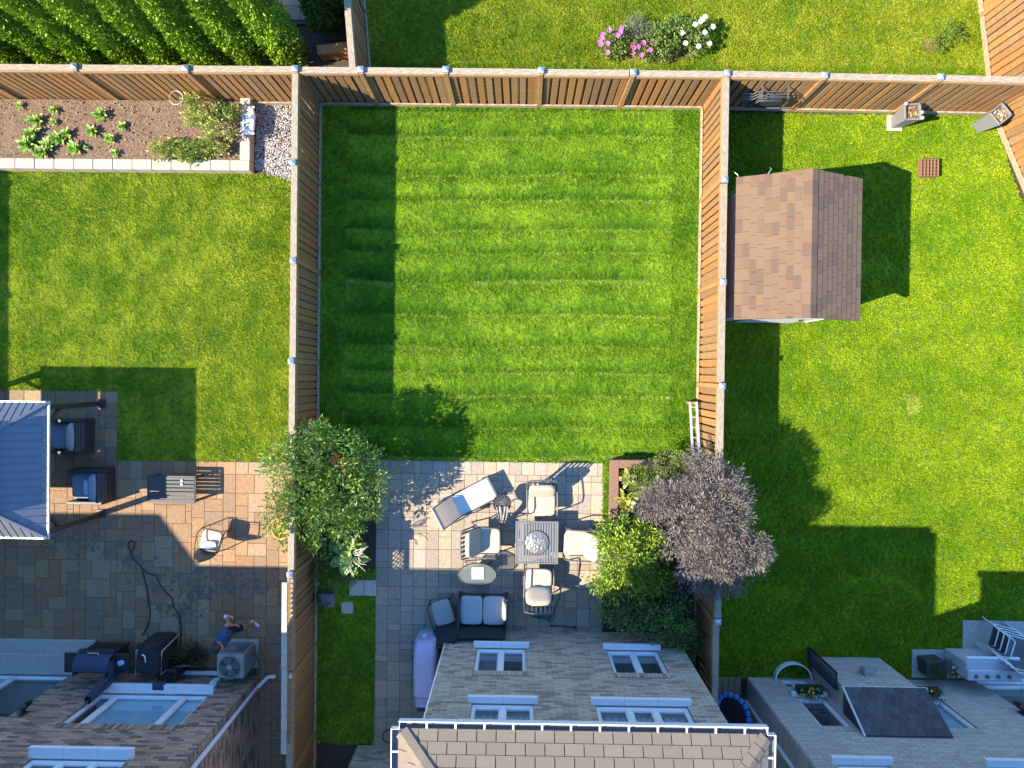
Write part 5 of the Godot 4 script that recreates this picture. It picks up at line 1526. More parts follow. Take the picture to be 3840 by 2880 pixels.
func armchair(n: String, label: String, at: Vector3, turn: float, group: String, cushion_mat: String, frame_mat: String, back_cushion := true, w := 0.68, lean := 0.28, slump := false) -> Node3D:
	# front faces local +z
	var t := thing(n, label, "chair", at, turn, group)
	var hw := w * 0.5
	for s in [-1.0, 1.0]:
		var b := MB.new()
		b.tube([Vector3(s * hw, 0.012, 0.30), Vector3(s * hw, 0.30, 0.31), Vector3(s * hw, 0.60, 0.29), Vector3(s * hw, 0.63, 0.18), Vector3(s * hw, 0.61, -0.10), Vector3(s * hw, 0.58, -0.30)], 0.017, 8)
		built(t, "armrest", b, M[frame_mat])
		b = MB.new()
		b.tube([Vector3(s * hw, 0.012, -0.36), Vector3(s * hw, 0.34, -0.25), Vector3(s * hw * 0.98, 0.62, -0.37), Vector3(s * hw * 0.93, 0.86, -0.52)], 0.017, 8)
		built(t, "rear_leg", b, M[frame_mat])
	var f := MB.new()
	f.bar(Vector3(-hw, 0.32, 0.29), Vector3(hw, 0.32, 0.29), 0.03, 0.03)
	f.bar(Vector3(-hw, 0.30, -0.24), Vector3(hw, 0.30, -0.24), 0.03, 0.03)
	var tr := MB.new()
	tr.tube([Vector3(-hw * 0.93, 0.86, -0.52), Vector3(-hw * 0.5, 0.885, -0.545), Vector3(hw * 0.5, 0.885, -0.545), Vector3(hw * 0.93, 0.86, -0.52)], 0.017, 8)
	built(t, "top_rail", tr, M[frame_mat])
	f.box(Vector3(0, 0.325, 0.02), Vector3(w - 0.05, 0.012, 0.53))
	built(t, "frame", f, M[frame_mat])
	f = MB.new()
	for i in 6: f.bar(Vector3(-hw * 0.75 + i * hw * 0.3, 0.34, -0.25), Vector3(-hw * 0.75 + i * hw * 0.3, 0.87, -0.53), 0.045, 0.012, Vector3(0, 0, 1))
	built(t, "back_slats", f, M[frame_mat])
	f = MB.new()
	f.cushion(Vector3(0, 0.385, 0.05), Vector3(w - 0.07, 0.12, 0.56), Basis(Vector3(1, 0, 0), -0.05), 5.0, 10, 0.004)
	built(t, "seat_cushion", f, M[cushion_mat])
	if back_cushion:
		f = MB.new()
		if slump: f.cushion(Vector3(0.0, 0.60, -0.24), Vector3(w - 0.08, 0.44, 0.17), Basis(Vector3(1, 0, 0), -0.75) * Basis(Vector3(0, 0, 1), 0.04), 3.6, 14, 0.010)
		else: f.cushion(Vector3(0, 0.645, -0.275), Vector3(w - 0.09, 0.54, 0.14), Basis(Vector3(1, 0, 0), -0.5), 4.6, 10, 0.005)
		built(t, "back_cushion", f, M[cushion_mat])
	return t

func make_tan_patio() -> void:
	var g := "deep armchairs by the gazebo"
	for i in 2:
		var t := thing("patio_armchair", ["dark armchair with slate cushions at the gazebo edge", "dark armchair half under the gazebo roof"][i], "chair", [Vector3(-9.78, 0, 2.64), Vector3(-10.28, 0, 1.50)][i], -PI / 2, g)
		var b := MB.new()
		for s in [-1.0, 1.0]:
			b.bev(Vector3(s * 0.36, 0.28, 0.02), Vector3(0.07, 0.56, 0.80), 0.008)
		b.bev(Vector3(0, 0.36, -0.36), Vector3(0.65, 0.72, 0.05), 0.008)
		b.bev(Vector3(0, 0.20, 0.04), Vector3(0.65, 0.10, 0.72), 0.008)
		built(t, "frame", b, M["frame_dark"])
		for k in 4:
			b = MB.new()
			b.bev(Vector3(0, 0.45 + k * 0.08, -0.40), Vector3(0.64, 0.03, 0.02), 0.003)
			built(t, "back_slat", b, M["frame_grey"])
		b = MB.new()
		b.cushion(Vector3(0, 0.33, 0.08), Vector3(0.62, 0.16, 0.66), Basis.IDENTITY, 5.5, 10)
		built(t, "seat_cushion", b, M["slate_cushion"])
		b = MB.new()
		b.cushion(Vector3(0, 0.58, -0.24), Vector3(0.62, 0.42, 0.20), Basis(Vector3(1, 0, 0), -0.15), 3.5, 10)
		built(t, "back_cushion", b, M["grey_cushion" if i else "slate_cushion"])
		if i == 0:
			b = MB.new()
			for k in 2: b.cushion(Vector3(0.02 + 0.03 * k, 0.43 + 0.03 * k, 0.06 - 0.06 * k), Vector3(0.36, 0.05, 0.10), Basis(Vector3.UP, 0.25 * k), 3.0, 6)
			one("folded_cloth", "pale blue cloth lying on the gazebo-edge armchair", "cloth", b, plain("pale_blue", lin(0.42, 0.52, 0.75), 0.9)).transform = Transform3D(Basis(Vector3.UP, -PI / 2), Vector3(-9.78, 0, 2.64))
	# slatted table
	var st := thing("slatted_table", "long dark slatted table on the tan patio", "table", Vector3(-7.87, 0, 2.68))
	for i in 7:
		var b := MB.new()
		b.bev(Vector3(0, 0.455, -0.255 + i * 0.085), Vector3(1.06, 0.022, 0.066), 0.004)
		built(st, "slat", b, M["slat_dark"])
	var fr := MB.new()
	for s in [-1.0, 1.0]:
		fr.bev(Vector3(s * 0.535, 0.43, 0), Vector3(0.04, 0.05, 0.62), 0.005)
		fr.bev(Vector3(0, 0.43, s * 0.30), Vector3(1.03, 0.05, 0.03), 0.005)
	built(st, "frame", fr, M["frame_dark"])
	for sx in [-1.0, 1.0]:
		for sz in [-1.0, 1.0]:
			var b := MB.new()
			b.bev(Vector3(sx * 0.51, 0.21, sz * 0.27), Vector3(0.05, 0.42, 0.05), 0.005)
			built(st, "leg", b, M["frame_dark"])
	fr = MB.new()
	for k in 2: fr.lathe([Vector2(0.022, 0), Vector2(0.026, 0.03), Vector2(0.0, 0.032)], Vector3(-7.62, 0.466, 2.47 + k * 0.08), 10)
	one("small_cups", "two tiny pale cups on the slatted table", "cups", fr, M["white_paint"])
	# round-backed garden chair with a cushion
	var ch := thing("tub_chair", "round-backed wire chair with pale cushion in sun", "chair", Vector3(-6.95, 0, 3.84), PI * 0.94)
	var b2 := MB.new()
	for s in [-1.0, 1.0]:
		b2.tube([Vector3(s * 0.24, 0.012, 0.24), Vector3(s * 0.26, 0.40, 0.26), Vector3(s * 0.28, 0.62, 0.18), Vector3(s * 0.27, 0.66, -0.05), Vector3(s * 0.22, 0.72, -0.22)], 0.013, 8)
		b2.tube([Vector3(s * 0.22, 0.012, -0.26), Vector3(s * 0.21, 0.42, -0.20), Vector3(s * 0.22, 0.72, -0.24), Vector3(s * 0.12, 0.92, -0.31), Vector3(0, 0.96, -0.33)], 0.013, 8)
	b2.tube([Vector3(-0.25, 0.41, 0.25), Vector3(0.25, 0.41, 0.25), Vector3(0.21, 0.41, -0.2), Vector3(-0.21, 0.41, -0.2)], 0.012, 6, -1.0, true)
	built(ch, "frame", b2, M["frame_dark"])
	b2 = MB.new()
	b2.sheet(func(u: float, v: float) -> Vector3:
		var y := lerpf(0.45, 0.95, v)
		var half := 0.21 * sqrt(maxf(0.02, 1.0 - pow(maxf(0.0, (v - 0.45) / 0.55), 2.0)))
		return Vector3((u - 0.5) * 2.0 * half, y, -0.20 - 0.13 * v - 0.05 * (1.0 - pow((u - 0.5) * 2.0, 2.0))), 12, 10, 0.008)
	built(ch, "backrest", b2, M["frame_dark"])
	b2 = MB.new()
	b2.cushion(Vector3(0, 0.44, 0.02), Vector3(0.46, 0.07, 0.45), Basis.IDENTITY, 5.0, 8)
	built(ch, "seat_cushion", b2, M["cushion"])
	b2 = MB.new()
	b2.cushion(Vector3(0.02, 0.50, -0.1), Vector3(0.36, 0.06, 0.22), Basis(Vector3.UP, 0.3) * Basis(Vector3(1, 0, 0), -0.35), 3.0, 8, 0.006)
	var pl := one("small_pillow", "white pillow with dark red edge on the tub chair", "pillow", b2, M["white_paint"])
	pl.transform = ch.transform
	# black cord
	var pts := []
	for p in [[-9.03, 4.2], [-9.10, 4.08], [-9.05, 3.97], [-8.95, 4.0], [-8.96, 4.14], [-9.02, 4.26], [-8.95, 4.42], [-8.80, 4.55], [-8.72, 4.8], [-8.63, 5.2], [-8.57, 5.66], [-8.62, 5.95], [-8.75, 6.18]]: pts.append(Vector3(p[0], 0.012, p[1]))
	var cd := MB.new()
	cd.tube(smooth_path(pts), 0.017, 7)
	one("power_cord", "black cord looping across the shaded tan patio to the grill", "cord", cd, M["black"])
	pts = []
	for p in [[-8.80, 4.57], [-8.62, 4.72], [-8.45, 4.78], [-8.30, 5.05], [-8.06, 5.30], [-8.02, 5.5], [-7.88, 5.70], [-7.84, 6.05], [-7.84, 6.45]]: pts.append(Vector3(p[0], 0.014, p[1]))
	cd = MB.new()
	cd.tube(smooth_path(pts), 0.017, 7)
	one("power_cord", "black cord branching to the leafy pile by the wall", "cord", cd, M["black"])
	# terracotta pot under the glossy tree
	cd = MB.new()
	cd.lathe([Vector2(0.0, 0.0), Vector2(0.13, 0.0), Vector2(0.20, 0.32), Vector2(0.225, 0.32), Vector2(0.225, 0.40), Vector2(0.19, 0.40), Vector2(0.18, 0.34), Vector2(0.0, 0.34)], Vector3(-5.38, 0, 3.58), 24)
	one("flower_pot", "orange-yellow pot half hidden under the glossy tree", "pot", cd, M["terracotta"])

func smooth_path(p: Array) -> Array:
	var c := Curve3D.new()
	for i in p.size():
		var a: Vector3 = p[maxi(i - 1, 0)]
		var b: Vector3 = p[mini(i + 1, p.size() - 1)]
		c.add_point(p[i], -(b - a) / 6.0, (b - a) / 6.0)
	c.bake_interval = 0.04
	return Array(c.get_baked_points())

func make_by_dark_house() -> void:
	# barbecue with closed lid
	var t := thing("barbecue", "black lidded barbecue with two side shelves on the concrete step", "barbecue", Vector3(-9.32, 0.17, 6.50))
	var b := MB.new()
	b.bev(Vector3(0, 0.38, 0.0), Vector3(0.78, 0.62, 0.46), 0.015)
	built(t, "cabinet", b, M["black"])
	b = MB.new()
	b.sheet(func(u: float, v: float) -> Vector3:
		var a := lerpf(-0.15, PI * 0.62, v)
		return Vector3(lerpf(-0.39, 0.39, u), 0.70 + 0.24 * sin(a), -0.24 * cos(a) + 0.02), 2, 14, 0.015)
	for s in [-1.0, 1.0]: b.bev(Vector3(s * 0.40, 0.80, 0.06), Vector3(0.02, 0.22, 0.34), 0.008)
	var lid := built(t, "lid", b, M["navy_fabric"])
	b = MB.new()
	b.tube([Vector3(-0.12, 0.80, -0.20), Vector3(-0.12, 0.82, -0.27), Vector3(0.12, 0.82, -0.27), Vector3(0.12, 0.80, -0.20)], 0.011, 8)
	built(lid, "handle", b, M["steel"])
	b = MB.new()
	b.bev(Vector3(0, 0.66, -0.26), Vector3(0.80, 0.11, 0.05), 0.008)
	for i in 4: b.lathe([Vector2(0.0, -0.02), Vector2(0.028, -0.02), Vector2(0.024, 0.015), Vector2(0, 0.016)], Vector3(-0.27 + i * 0.18, 0.70, -0.30), 10)
	built(t, "control_panel", b, M["frame_dark"])
	for s in [-1.0, 1.0]:
		b = MB.new()
		b.bev(Vector3(s * 0.56, 0.68, 0), Vector3(0.32, 0.03, 0.44), 0.008)
		built(t, "side_shelf", b, M["black"])
	for sx in [-1.0, 1.0]:
		for sz in [-1.0, 1.0]:
			b = MB.new()
			b.bev(Vector3(sx * 0.36, 0.035, sz * 0.2), Vector3(0.05, 0.07, 0.05), 0.005)
			built(t, "leg", b, M["frame_dark"])
	b = MB.new()
	b.cushion(Vector3(-8.76, 0.885, 6.48), Vector3(0.16, 0.03, 0.12), Basis(Vector3.UP, 0.4), 2.6, 6, 0.006)
	one("crumpled_rag", "pale blue crumpled rag on the barbecue side shelf", "rag", b, plain("rag", lin(0.30, 0.45, 0.62), 0.9))
	# black covered cart
	t = thing("covered_cart", "black fabric-covered cart with white side rails", "cart", Vector3(-8.14, 0.02, 6.38))
	b = MB.new()
	b.cushion(Vector3(0, 0.46, 0.02), Vector3(0.52, 0.92, 0.70), Basis.IDENTITY, 7.0, 12, 0.012)
	for s in [-1.0, 1.0]: b.cushion(Vector3(s * 0.18, 0.90, -0.30), Vector3(0.14, 0.10, 0.14), Basis.IDENTITY, 2.5, 6)
	built(t, "cover", b, M["black_fabric"])
	for s in [-1.0, 1.0]:
		b = MB.new()
		b.tube([Vector3(s * 0.275, 0.02, -0.25), Vector3(s * 0.285, 0.85, -0.16), Vector3(s * 0.285, 0.88, 0.34), Vector3(s * 0.275, 0.02, 0.36)], 0.014, 8)
		built(t, "rail", b, M["aluminium"])
	b = MB.new()
	b.tube([Vector3(-0.10, 0.94, -0.12), Vector3(-0.04, 0.96, -0.10), Vector3(-0.02, 0.95, 0.04)], 0.018, 7)
	built(t, "clip", b, M["aluminium"])
	# heap of dead leaves in a tub, and a tangle of black gear with a blue box
	t = shrub("withered_plant", "heap of withered brown-green foliage by the air conditioner", "plant", Vector3(-7.60, 0.0, 6.52), [[Vector3(0, 0.22, 0), Vector3(0.40, 0.20, 0.22)], [Vector3(0.25, 0.3, -0.02), Vector3(0.2, 0.16, 0.18)]], 90, 20, 0.08, 0.07, 0.025, [Color(0.06, 0.06, 0.025), Color(0.09, 0.075, 0.03), Color(0.04, 0.06, 0.02)], "leaf", 231, 0.012)
	b = MB.new()
	pts_arc(b)
	one("hose_reel", "grey curved hose end behind the withered foliage", "hose", b, M["frame_grey"])
	t = thing("tool_caddy", "black tool caddy with blue lid against the dark brick wall", "caddy", Vector3(-7.86, 0.0, 6.92))
	b = MB.new()
	b.bev(Vector3(0, 0.32, -0.08), Vector3(0.42, 0.64, 0.26), 0.02)
	for i in 9: b.tube([Vector3(-0.18 + i * 0.045, 0.6, -0.10 + 0.05 * sin(i * 2.0)), Vector3(-0.2 + i * 0.05 + 0.05 * sin(i * 1.3), 0.78 + 0.06 * sin(i * 3.1), -0.16 + 0.08 * cos(i * 2.2))], 0.012, 6)
	built(t, "caddy_body", b, M["black"])
	b = MB.new()
	b.bev(Vector3(0.0, 0.97, 0.03), Vector3(0.28, 0.10, 0.16), 0.015)
	b.bev(Vector3(0.0, 0.79, 0.03), Vector3(0.05, 0.30, 0.05), 0.004)
	built(t, "blue_lid", b, M["navy_fabric"])
	# air conditioner
	t = thing("air_conditioner", "grey air conditioner with round fan grille by the house corner", "air conditioner", Vector3(-6.36, 0.0, 6.56))
	b = MB.new()
	b.bev(Vector3(0, 0.03, 0), Vector3(0.72, 0.08, 0.66), 0.01)
	built(t, "pad", b, M["concrete"])
	b = MB.new()
	b.cushion(Vector3(0, 0.43, 0), Vector3(0.62, 0.74, 0.56), Basis.IDENTITY, 14.0, 10)
	built(t, "case", b, M["unit_grey"])
	b = MB.new()
	for i in 13:
		for s in [-1.0, 1.0]:
			b.box(Vector3(0, 0.14 + i * 0.045, s * 0.285), Vector3(0.50, 0.014, 0.016), Basis(Vector3(1, 0, 0), 0.5 * s))
			b.box(Vector3(s * 0.315, 0.14 + i * 0.045, 0), Vector3(0.016, 0.014, 0.44), Basis(Vector3(0, 0, 1), -0.5 * s))
	built(t, "louvres", b, M["frame_grey"])
	b = MB.new()
	b.lathe([Vector2(0.0, 0.802), Vector2(0.235, 0.802), Vector2(0.235, 0.806), Vector2(0.0, 0.806)], Vector3.ZERO, 32)
	built(t, "fan_well", b, M["black"])
	for i in 4:
		b = MB.new()
		var bs := Basis(Vector3.UP, i * PI / 2 + 0.3)
		b.sheet(func(u: float, v: float) -> Vector3:
			var a := (v - 0.5) * 1.05
			var r := lerpf(0.05, 0.215, u)
			return bs * Vector3(cos(a) * r, 0.812 + 0.012 * v, sin(a) * r), 6, 6, 0.003)
		built(t, "fan_blade", b, plain("fan_dark", lin(0.07, 0.09, 0.11), 0.4))
	b = MB.new()
	for k in 6:
		var c := []
		for i in 32: c.append(Vector3(cos(TAU * i / 32.0) * (0.06 + k * 0.036), 0.835, sin(TAU * i / 32.0) * (0.06 + k * 0.036)))
		b.tube(c, 0.0035, 5, -1.0, true)
	for i in 8: b.tube([Vector3(cos(TAU * i / 8.0) * 0.05, 0.836, sin(TAU * i / 8.0) * 0.05), Vector3(cos(TAU * i / 8.0) * 0.25, 0.815, sin(TAU * i / 8.0) * 0.25)], 0.0035, 5)
	b.lathe([Vector2(0.0, 0.826), Vector2(0.065, 0.826), Vector2(0.065, 0.842), Vector2(0.0, 0.846)], Vector3.ZERO, 20)
	built(t, "fan_guard", b, M["unit_grey"])
	b = MB.new()
	b.lathe([Vector2(0.232, 0.798), Vector2(0.262, 0.798), Vector2(0.258, 0.824), Vector2(0.236, 0.824), Vector2(0.232, 0.798)], Vector3.ZERO, 32)
	built(t, "fan_ring", b, M["unit_grey"])
	b = MB.new()
	for k in 2: b.tube([Vector3(0.30, 0.25 + k * 0.1, -0.1), Vector3(0.40, 0.22 + k * 0.1, -0.05), Vector3(0.42, 0.20, 0.2), Vector3(0.40, 0.22, 0.50)], 0.014, 7)
	built(t, "pipe", b, M["frame_grey"])
	# closed parasol leaning on the wall beside the wide window
	t = thing("closed_parasol", "closed navy parasol leaning on the dark brick wall", "parasol", Vector3(-9.06, 0.0, 6.86))
	b = MB.new()
	var lean := [Vector3(0.0, 0.05, -0.12), Vector3(0.04, 0.6, -0.06), Vector3(0.06, 1.2, 0.03), Vector3(0.05, 1.75, 0.12)]
	b.tube(lean, 0.02, 8)
	built(t, "pole", b, M["frame_grey"])
	b = MB.new()
	b.sheet(func(u: float, v: float) -> Vector3:
		var a := u * TAU
		var r := (0.06 + 0.055 * sin(v * PI * 0.9)) * (1.0 + 0.22 * sin(a * 6.0))
		return Vector3(0.03 + 0.03 * v + cos(a) * r, lerpf(0.35, 1.7, v), lerpf(-0.10, 0.10, v) - 0.02 + sin(a) * r), 40, 10)
	built(t, "folded_canopy", b, M["navy_fabric"])

func pts_arc(b: MB) -> void:
	b.tube(smooth_path([Vector3(-8.0, 0.35, 6.78), Vector3(-7.75, 0.48, 6.72), Vector3(-7.45, 0.44, 6.70), Vector3(-7.30, 0.22, 6.80), Vector3(-7.28, 0.03, 6.88)]), 0.022, 8)

# ---------------------------------------------------------------- patio of the middle house

func make_patio_furniture() -> void:
	var g := "cushioned armchairs around the fire table"
	armchair("cushioned_armchair", "cushioned armchair north of the fire table, beside the lawn", Vector3(0.56, 0, 2.84), 0.02, g, "cushion", "frame_grey")
	armchair("cushioned_armchair", "cushioned armchair between the lounger and the oval glass table", Vector3(-0.70, 0, 3.76), PI / 2, g, "cushion", "frame_grey")
	armchair("cushioned_armchair", "cushioned armchair tucked against the yellow-green shrub", Vector3(1.40, 0, 3.79), -PI / 2 - 0.06, g, "cushion", "frame_grey")
	armchair("cushioned_armchair", "cushioned armchair with a slumped back cushion, nearest the house wall", Vector3(0.51, 0, 4.70), PI - 0.02, g, "cushion", "frame_grey", true, 0.66, 0.28, true)
	armchair("low_chair", "dark chair with grey seat pad beside the covered grill", Vector3(-1.65, 0, 5.46), PI + 0.28, "", "grey_cushion", "frame_dark", false, 0.54)
	b_panel(get_node("low_chair"))
	# fire table
	var t := thing("fire_table", "square grey slatted fire table with round burner", "table", Vector3(0.455, 0, 3.765))
	var b := MB.new()
	for i in 15:
		b = MB.new()
		b.bev(Vector3(-0.423 + i * 0.0604, 0.452, 0), Vector3(0.047, 0.024, 0.90), 0.004)
		built(t, "slat", b, M["table_grey"])
	b = MB.new()
	for s in [-1.0, 1.0]:
		b.bev(Vector3(s * 0.468, 0.45, 0), Vector3(0.036, 0.05, 0.97), 0.005)
		b.bev(Vector3(0, 0.45, s * 0.468), Vector3(0.898, 0.048, 0.034), 0.005)
	built(t, "rim", b, M["table_grey"])
	b = MB.new()
	b.bev(Vector3(0, 0.21, 0), Vector3(0.62, 0.42, 0.62), 0.01)
	built(t, "base", b, M["frame_dark"])
	b = MB.new()
	b.lathe([Vector2(0.262, 0.463), Vector2(0.278, 0.463), Vector2(0.275, 0.482), Vector2(0.262, 0.482), Vector2(0.258, 0.463)], Vector3(0, 0, 0), 40)
	built(t, "burner_ring", b, M["black"])
	noise.seed = 241
	b = MB.new()
	b.sheet(func(u: float, v: float) -> Vector3:
		var r := u * 0.262
		var a := v * TAU
		var x := cos(a) * r
		var z := sin(a) * r
		return Vector3(x, 0.478 + 0.035 * (1.0 - u * u) + 0.03 * absf(noise.get_noise_2d(x * 700.0 + z * 250.0, z * 420.0)) * (1.0 - u * u * 0.6), z), 26, 60)
	label_part(built(t, "burner_cover", b, plain("foil", lin(0.17, 0.175, 0.18), 0.42, 0.4)), "crumpled shiny grey burner cover")
	# lounger
	var hx := Vector3(-1.80, 0, 3.205)
	var fx := Vector3(-0.59, 0, 2.555)
	var turn := atan2(-(fx - hx).z, (fx - hx).x)
	t = thing("sun_lounger", "white sling lounger with raised back on the beige patio", "lounger", Vector3(-1.40, 0, 2.99), turn)
	b = MB.new()
	b.bev(Vector3(0.46, 0.345, 0), Vector3(0.93, 0.018, 0.49), 0.006)
	built(t, "seat_sling", b, M["seat_cloth"])
	b = MB.new()
	b.sheet(func(u: float, v: float) -> Vector3: return Vector3(lerpf(0.0, -0.38, u) - 0.02 * sin(u * PI), lerpf(0.35, 0.935, u) - 0.012 * sin(u * PI), lerpf(-0.25, 0.25, v)), 10, 4)
	built(t, "back_sling", b, M["sling"])
	b = MB.new()
	b.bev(Vector3(-0.39, 0.945, 0), Vector3(0.07, 0.045, 0.52), 0.015, Basis(Vector3(0, 0, 1), -1.0))
	built(t, "back_bar", b, M["cushion"])
	for s in [-1.0, 1.0]:
		b = MB.new()
		b.tube([Vector3(0.95, 0.34, s * 0.262), Vector3(0.0, 0.34, s * 0.262), Vector3(-0.34, 0.33, s * 0.262)], 0.016, 8)
		b.tube([Vector3(0.0, 0.35, s * 0.262), Vector3(-0.38, 0.935, s * 0.262)], 0.014, 8)
		built(t, "side_rail", b, M["frame_grey"])
		b = MB.new()
		b.tube([Vector3(-0.30, 0.33, s * 0.275), Vector3(-0.27, 0.50, s * 0.285), Vector3(-0.12, 0.55, s * 0.29), Vector3(0.18, 0.53, s * 0.29), Vector3(0.26, 0.34, s * 0.275)], 0.014, 8)
		built(t, "armrest", b, M["frame_dark"])
		for x in [0.78, -0.26]:
			b = MB.new()
			b.tube([Vector3(x, 0.33, s * 0.262), Vector3(x + 0.04, 0.012, s * 0.25)], 0.015, 8)
			built(t, "leg", b, M["frame_grey"])
	b = MB.new()
	b.tube([Vector3(0.95, 0.34, -0.262), Vector3(0.95, 0.34, 0.262)], 0.016, 8)
	built(t, "foot_bar", b, M["frame_grey"])
	# round wire table with a striped throw over it
	t = thing("wire_table", "small round black wire table beside the lounger", "table", Vector3(-0.345, 0, 2.88))
	b = MB.new()
	for k in 2:
		var c := []
		for i in 28: c.append(Vector3(cos(TAU * i / 28.0) * (0.20 - k * 0.05), 0.50, sin(TAU * i / 28.0) * (0.20 - k * 0.05)))
		b.tube(c, 0.014 - 0.004 * k, 7, -1.0, true)
	var scroll := MB.new()
	for i in 14:
		var a := TAU * i / 14.0
		scroll.tube(smooth_path([Vector3(cos(a) * 0.02, 0.50, sin(a) * 0.02), Vector3(cos(a + 0.7) * 0.09, 0.502, sin(a + 0.7) * 0.09), Vector3(cos(a) * 0.19, 0.50, sin(a) * 0.19)]), 0.009, 5)
	built(t, "scrollwork", scroll, M["frame_grey"])
	built(t, "table_top", b, M["black"])
	b = MB.new()
	b.lathe([Vector2(0.0, 0.478), Vector2(0.19, 0.478), Vector2(0.19, 0.486), Vector2(0.0, 0.486)], Vector3.ZERO, 28)
	built(t, "tray", b, M["black"])
	for i in 4:
		b = MB.new()
		var a := TAU * i / 4.0 + 0.4
		b.tube(smooth_path([Vector3(cos(a) * 0.18, 0.49, sin(a) * 0.18), Vector3(cos(a) * 0.11, 0.25, sin(a) * 0.11), Vector3(cos(a) * 0.2, 0.012, sin(a) * 0.2)]), 0.009, 6)
		built(t, "leg", b, M["black"])
	b = MB.new()
	b.sheet(func(u: float, v: float) -> Vector3:
		var w := lerpf(0.30, 0.13, v) * (1.0 - 0.15 * sin(v * 3.0))
		var fold := sin(u * 19.0 + v * 3.0) * 0.022 + sin(u * 8.0 - v * 5.0) * 0.012
		var y := 0.535 if v < 0.3 else lerpf(0.535, 0.14, pow((v - 0.3) / 0.7, 1.2))
		return Vector3(-0.345 + (u - 0.5) * w + 0.02 * sin(v * 4.0), y + fold, lerpf(2.94, 3.44, pow(v, 0.9)) + 0.01 * sin(u * 14.0)), 60, 24, 0.004)
	one("throw_blanket", "grey and white throw hanging over the wire table", "blanket", b, textured("throw", lin(0.46, 0.45, 0.42), noise_tex("stripe", Color(0.25, 0.25, 0.26), Color.WHITE, 0.03, 2, FastNoiseLite.TYPE_SIMPLEX_SMOOTH, 256, 61), Vector3(6, 1, 0.6), 0.95))
	# oval glass table
	t = thing("oval_table", "oval glass table between armchair and blue loveseat", "table", Vector3(-0.885, 0, 4.505))
	b = MB.new()
	b.lathe([Vector2(0.0, 0.490), Vector2(0.41, 0.490), Vector2(0.41, 0.498), Vector2(0.0, 0.498)], Vector3.ZERO, 44, 1.0, 0.60)
	built(t, "glass_top", b, M["table_glass"])
	var ov := []
	for i in 44: ov.append(Vector3(cos(TAU * i / 44.0) * 0.422, 0.493, sin(TAU * i / 44.0) * 0.258))
	b = MB.new()
	b.tube(ov, 0.014, 8, -1.0, true)
	built(t, "rim", b, M["frame_dark"])
	b = MB.new()
	for sx in [-1.0, 1.0]:
		for sz in [-1.0, 1.0]: b.tube([Vector3(sx * 0.30, 0.485, sz * 0.17), Vector3(sx * 0.22, 0.25, sz * 0.12), Vector3(sx * 0.31, 0.012, sz * 0.18)], 0.012, 7)
	b.lathe([Vector2(0.0, 0.24), Vector2(0.24, 0.24), Vector2(0.24, 0.25), Vector2(0.0, 0.25)], Vector3.ZERO, 30, 1.0, 0.6)
	built(t, "legs", b, M["frame_dark"])
	b = MB.new()
	b.bev(Vector3(-0.87, 0.508, 4.47), Vector3(0.28, 0.014, 0.27), 0.004, Basis(Vector3.UP, 0.02))  # thin pale square laid on the glass top
	one("pale_square", "flat pale square lying on the oval glass table", "mat", b, M["cream"])
	# loveseat
	t = thing("loveseat", "dark loveseat with two blue seat cushions against the house", "sofa", Vector3(-0.755, 0, 5.40), PI)
	b = MB.new()
	for s in [-1.0, 1.0]: b.bev(Vector3(s * 0.545, 0.30, 0.02), Vector3(0.05, 0.60, 0.70), 0.01)
	b.bev(Vector3(0, 0.25, 0.03), Vector3(1.04, 0.20, 0.66), 0.01)
	for s in [-1.0, 1.0]: b.bev(Vector3(s * 0.5, 0.08, 0.28), Vector3(0.05, 0.16, 0.05), 0.005)
	built(t, "frame", b, M["frame_dark"])
	b = MB.new()
	b.bev(Vector3(0, 0.55, -0.37), Vector3(1.06, 0.62, 0.06), 0.015, Basis(Vector3(1, 0, 0), -0.16))
	built(t, "backrest", b, M["black_fabric"])
	for s in [-1.0, 1.0]:
		b = MB.new()
		b.cushion(Vector3(s * 0.262, 0.40, 0.06), Vector3(0.515, 0.14, 0.64), Basis.IDENTITY, 6.0, 10, 0.003)
		built(t, "seat_cushion", b, M["blue_cushion"])
	b = MB.new()
	b.cushion(Vector3(-0.26, 0.56, 5.29), Vector3(0.10, 0.36, 0.42), Basis(Vector3(0, 0, 1), -0.12), 3.2, 10, 0.006)
	one("throw_pillow", "beige pillow propped in the corner of the loveseat", "pillow", b, M["cushion"])
	# covered grill along the side of the house
	t = thing("covered_grill", "long grill under a lavender-blue fabric cover", "grill", Vector3(-1.98, 0, 6.62))
	noise.seed = 251
	b = MB.new()
	b.sheet(func(u: float, v: float) -> Vector3:
		var z := lerpf(-0.72, 0.72, v)
		var end := pow(absf(z) / 0.72, 6.0)
		var a := lerpf(-PI * 0.5, PI * 1.5, u)
		var c := cos(a)
		var s := sin(a)
		var k := 5.0
		var r := pow(pow(absf(c), k) + pow(absf(s), k), -1.0 / k)
		var wrinkle := 0.016 * noise.get_noise_3d(c * 90.0, s * 90.0, z * 80.0)
		return Vector3(c * r * (0.27 - 0.05 * end + wrinkle) - 0.02, maxf(0.03, 0.53 + s * r * (0.48 - 0.06 * end * signf(s) + wrinkle) * (1.0 - 0.12 * (1.0 if z > 0.5 else 0.0))), z), 48, 40)
	for s in [-1.0, 1.0]: b.cushion(Vector3(-0.02, 0.50, s * 0.69), Vector3(0.46, 0.90, 0.10), Basis.IDENTITY, 5.0, 8)
	b.cushion(Vector3(-0.06, 0.74, -0.78), Vector3(0.14, 0.12, 0.14), Basis.IDENTITY, 2.4, 8)
	built(t, "cover", b, M["cover_fabric"])
	b = MB.new()
	b.tube([Vector3(-0.30, 0.62, -0.30), Vector3(-0.34, 0.64, -0.26), Vector3(-0.30, 0.62, -0.20)], 0.018, 6)
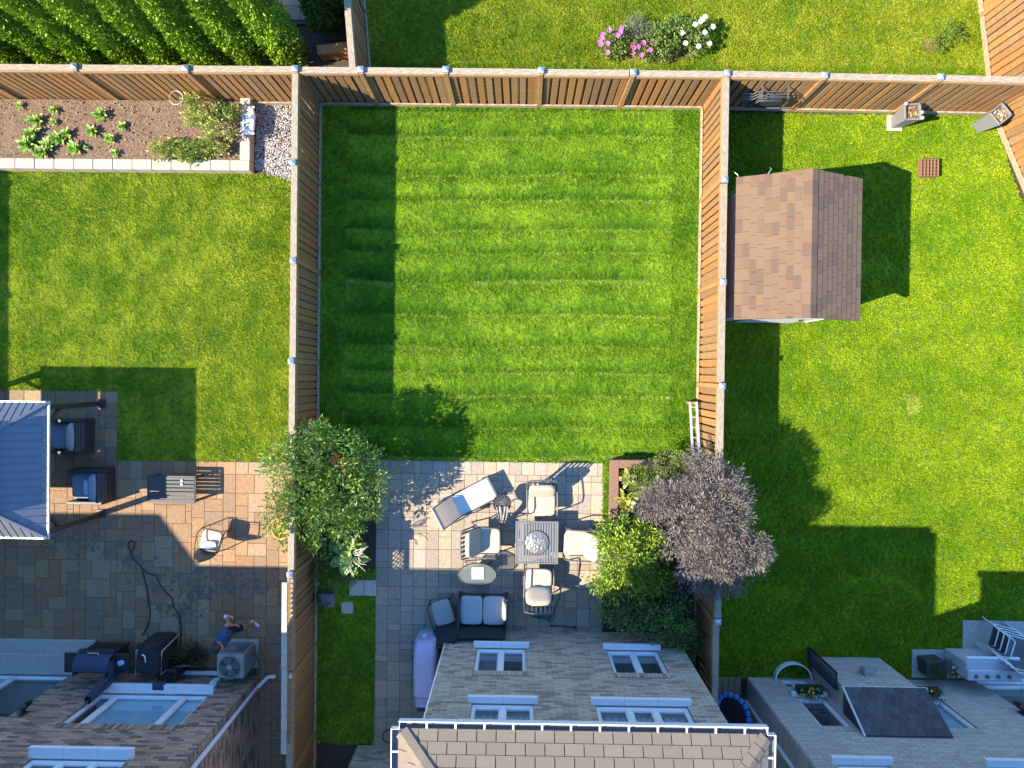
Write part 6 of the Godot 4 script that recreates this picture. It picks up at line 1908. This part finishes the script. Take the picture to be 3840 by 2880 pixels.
	built(t, "side_handle", b, M["black"])
	b = MB.new()
	for s in [-1.0, 1.0]: b.bev(Vector3(s * 0.18 - 0.02, 0.32, 0.84), Vector3(0.03, 0.62, 0.03), 0.004)
	b.bev(Vector3(-0.02, 0.62, 0.86), Vector3(0.40, 0.025, 0.20), 0.005)
	built(t, "trolley", b, M["frame_dark"])
	# hose
	var hp := []
	rng.seed = 253
	for i in 64:
		var a := i * 0.42
		hp.append(Vector3(0.63 + cos(a) * (0.19 + 0.06 * sin(i * 0.23)) + 0.10 * sin(i * 0.11), 0.016 + 0.004 * (i % 8), 5.50 + sin(a) * (0.13 + 0.05 * cos(i * 0.31)) - 0.05 * sin(i * 0.09)))
	hp.append(Vector3(0.95, 0.02, 5.30))
	hp.append(Vector3(1.02, 0.02, 5.05))
	hp.append(Vector3(0.98, 0.02, 4.80))
	b = MB.new()
	b.tube(smooth_path(hp), 0.012, 6)
	one("garden_hose", "tangled green garden hose beside the slumped-cushion armchair", "hose", b, M["hose_green"])
	b = MB.new()
	b.tube([Vector3(0.78, 0.03, 5.80), Vector3(1.39, 0.03, 5.83)], 0.018, 8)
	b.bev(Vector3(1.38, 0.05, 5.83), Vector3(0.06, 0.10, 0.06), 0.008)
	one("metal_bar", "thin dark metal bar lying by the house wall", "bar", b, M["frame_dark"])
	b = MB.new()
	var lp := []
	for i in 22: lp.append(Vector3(-2.86 + cos(TAU * i / 22.0) * 0.16, 0.36 + 0.06 * sin(TAU * i / 22.0), 8.28 + sin(TAU * i / 22.0) * 0.12))
	b.tube(lp, 0.016, 6, -1.0, true)
	b.bev(Vector3(-2.62, 0.18, 8.34), Vector3(0.22, 0.36, 0.22), 0.02)
	one("hose_holder", "black hose loop on a holder behind the covered grill", "hose", b, M["black"])
	# timber planter
	t = thing("timber_planter", "brown timber planter with hostas at the patio edge", "planter", Vector3(2.16, 0, 1.94))
	b = MB.new()
	b.bev(Vector3(0.04, 0.385, 0.64), Vector3(0.19, 0.03, 1.40), 0.006)
	built(t, "seat_board", b, M["bench_wood"])
	b = MB.new()
	b.bev(Vector3(0.58, 0.383, 0.03), Vector3(0.88, 0.03, 0.19), 0.006)
	built(t, "seat_board", b, M["bench_wood"])
	for i in 3:
		b = MB.new()
		b.bev(Vector3(-0.02, 0.065 + i * 0.125, 0.66), Vector3(0.035, 0.12, 1.36), 0.004)
		built(t, "side_board", b, M["bench_wood"])
		b = MB.new()
		b.bev(Vector3(0.56, 0.065 + i * 0.125, -0.03), Vector3(1.1, 0.12, 0.035), 0.004)
		built(t, "side_board", b, M["bench_wood"])
	b = MB.new()
	b.box(Vector3(0.62, 0.11, 0.66), Vector3(1.2, 0.2, 1.28))
	built(t, "soil", b, M["dark_soil"])
	# ladder
	t = thing("ladder", "aluminium ladder propped along the orange-brown fence", "ladder", Vector3(3.98, 0, 1.12))
	for s in [-1.0, 1.0]:
		b = MB.new()
		b.bar(Vector3(s * 0.075, 0.30, -0.58), Vector3(s * 0.075, 0.62, 0.58), 0.055, 0.03, Vector3.UP, 0.005)
		built(t, "rail", b, M["aluminium"])
	for i in 5:
		b = MB.new()
		b.tube([Vector3(-0.07, 0.34 + i * 0.062, -0.46 + i * 0.225), Vector3(0.07, 0.34 + i * 0.062, -0.46 + i * 0.225)], 0.014, 7)
		built(t, "rung", b, M["aluminium"])
	b = MB.new()
	b.bev(Vector3(0, 0.15, -0.55), Vector3(0.18, 0.30, 0.06), 0.006)
	b.bev(Vector3(0, 0.29, 0.52), Vector3(0.18, 0.58, 0.06), 0.006)
	label_part(built(t, "stand", b, M["post_wood"]), "timber block under the ladder")
	# small box planter by the stepping stone
	t = thing("box_planter", "small dark box planter beside the grey side fence foot", "planter", Vector3(-4.38, 0, 5.22))
	b = MB.new()
	b.bev(Vector3(0, 0.14, 0), Vector3(0.36, 0.28, 0.30), 0.01)
	built(t, "box", b, M["planter_grey"])
	built(t, "foliage", foliage([[Vector3(0, 0.32, 0), Vector3(0.17, 0.08, 0.14)]], 26, 14, 0.05, 0.05, 0.02, [Color(0.08, 0.12, 0.03), Color(0.12, 0.16, 0.06)], 254), M["leaf"])

# ---------------------------------------------------------------- around the grey house

func make_by_grey_house() -> void:
	var t := thing("deck", "weathered wooden deck in the gap between two houses", "deck", Vector3(4.86, 0, 7.75))
	for i in 6:
		var b := MB.new()
		b.bev(Vector3(-0.44 + i * 0.145, 0.12, 0), Vector3(0.138, 0.03, 1.7), 0.004)
		built(t, "plank", b, M["deck_wood"])
	var bj := MB.new()
	for z in [-0.7, 0.7]: bj.bev(Vector3(-0.08, 0.035, z), Vector3(0.85, 0.14, 0.08), 0.004)
	built(t, "joist", bj, M["deck_wood"])
	# trampoline
	t = thing("trampoline", "small trampoline with bright blue padded rim", "trampoline", Vector3(5.06, 0.44, 7.52))
	t.basis = Basis(Vector3(0, 0, 1), 0.85)
	var b := MB.new()
	b.lathe([Vector2(0.0, 0.20), Vector2(0.40, 0.20), Vector2(0.40, 0.206), Vector2(0.0, 0.206)], Vector3.ZERO, 36)
	built(t, "mat", b, M["black_fabric"])
	for i in 18:
		b = MB.new()
		var bs := Basis(Vector3.UP, TAU * i / 18.0)
		b.cushion(bs * Vector3(0.40, 0.215, 0), Vector3(0.115, 0.06, 0.125), bs, 3.2, 5)
		built(t, "pad", b, M["pad_blue"])
	for i in 6:
		b = MB.new()
		var a := TAU * i / 6.0
		b.tube([Vector3(cos(a) * 0.38, 0.19, sin(a) * 0.38), Vector3(cos(a) * 0.38, 0.008, sin(a) * 0.38)], 0.016, 7)
		built(t, "leg", b, M["frame_grey"])
	# flower boxes
	for i in 2:
		var at: Vector3 = [Vector3(6.46, 0.92, 6.83), Vector3(9.0, 0.92, 6.83)][i]
		t = thing("window_box", ["window box with yellow and white flowers beside the fireplace bay", "window box with red and white flowers right of the fireplace bay"][i], "window box", at, 0.0, "flower boxes on the grey house")
		b = MB.new()
		b.bev(Vector3(0, 0.0, -0.03), Vector3(0.58, 0.15, 0.16), 0.01)
		built(t, "box", b, M["black"])
		var f := foliage([[Vector3(0, 0.14, -0.04), Vector3(0.30, 0.11, 0.14)]], 50, 16, 0.05, 0.045, 0.022, [Color(0.07, 0.11, 0.025), Color(0.10, 0.13, 0.03)], 261 + i)
		built(t, "foliage", f, M["leaf"])
		rng.seed = 265 + i
		for k in 34:
			var x := rng.randf_range(-0.28, 0.28)
			var white := (x > 0.02) == (i == 0) or rng.randf() < 0.15
			b = MB.new()
			for l in 5: b.leaf(Vector3.ZERO, Vector3(cos(l * 1.257), 0.4, sin(l * 1.257)).normalized(), Vector3(-sin(l * 1.257), 0, cos(l * 1.257)), 0.028, 0.026)
			if white: part(t, "flower", b.mesh(), leaf_mat("bloom_white", 0.72, 0.72, 0.74), Vector3(x, 0.20 + rng.randf() * 0.07, rng.randf_range(-0.16, 0.07)))
			else: part(t, "flower", b.mesh(), leaf_mat("bloom_yellow", 0.55, 0.42, 0.04) if i == 0 else leaf_mat("bloom_red", 0.42, 0.05, 0.06), Vector3(x, 0.20 + rng.randf() * 0.07, rng.randf_range(-0.16, 0.07)))
	# dark lattice panel leaning by the bay
	t = thing("lattice_panel", "dark lattice panel standing beside the fireplace bay", "panel", Vector3(6.80, 0, 6.38))
	b = MB.new()
	for k in 2: b.bev(Vector3(0, 0.75, k * 0.36 - 0.18), Vector3(0.03, 1.5, 0.03), 0.004)
	for k in 2: b.bev(Vector3(0, 0.03 + k * 1.44, 0), Vector3(0.032, 0.04, 0.33), 0.004)
	built(t, "frame", b, M["black"])
	b = MB.new()
	for i in 19: b.bar(Vector3(0, 0.08 + i * 0.072, -0.17), Vector3(0, 0.08 + i * 0.072, 0.17), 0.008, 0.034)
	for i in 5: b.bar(Vector3(0.006, 0.06, -0.15 + i * 0.075), Vector3(0.006, 1.44, -0.15 + i * 0.075), 0.008, 0.03, Vector3(0, 0, 1))
	built(t, "lattice", b, plain("lattice_blue", lin(0.035, 0.045, 0.06), 0.6))
	# planters and flower pot on the slabs
	t = thing("dark_planter", "dark square planter on the grey slab", "planter", Vector3(9.52, 0.02, 6.52), 0.08)
	b = MB.new()
	b.bev(Vector3(0, 0.20, 0), Vector3(0.42, 0.40, 0.36), 0.015)
	b.bev(Vector3(0, 0.41, 0), Vector3(0.46, 0.04, 0.40), 0.01)
	built(t, "planter_body", b, plain("planter_dark", lin(0.045, 0.038, 0.034), 0.6))
	built(t, "foliage", foliage([[Vector3(0.02, 0.46, 0), Vector3(0.18, 0.08, 0.15)]], 26, 12, 0.05, 0.05, 0.02, [Color(0.06, 0.07, 0.03), Color(0.14, 0.10, 0.03)], 271), M["leaf"])
	t = thing("flower_pot", "pot of orange and white flowers beside the grey grill", "pot", Vector3(10.02, 0.02, 6.50))
	b = MB.new()
	b.lathe([Vector2(0.0, 0.0), Vector2(0.12, 0.0), Vector2(0.17, 0.26), Vector2(0.19, 0.30), Vector2(0.16, 0.30), Vector2(0.0, 0.27)], Vector3.ZERO, 18)
	built(t, "pot_body", b, M["planter_grey"])
	built(t, "foliage", foliage([[Vector3(0, 0.38, 0), Vector3(0.22, 0.12, 0.20)]], 40, 14, 0.05, 0.05, 0.024, [Color(0.08, 0.12, 0.03), Color(0.11, 0.14, 0.04)], 272), M["leaf"])
	rng.seed = 273
	for k in 12:
		b = MB.new()
		for l in 6: b.leaf(Vector3.ZERO, Vector3(cos(l * 1.05), 0.4, sin(l * 1.05)).normalized(), Vector3(-sin(l * 1.05), 0, cos(l * 1.05)), 0.035, 0.03)
		part(t, "flower", b.mesh(), leaf_mat("bloom_orange", 0.55, 0.20, 0.03) if k % 3 else leaf_mat("bloom_white", 0.72, 0.72, 0.74), Vector3(rng.randf_range(-0.2, 0.2), 0.44 + rng.randf() * 0.08, rng.randf_range(-0.18, 0.18)))
	# grey grill with knobs
	t = thing("grey_grill", "grey grill with four round knobs on the slab", "grill", Vector3(10.52, 0.02, 6.33))
	b = MB.new()
	b.bev(Vector3(0, 0.40, 0.05), Vector3(1.16, 0.80, 0.40), 0.02)
	b.bev(Vector3(0, 0.84, 0.12), Vector3(1.18, 0.10, 0.24), 0.02)
	built(t, "body", b, M["grill_grey"])
	b = MB.new()
	b.bev(Vector3(0, 0.78, -0.20), Vector3(1.16, 0.06, 0.14), 0.01, Basis(Vector3(1, 0, 0), 0.5))
	built(t, "control_panel", b, M["sill_stone"])
	for i in 4:
		b = MB.new()
		b.lathe([Vector2(0.0, 0.0), Vector2(0.045, 0.0), Vector2(0.038, 0.03), Vector2(0.0, 0.032)], Vector3.ZERO, 16)
		part(t, "knob", b.mesh(), M["frame_grey"], Vector3(-0.42 + i * 0.24, 0.905 if i == 9 else 0.895, 0.13))
	# stacked sling chairs
	for i in 4:
		t = thing("stacked_chair", ["topmost chair of the stack on the grey slabs", "second chair from the top of the slab stack", "third chair from the top of the slab stack", "lowest chair of the stack on the grey slabs"][3 - i], "chair", Vector3(10.98 + i * 0.03, 0.02, 5.78 + i * 0.035), -0.25, "stacked chairs on the slabs")
		var y := i * 0.13
		b = MB.new()
		for s in [-1.0, 1.0]:
			b.tube([Vector3(s * 0.27, 0.01, -0.28), Vector3(s * 0.27, 0.40 + y, -0.24), Vector3(s * 0.27, 0.62 + y, -0.18), Vector3(s * 0.27, 0.62 + y, 0.18), Vector3(s * 0.26, 0.42 + y, 0.26), Vector3(s * 0.25, 0.90 + y, 0.38)], 0.014, 7)
			b.tube([Vector3(s * 0.26, 0.42 + y, 0.24), Vector3(s * 0.27, 0.01, 0.34)], 0.014, 7)
		b.tube([Vector3(-0.25, 0.90 + y, 0.38), Vector3(0.25, 0.90 + y, 0.38)], 0.014, 7)
		b.tube([Vector3(-0.27, 0.40 + y, -0.25), Vector3(0.27, 0.40 + y, -0.25)], 0.014, 7)
		built(t, "frame", b, M["sill_stone"])
		b = MB.new()
		b.sheet(func(u: float, v: float) -> Vector3:
			return Vector3((u - 0.5) * 0.5, (0.405 + y) if v < 0.55 else lerpf(0.405 + y, 0.89 + y, (v - 0.55) / 0.45), lerpf(-0.24, 0.25, v / 0.55) if v < 0.55 else lerpf(0.25, 0.38, (v - 0.55) / 0.45)), 2, 20, 0.006)
		built(t, "sling", b, M["frame_grey"])
	# wall lantern at the door
	b = MB.new()
	b.lathe([Vector2(0.0, -0.16), Vector2(0.05, -0.14), Vector2(0.085, 0.10), Vector2(0.10, 0.11), Vector2(0.03, 0.20), Vector2(0.0, 0.21)], Vector3(10.62, 1.55, 6.80), 6)
	b.bar(Vector3(10.62, 1.70, 6.93), Vector3(10.62, 1.70, 6.80), 0.03, 0.03)
	b.bev(Vector3(10.62, 1.66, 6.925), Vector3(0.12, 0.24, 0.03), 0.006)
	one("wall_lantern", "black lantern on the grey brick beside the patio door", "lantern", b, M["black"])
	# added unseen shed, turned so its roof edge shades the far lawn
	t = thing("added_shed", "added unseen shed beyond the top edge, turned to shade the far lawn", "shed", Vector3(-4.9, 0, -11.0), 0.58)
	b = MB.new()
	b.box(Vector3(0, 1.3, 0), Vector3(3.0, 2.6, 2.4))
	built(t, "wall", b, M["shed_wall"])
	b = MB.new()
	b.box(Vector3(0, 2.68, 0), Vector3(3.3, 0.12, 2.7))
	built(t, "roof", b, M["felt"])

# ---------------------------------------------------------------- person

func field_mesh(bones: Array, cell: float, k := 0.02) -> MB:      # bones: [a, ra, b, rb]; smooth union of tapered capsules, meshed as surface nets
	var lo := Vector3.INF
	var hi := -Vector3.INF
	for q: Array in bones:
		for e in [[q[0], q[1]], [q[2], q[3]]]:
			lo = lo.min(e[0] - Vector3.ONE * (e[1] + 0.03))
			hi = hi.max(e[0] + Vector3.ONE * (e[1] + 0.03))
	var n := Vector3i(((hi - lo) / cell).ceil()) + Vector3i.ONE * 2
	var sum := PackedFloat32Array()
	sum.resize(n.x * n.y * n.z)
	for q: Array in bones:
		var a: Vector3 = q[0]
		var b: Vector3 = q[2]
		var m := maxf(q[1], q[3]) + k * 3.0
		var i0 := Vector3i(((a.min(b) - Vector3.ONE * m - lo) / cell).floor()).clamp(Vector3i.ZERO, n - Vector3i.ONE)
		var i1 := Vector3i(((a.max(b) + Vector3.ONE * m - lo) / cell).ceil()).clamp(Vector3i.ZERO, n - Vector3i.ONE)
		var ab := b - a
		var ll := maxf(ab.length_squared(), 1e-8)
		for x in range(i0.x, i1.x + 1):
			for y in range(i0.y, i1.y + 1):
				for z in range(i0.z, i1.z + 1):
					var p := lo + Vector3(x, y, z) * cell
					var t := clampf((p - a).dot(ab) / ll, 0.0, 1.0)
					var d := p.distance_to(a + ab * t) - lerpf(q[1], q[3], t)
					if d < k * 3.0: sum[(x * n.y + y) * n.z + z] += exp(-d / k)
	var at := {}
	var out := MB.new()
	var val := func(i: int) -> float: return 0.2 if sum[i] <= 1e-9 else -k * log(sum[i])
	var off := [0, 1, n.z, n.z + 1, n.y * n.z, n.y * n.z + 1, n.y * n.z + n.z, n.y * n.z + n.z + 1]
	for x in n.x - 1:
		for y in n.y - 1:
			for z in n.z - 1:
				var i := (x * n.y + y) * n.z + z
				var inside := 0
				for o: int in off:
					if sum[i + o] > 1.0: inside += 1
				if inside == 0 or inside == 8: continue
				var c := Vector3.ZERO
				var cnt := 0
				for e in [[0, 1], [0, 2], [0, 4], [1, 3], [1, 5], [2, 3], [2, 6], [3, 7], [4, 5], [4, 6], [5, 7], [6, 7]]:
					var f0: float = val.call(i + off[e[0]])
					var f1: float = val.call(i + off[e[1]])
					if (f0 < 0.0) == (f1 < 0.0): continue
					var t := f0 / (f0 - f1)
					var p0 := Vector3(e[0] >> 2, (e[0] >> 1) & 1, e[0] & 1)
					var p1 := Vector3(e[1] >> 2, (e[1] >> 1) & 1, e[1] & 1)
					c += p0.lerp(p1, t)
					cnt += 1
				var g := Vector3(float(val.call(i + off[4])) + float(val.call(i + off[7])) - float(val.call(i)) - float(val.call(i + off[3])), float(val.call(i + off[2])) + float(val.call(i + off[6])) - float(val.call(i)) - float(val.call(i + off[4])), float(val.call(i + off[1])) + float(val.call(i + off[5])) - float(val.call(i)) - float(val.call(i + off[4])))
				at[i] = [lo + (Vector3(x, y, z) + c / maxi(cnt, 1)) * cell, g.normalized()]
	for i: int in at:
		for ax in 3:
			var s: int = [n.y * n.z, n.z, 1][ax]
			var u: int = [n.z, 1, n.y * n.z][ax]
			var w: int = [1, n.y * n.z, n.z][ax]
			if (sum[i] > 1.0) == (sum[i + s] > 1.0): continue
			if not (at.has(i - u) and at.has(i - w) and at.has(i - u - w)): continue
			var p := [at[i], at[i - u], at[i - u - w], at[i - w]]
			out.smooth_quad([p[0][0], p[1][0], p[2][0], p[3][0]], [p[0][1], p[1][1], p[2][1], p[3][1]])
	return out

func make_person() -> void:
	# walking towards local +z, mid-stride
	var t := thing("person", "person in blue shirt and dark shorts walking in the shade", "person", Vector3(-6.40, 0, 5.78), atan2(0.86, 0.50))
	var hip := 0.88
	var hl := Vector3(0.085, hip, 0.0)
	var hr := Vector3(-0.085, hip, 0.0)
	var kl := Vector3(0.095, 0.50, 0.17)
	var al := Vector3(0.09, 0.09, 0.27)
	var kr := Vector3(-0.095, 0.47, -0.04)
	var ar := Vector3(-0.09, 0.12, -0.31)
	var chest := Vector3(0, 1.27, 0.05)
	var neck := Vector3(0, 1.44, 0.06)
	var head := Vector3(0, 1.58, 0.10)
	var sl := Vector3(0.185, 1.36, 0.05)
	var sr := Vector3(-0.185, 1.36, 0.05)
	var el := Vector3(0.25, 1.09, -0.06)
	var wl := Vector3(0.24, 0.87, 0.06)
	var er := Vector3(-0.26, 1.10, 0.06)
	var wr := Vector3(-0.25, 0.90, 0.22)
	var bones := [[hl, 0.085, kl, 0.055], [kl, 0.055, al, 0.036], [hr, 0.085, kr, 0.055], [kr, 0.055, ar, 0.036], [al, 0.036, al + Vector3(0, -0.05, 0.1), 0.03], [ar, 0.036, ar + Vector3(0, -0.07, 0.08), 0.03],
		[Vector3(0, 0.95, 0), 0.12, chest, 0.135], [sl, 0.065, sr, 0.065], [neck, 0.052, head, 0.06], [head + Vector3(0, 0.02, 0.0), 0.088, head + Vector3(0, -0.03, 0.03), 0.075], [head + Vector3(0, -0.07, 0.055), 0.045, head + Vector3(0, -0.05, 0.06), 0.05],
		[sl, 0.052, el, 0.040], [el, 0.040, wl, 0.026], [sr, 0.052, er, 0.040], [er, 0.040, wr, 0.026]]
	var body := field_mesh(bones, 0.016, 0.016)
	for h in [[wl, (wl - el).normalized(), 1.0], [wr, (wr - er).normalized(), -1.0]]:        # hands: palm, four fingers, thumb
		var d: Vector3 = h[1]
		var side := d.cross(Vector3(h[2], 0, 0)).normalized()
		var curl := Vector3(-h[2], 0, 0)
		var w: Vector3 = h[0]
		var hand := [[w, 0.024, w + d * 0.05, 0.028], [w + d * 0.05 + side * 0.022, 0.017, w + d * 0.085 + side * 0.026, 0.013], [w + d * 0.05 - side * 0.022, 0.017, w + d * 0.085 - side * 0.026, 0.013]]
		for i in 4:
			var k := w + d * 0.085 + side * (i - 1.5) * 0.021
			var len_: float = [0.030, 0.036, 0.034, 0.026][i]
			var m := k + d * len_ + curl * 0.010
			hand.append([k, 0.0095, m, 0.009])
			hand.append([m, 0.009, m + (d * 0.6 + curl).normalized() * len_ * 0.9, 0.0075])
		var th := w + d * 0.03 + side * 0.03
		hand.append([th, 0.012, th + (d * 0.7 + side * 0.7).normalized() * 0.035, 0.0105])
		hand.append([th + (d * 0.7 + side * 0.7).normalized() * 0.035, 0.0105, th + (d * 0.9 + side * 0.5).normalized() * 0.06, 0.009])
		var hm := field_mesh(hand, 0.0045, 0.004)
		body.v.append_array(hm.v); body.n.append_array(hm.n); body.c.append_array(hm.c)
	var face := field_mesh([[head + Vector3(0, 0.0, 0.108), 0.012, head + Vector3(0, -0.025, 0.118), 0.016], [head + Vector3(0.085, -0.01, 0.01), 0.018, head + Vector3(0.088, -0.04, 0.01), 0.012], [head + Vector3(-0.085, -0.01, 0.01), 0.018, head + Vector3(-0.088, -0.04, 0.01), 0.012], [head + Vector3(-0.02, -0.068, 0.098), 0.007, head + Vector3(0.02, -0.068, 0.098), 0.007]], 0.004, 0.004)
	body.v.append_array(face.v); body.n.append_array(face.n); body.c.append_array(face.c)
	built(t, "body", body, M["skin"])
	var eyes := MB.new()
	for s in [-1.0, 1.0]: eyes.cushion(head + Vector3(s * 0.033, 0.008, 0.098), Vector3(0.022, 0.012, 0.01), Basis.IDENTITY, 2.0, 5)
	built(t, "eyes", eyes, M["hair"])
	built(t, "hair", field_mesh([[head + Vector3(0, 0.045, -0.012), 0.092, head + Vector3(0, 0.0, -0.04), 0.080], [head + Vector3(0.05, 0.06, 0.03), 0.045, head + Vector3(-0.05, 0.06, 0.03), 0.045]], 0.012, 0.012), M["hair"])
	built(t, "shirt", field_mesh([[Vector3(0, 0.93, 0), 0.148, chest, 0.158], [sl, 0.078, sr, 0.078], [sl, 0.074, sl.lerp(el, 0.6), 0.066], [sr, 0.074, sr.lerp(er, 0.6), 0.066], [Vector3(0.06, 1.1, 0.02), 0.12, Vector3(-0.06, 1.1, 0.02), 0.12]], 0.018, 0.018), M["shirt_blue"])
	built(t, "shorts", field_mesh([[Vector3(0.04, 0.90, 0), 0.125, Vector3(-0.04, 0.90, 0), 0.125], [hl, 0.105, hl.lerp(kl, 0.8), 0.085], [hr, 0.105, hr.lerp(kr, 0.8), 0.085]], 0.018, 0.016), M["shorts_dark"])
	for e in [[al, 0.0, 1.0], [ar, 0.55, 1.0]]:
		var bs := Basis(Vector3(1, 0, 0), e[1])
		var a: Vector3 = e[0]
		built(t, "shoe", field_mesh([[a + bs * Vector3(0, -0.045, -0.035), 0.042, a + bs * Vector3(0, -0.052, 0.13), 0.036], [a + bs * Vector3(0, 0.0, -0.01), 0.045, a + bs * Vector3(0, -0.04, 0.05), 0.042]], 0.012, 0.012), M["shoe_white"])

func b_panel(chair: Node) -> void:
	var b := MB.new()
	b.bev(Vector3(0, 0.62, -0.365), Vector3(0.47, 0.54, 0.012), 0.004, Basis(Vector3(1, 0, 0), -0.47))
	built(chair, "back_panel", b, M["black_fabric"])

# ---------------------------------------------------------------- scene

func _ready() -> void:
	var cam := Camera3D.new()
	cam.name = "camera"
	add_child(cam)
	cam.fov = 56.8
	cam.near = 0.1
	cam.far = 900.0
	cam.transform = Transform3D(Basis(Vector3(0.99988063, -0.00959855, -0.01210755), Vector3(-0.01221621, -0.0113444, -0.99986102), Vector3(0.00945986, 0.99988958, -0.0114603)).orthonormalized(), Vector3(0, 16.5, 0))
	cam.current = true
	var sky_mat := ProceduralSkyMaterial.new()
	sky_mat.sky_top_color = Color(0.31, 0.51, 0.76)
	sky_mat.sky_horizon_color = Color(0.66, 0.77, 0.89)
	sky_mat.ground_bottom_color = Color(0.16, 0.18, 0.12)
	sky_mat.ground_horizon_color = Color(0.5, 0.55, 0.55)
	var sky := Sky.new()
	sky.sky_material = sky_mat
	var env := Environment.new()
	env.background_mode = Environment.BG_SKY
	env.sky = sky
	env.background_energy_multiplier = 1.08
	env.tonemap_mode = Environment.TONE_MAPPER_LINEAR
	env.tonemap_exposure = 3.2
	env.sdfgi_enabled = true
	env.ssao_enabled = true
	env.ssil_enabled = true
	var we := WorldEnvironment.new()
	we.name = "world_environment"
	we.environment = env
	add_child(we)
	var sun := DirectionalLight3D.new()
	sun.name = "sun"
	sun.light_energy = 1.6
	sun.light_color = Color(1.0, 0.94, 0.84)
	sun.light_angular_distance = 0.53
	sun.shadow_enabled = true
	sun.basis = Basis.looking_at(Vector3(1.02, -1.0, -0.357).normalized())
	add_child(sun)

	make_materials()
	make_ground()
	make_paving()
	make_fences()
	make_houses()
	make_shed()
	make_gazebo()
	make_bed()
	make_plants()
	make_shed_garden()
	make_tan_patio()
	make_by_dark_house()
	make_patio_furniture()
	make_by_grey_house()
	make_person()
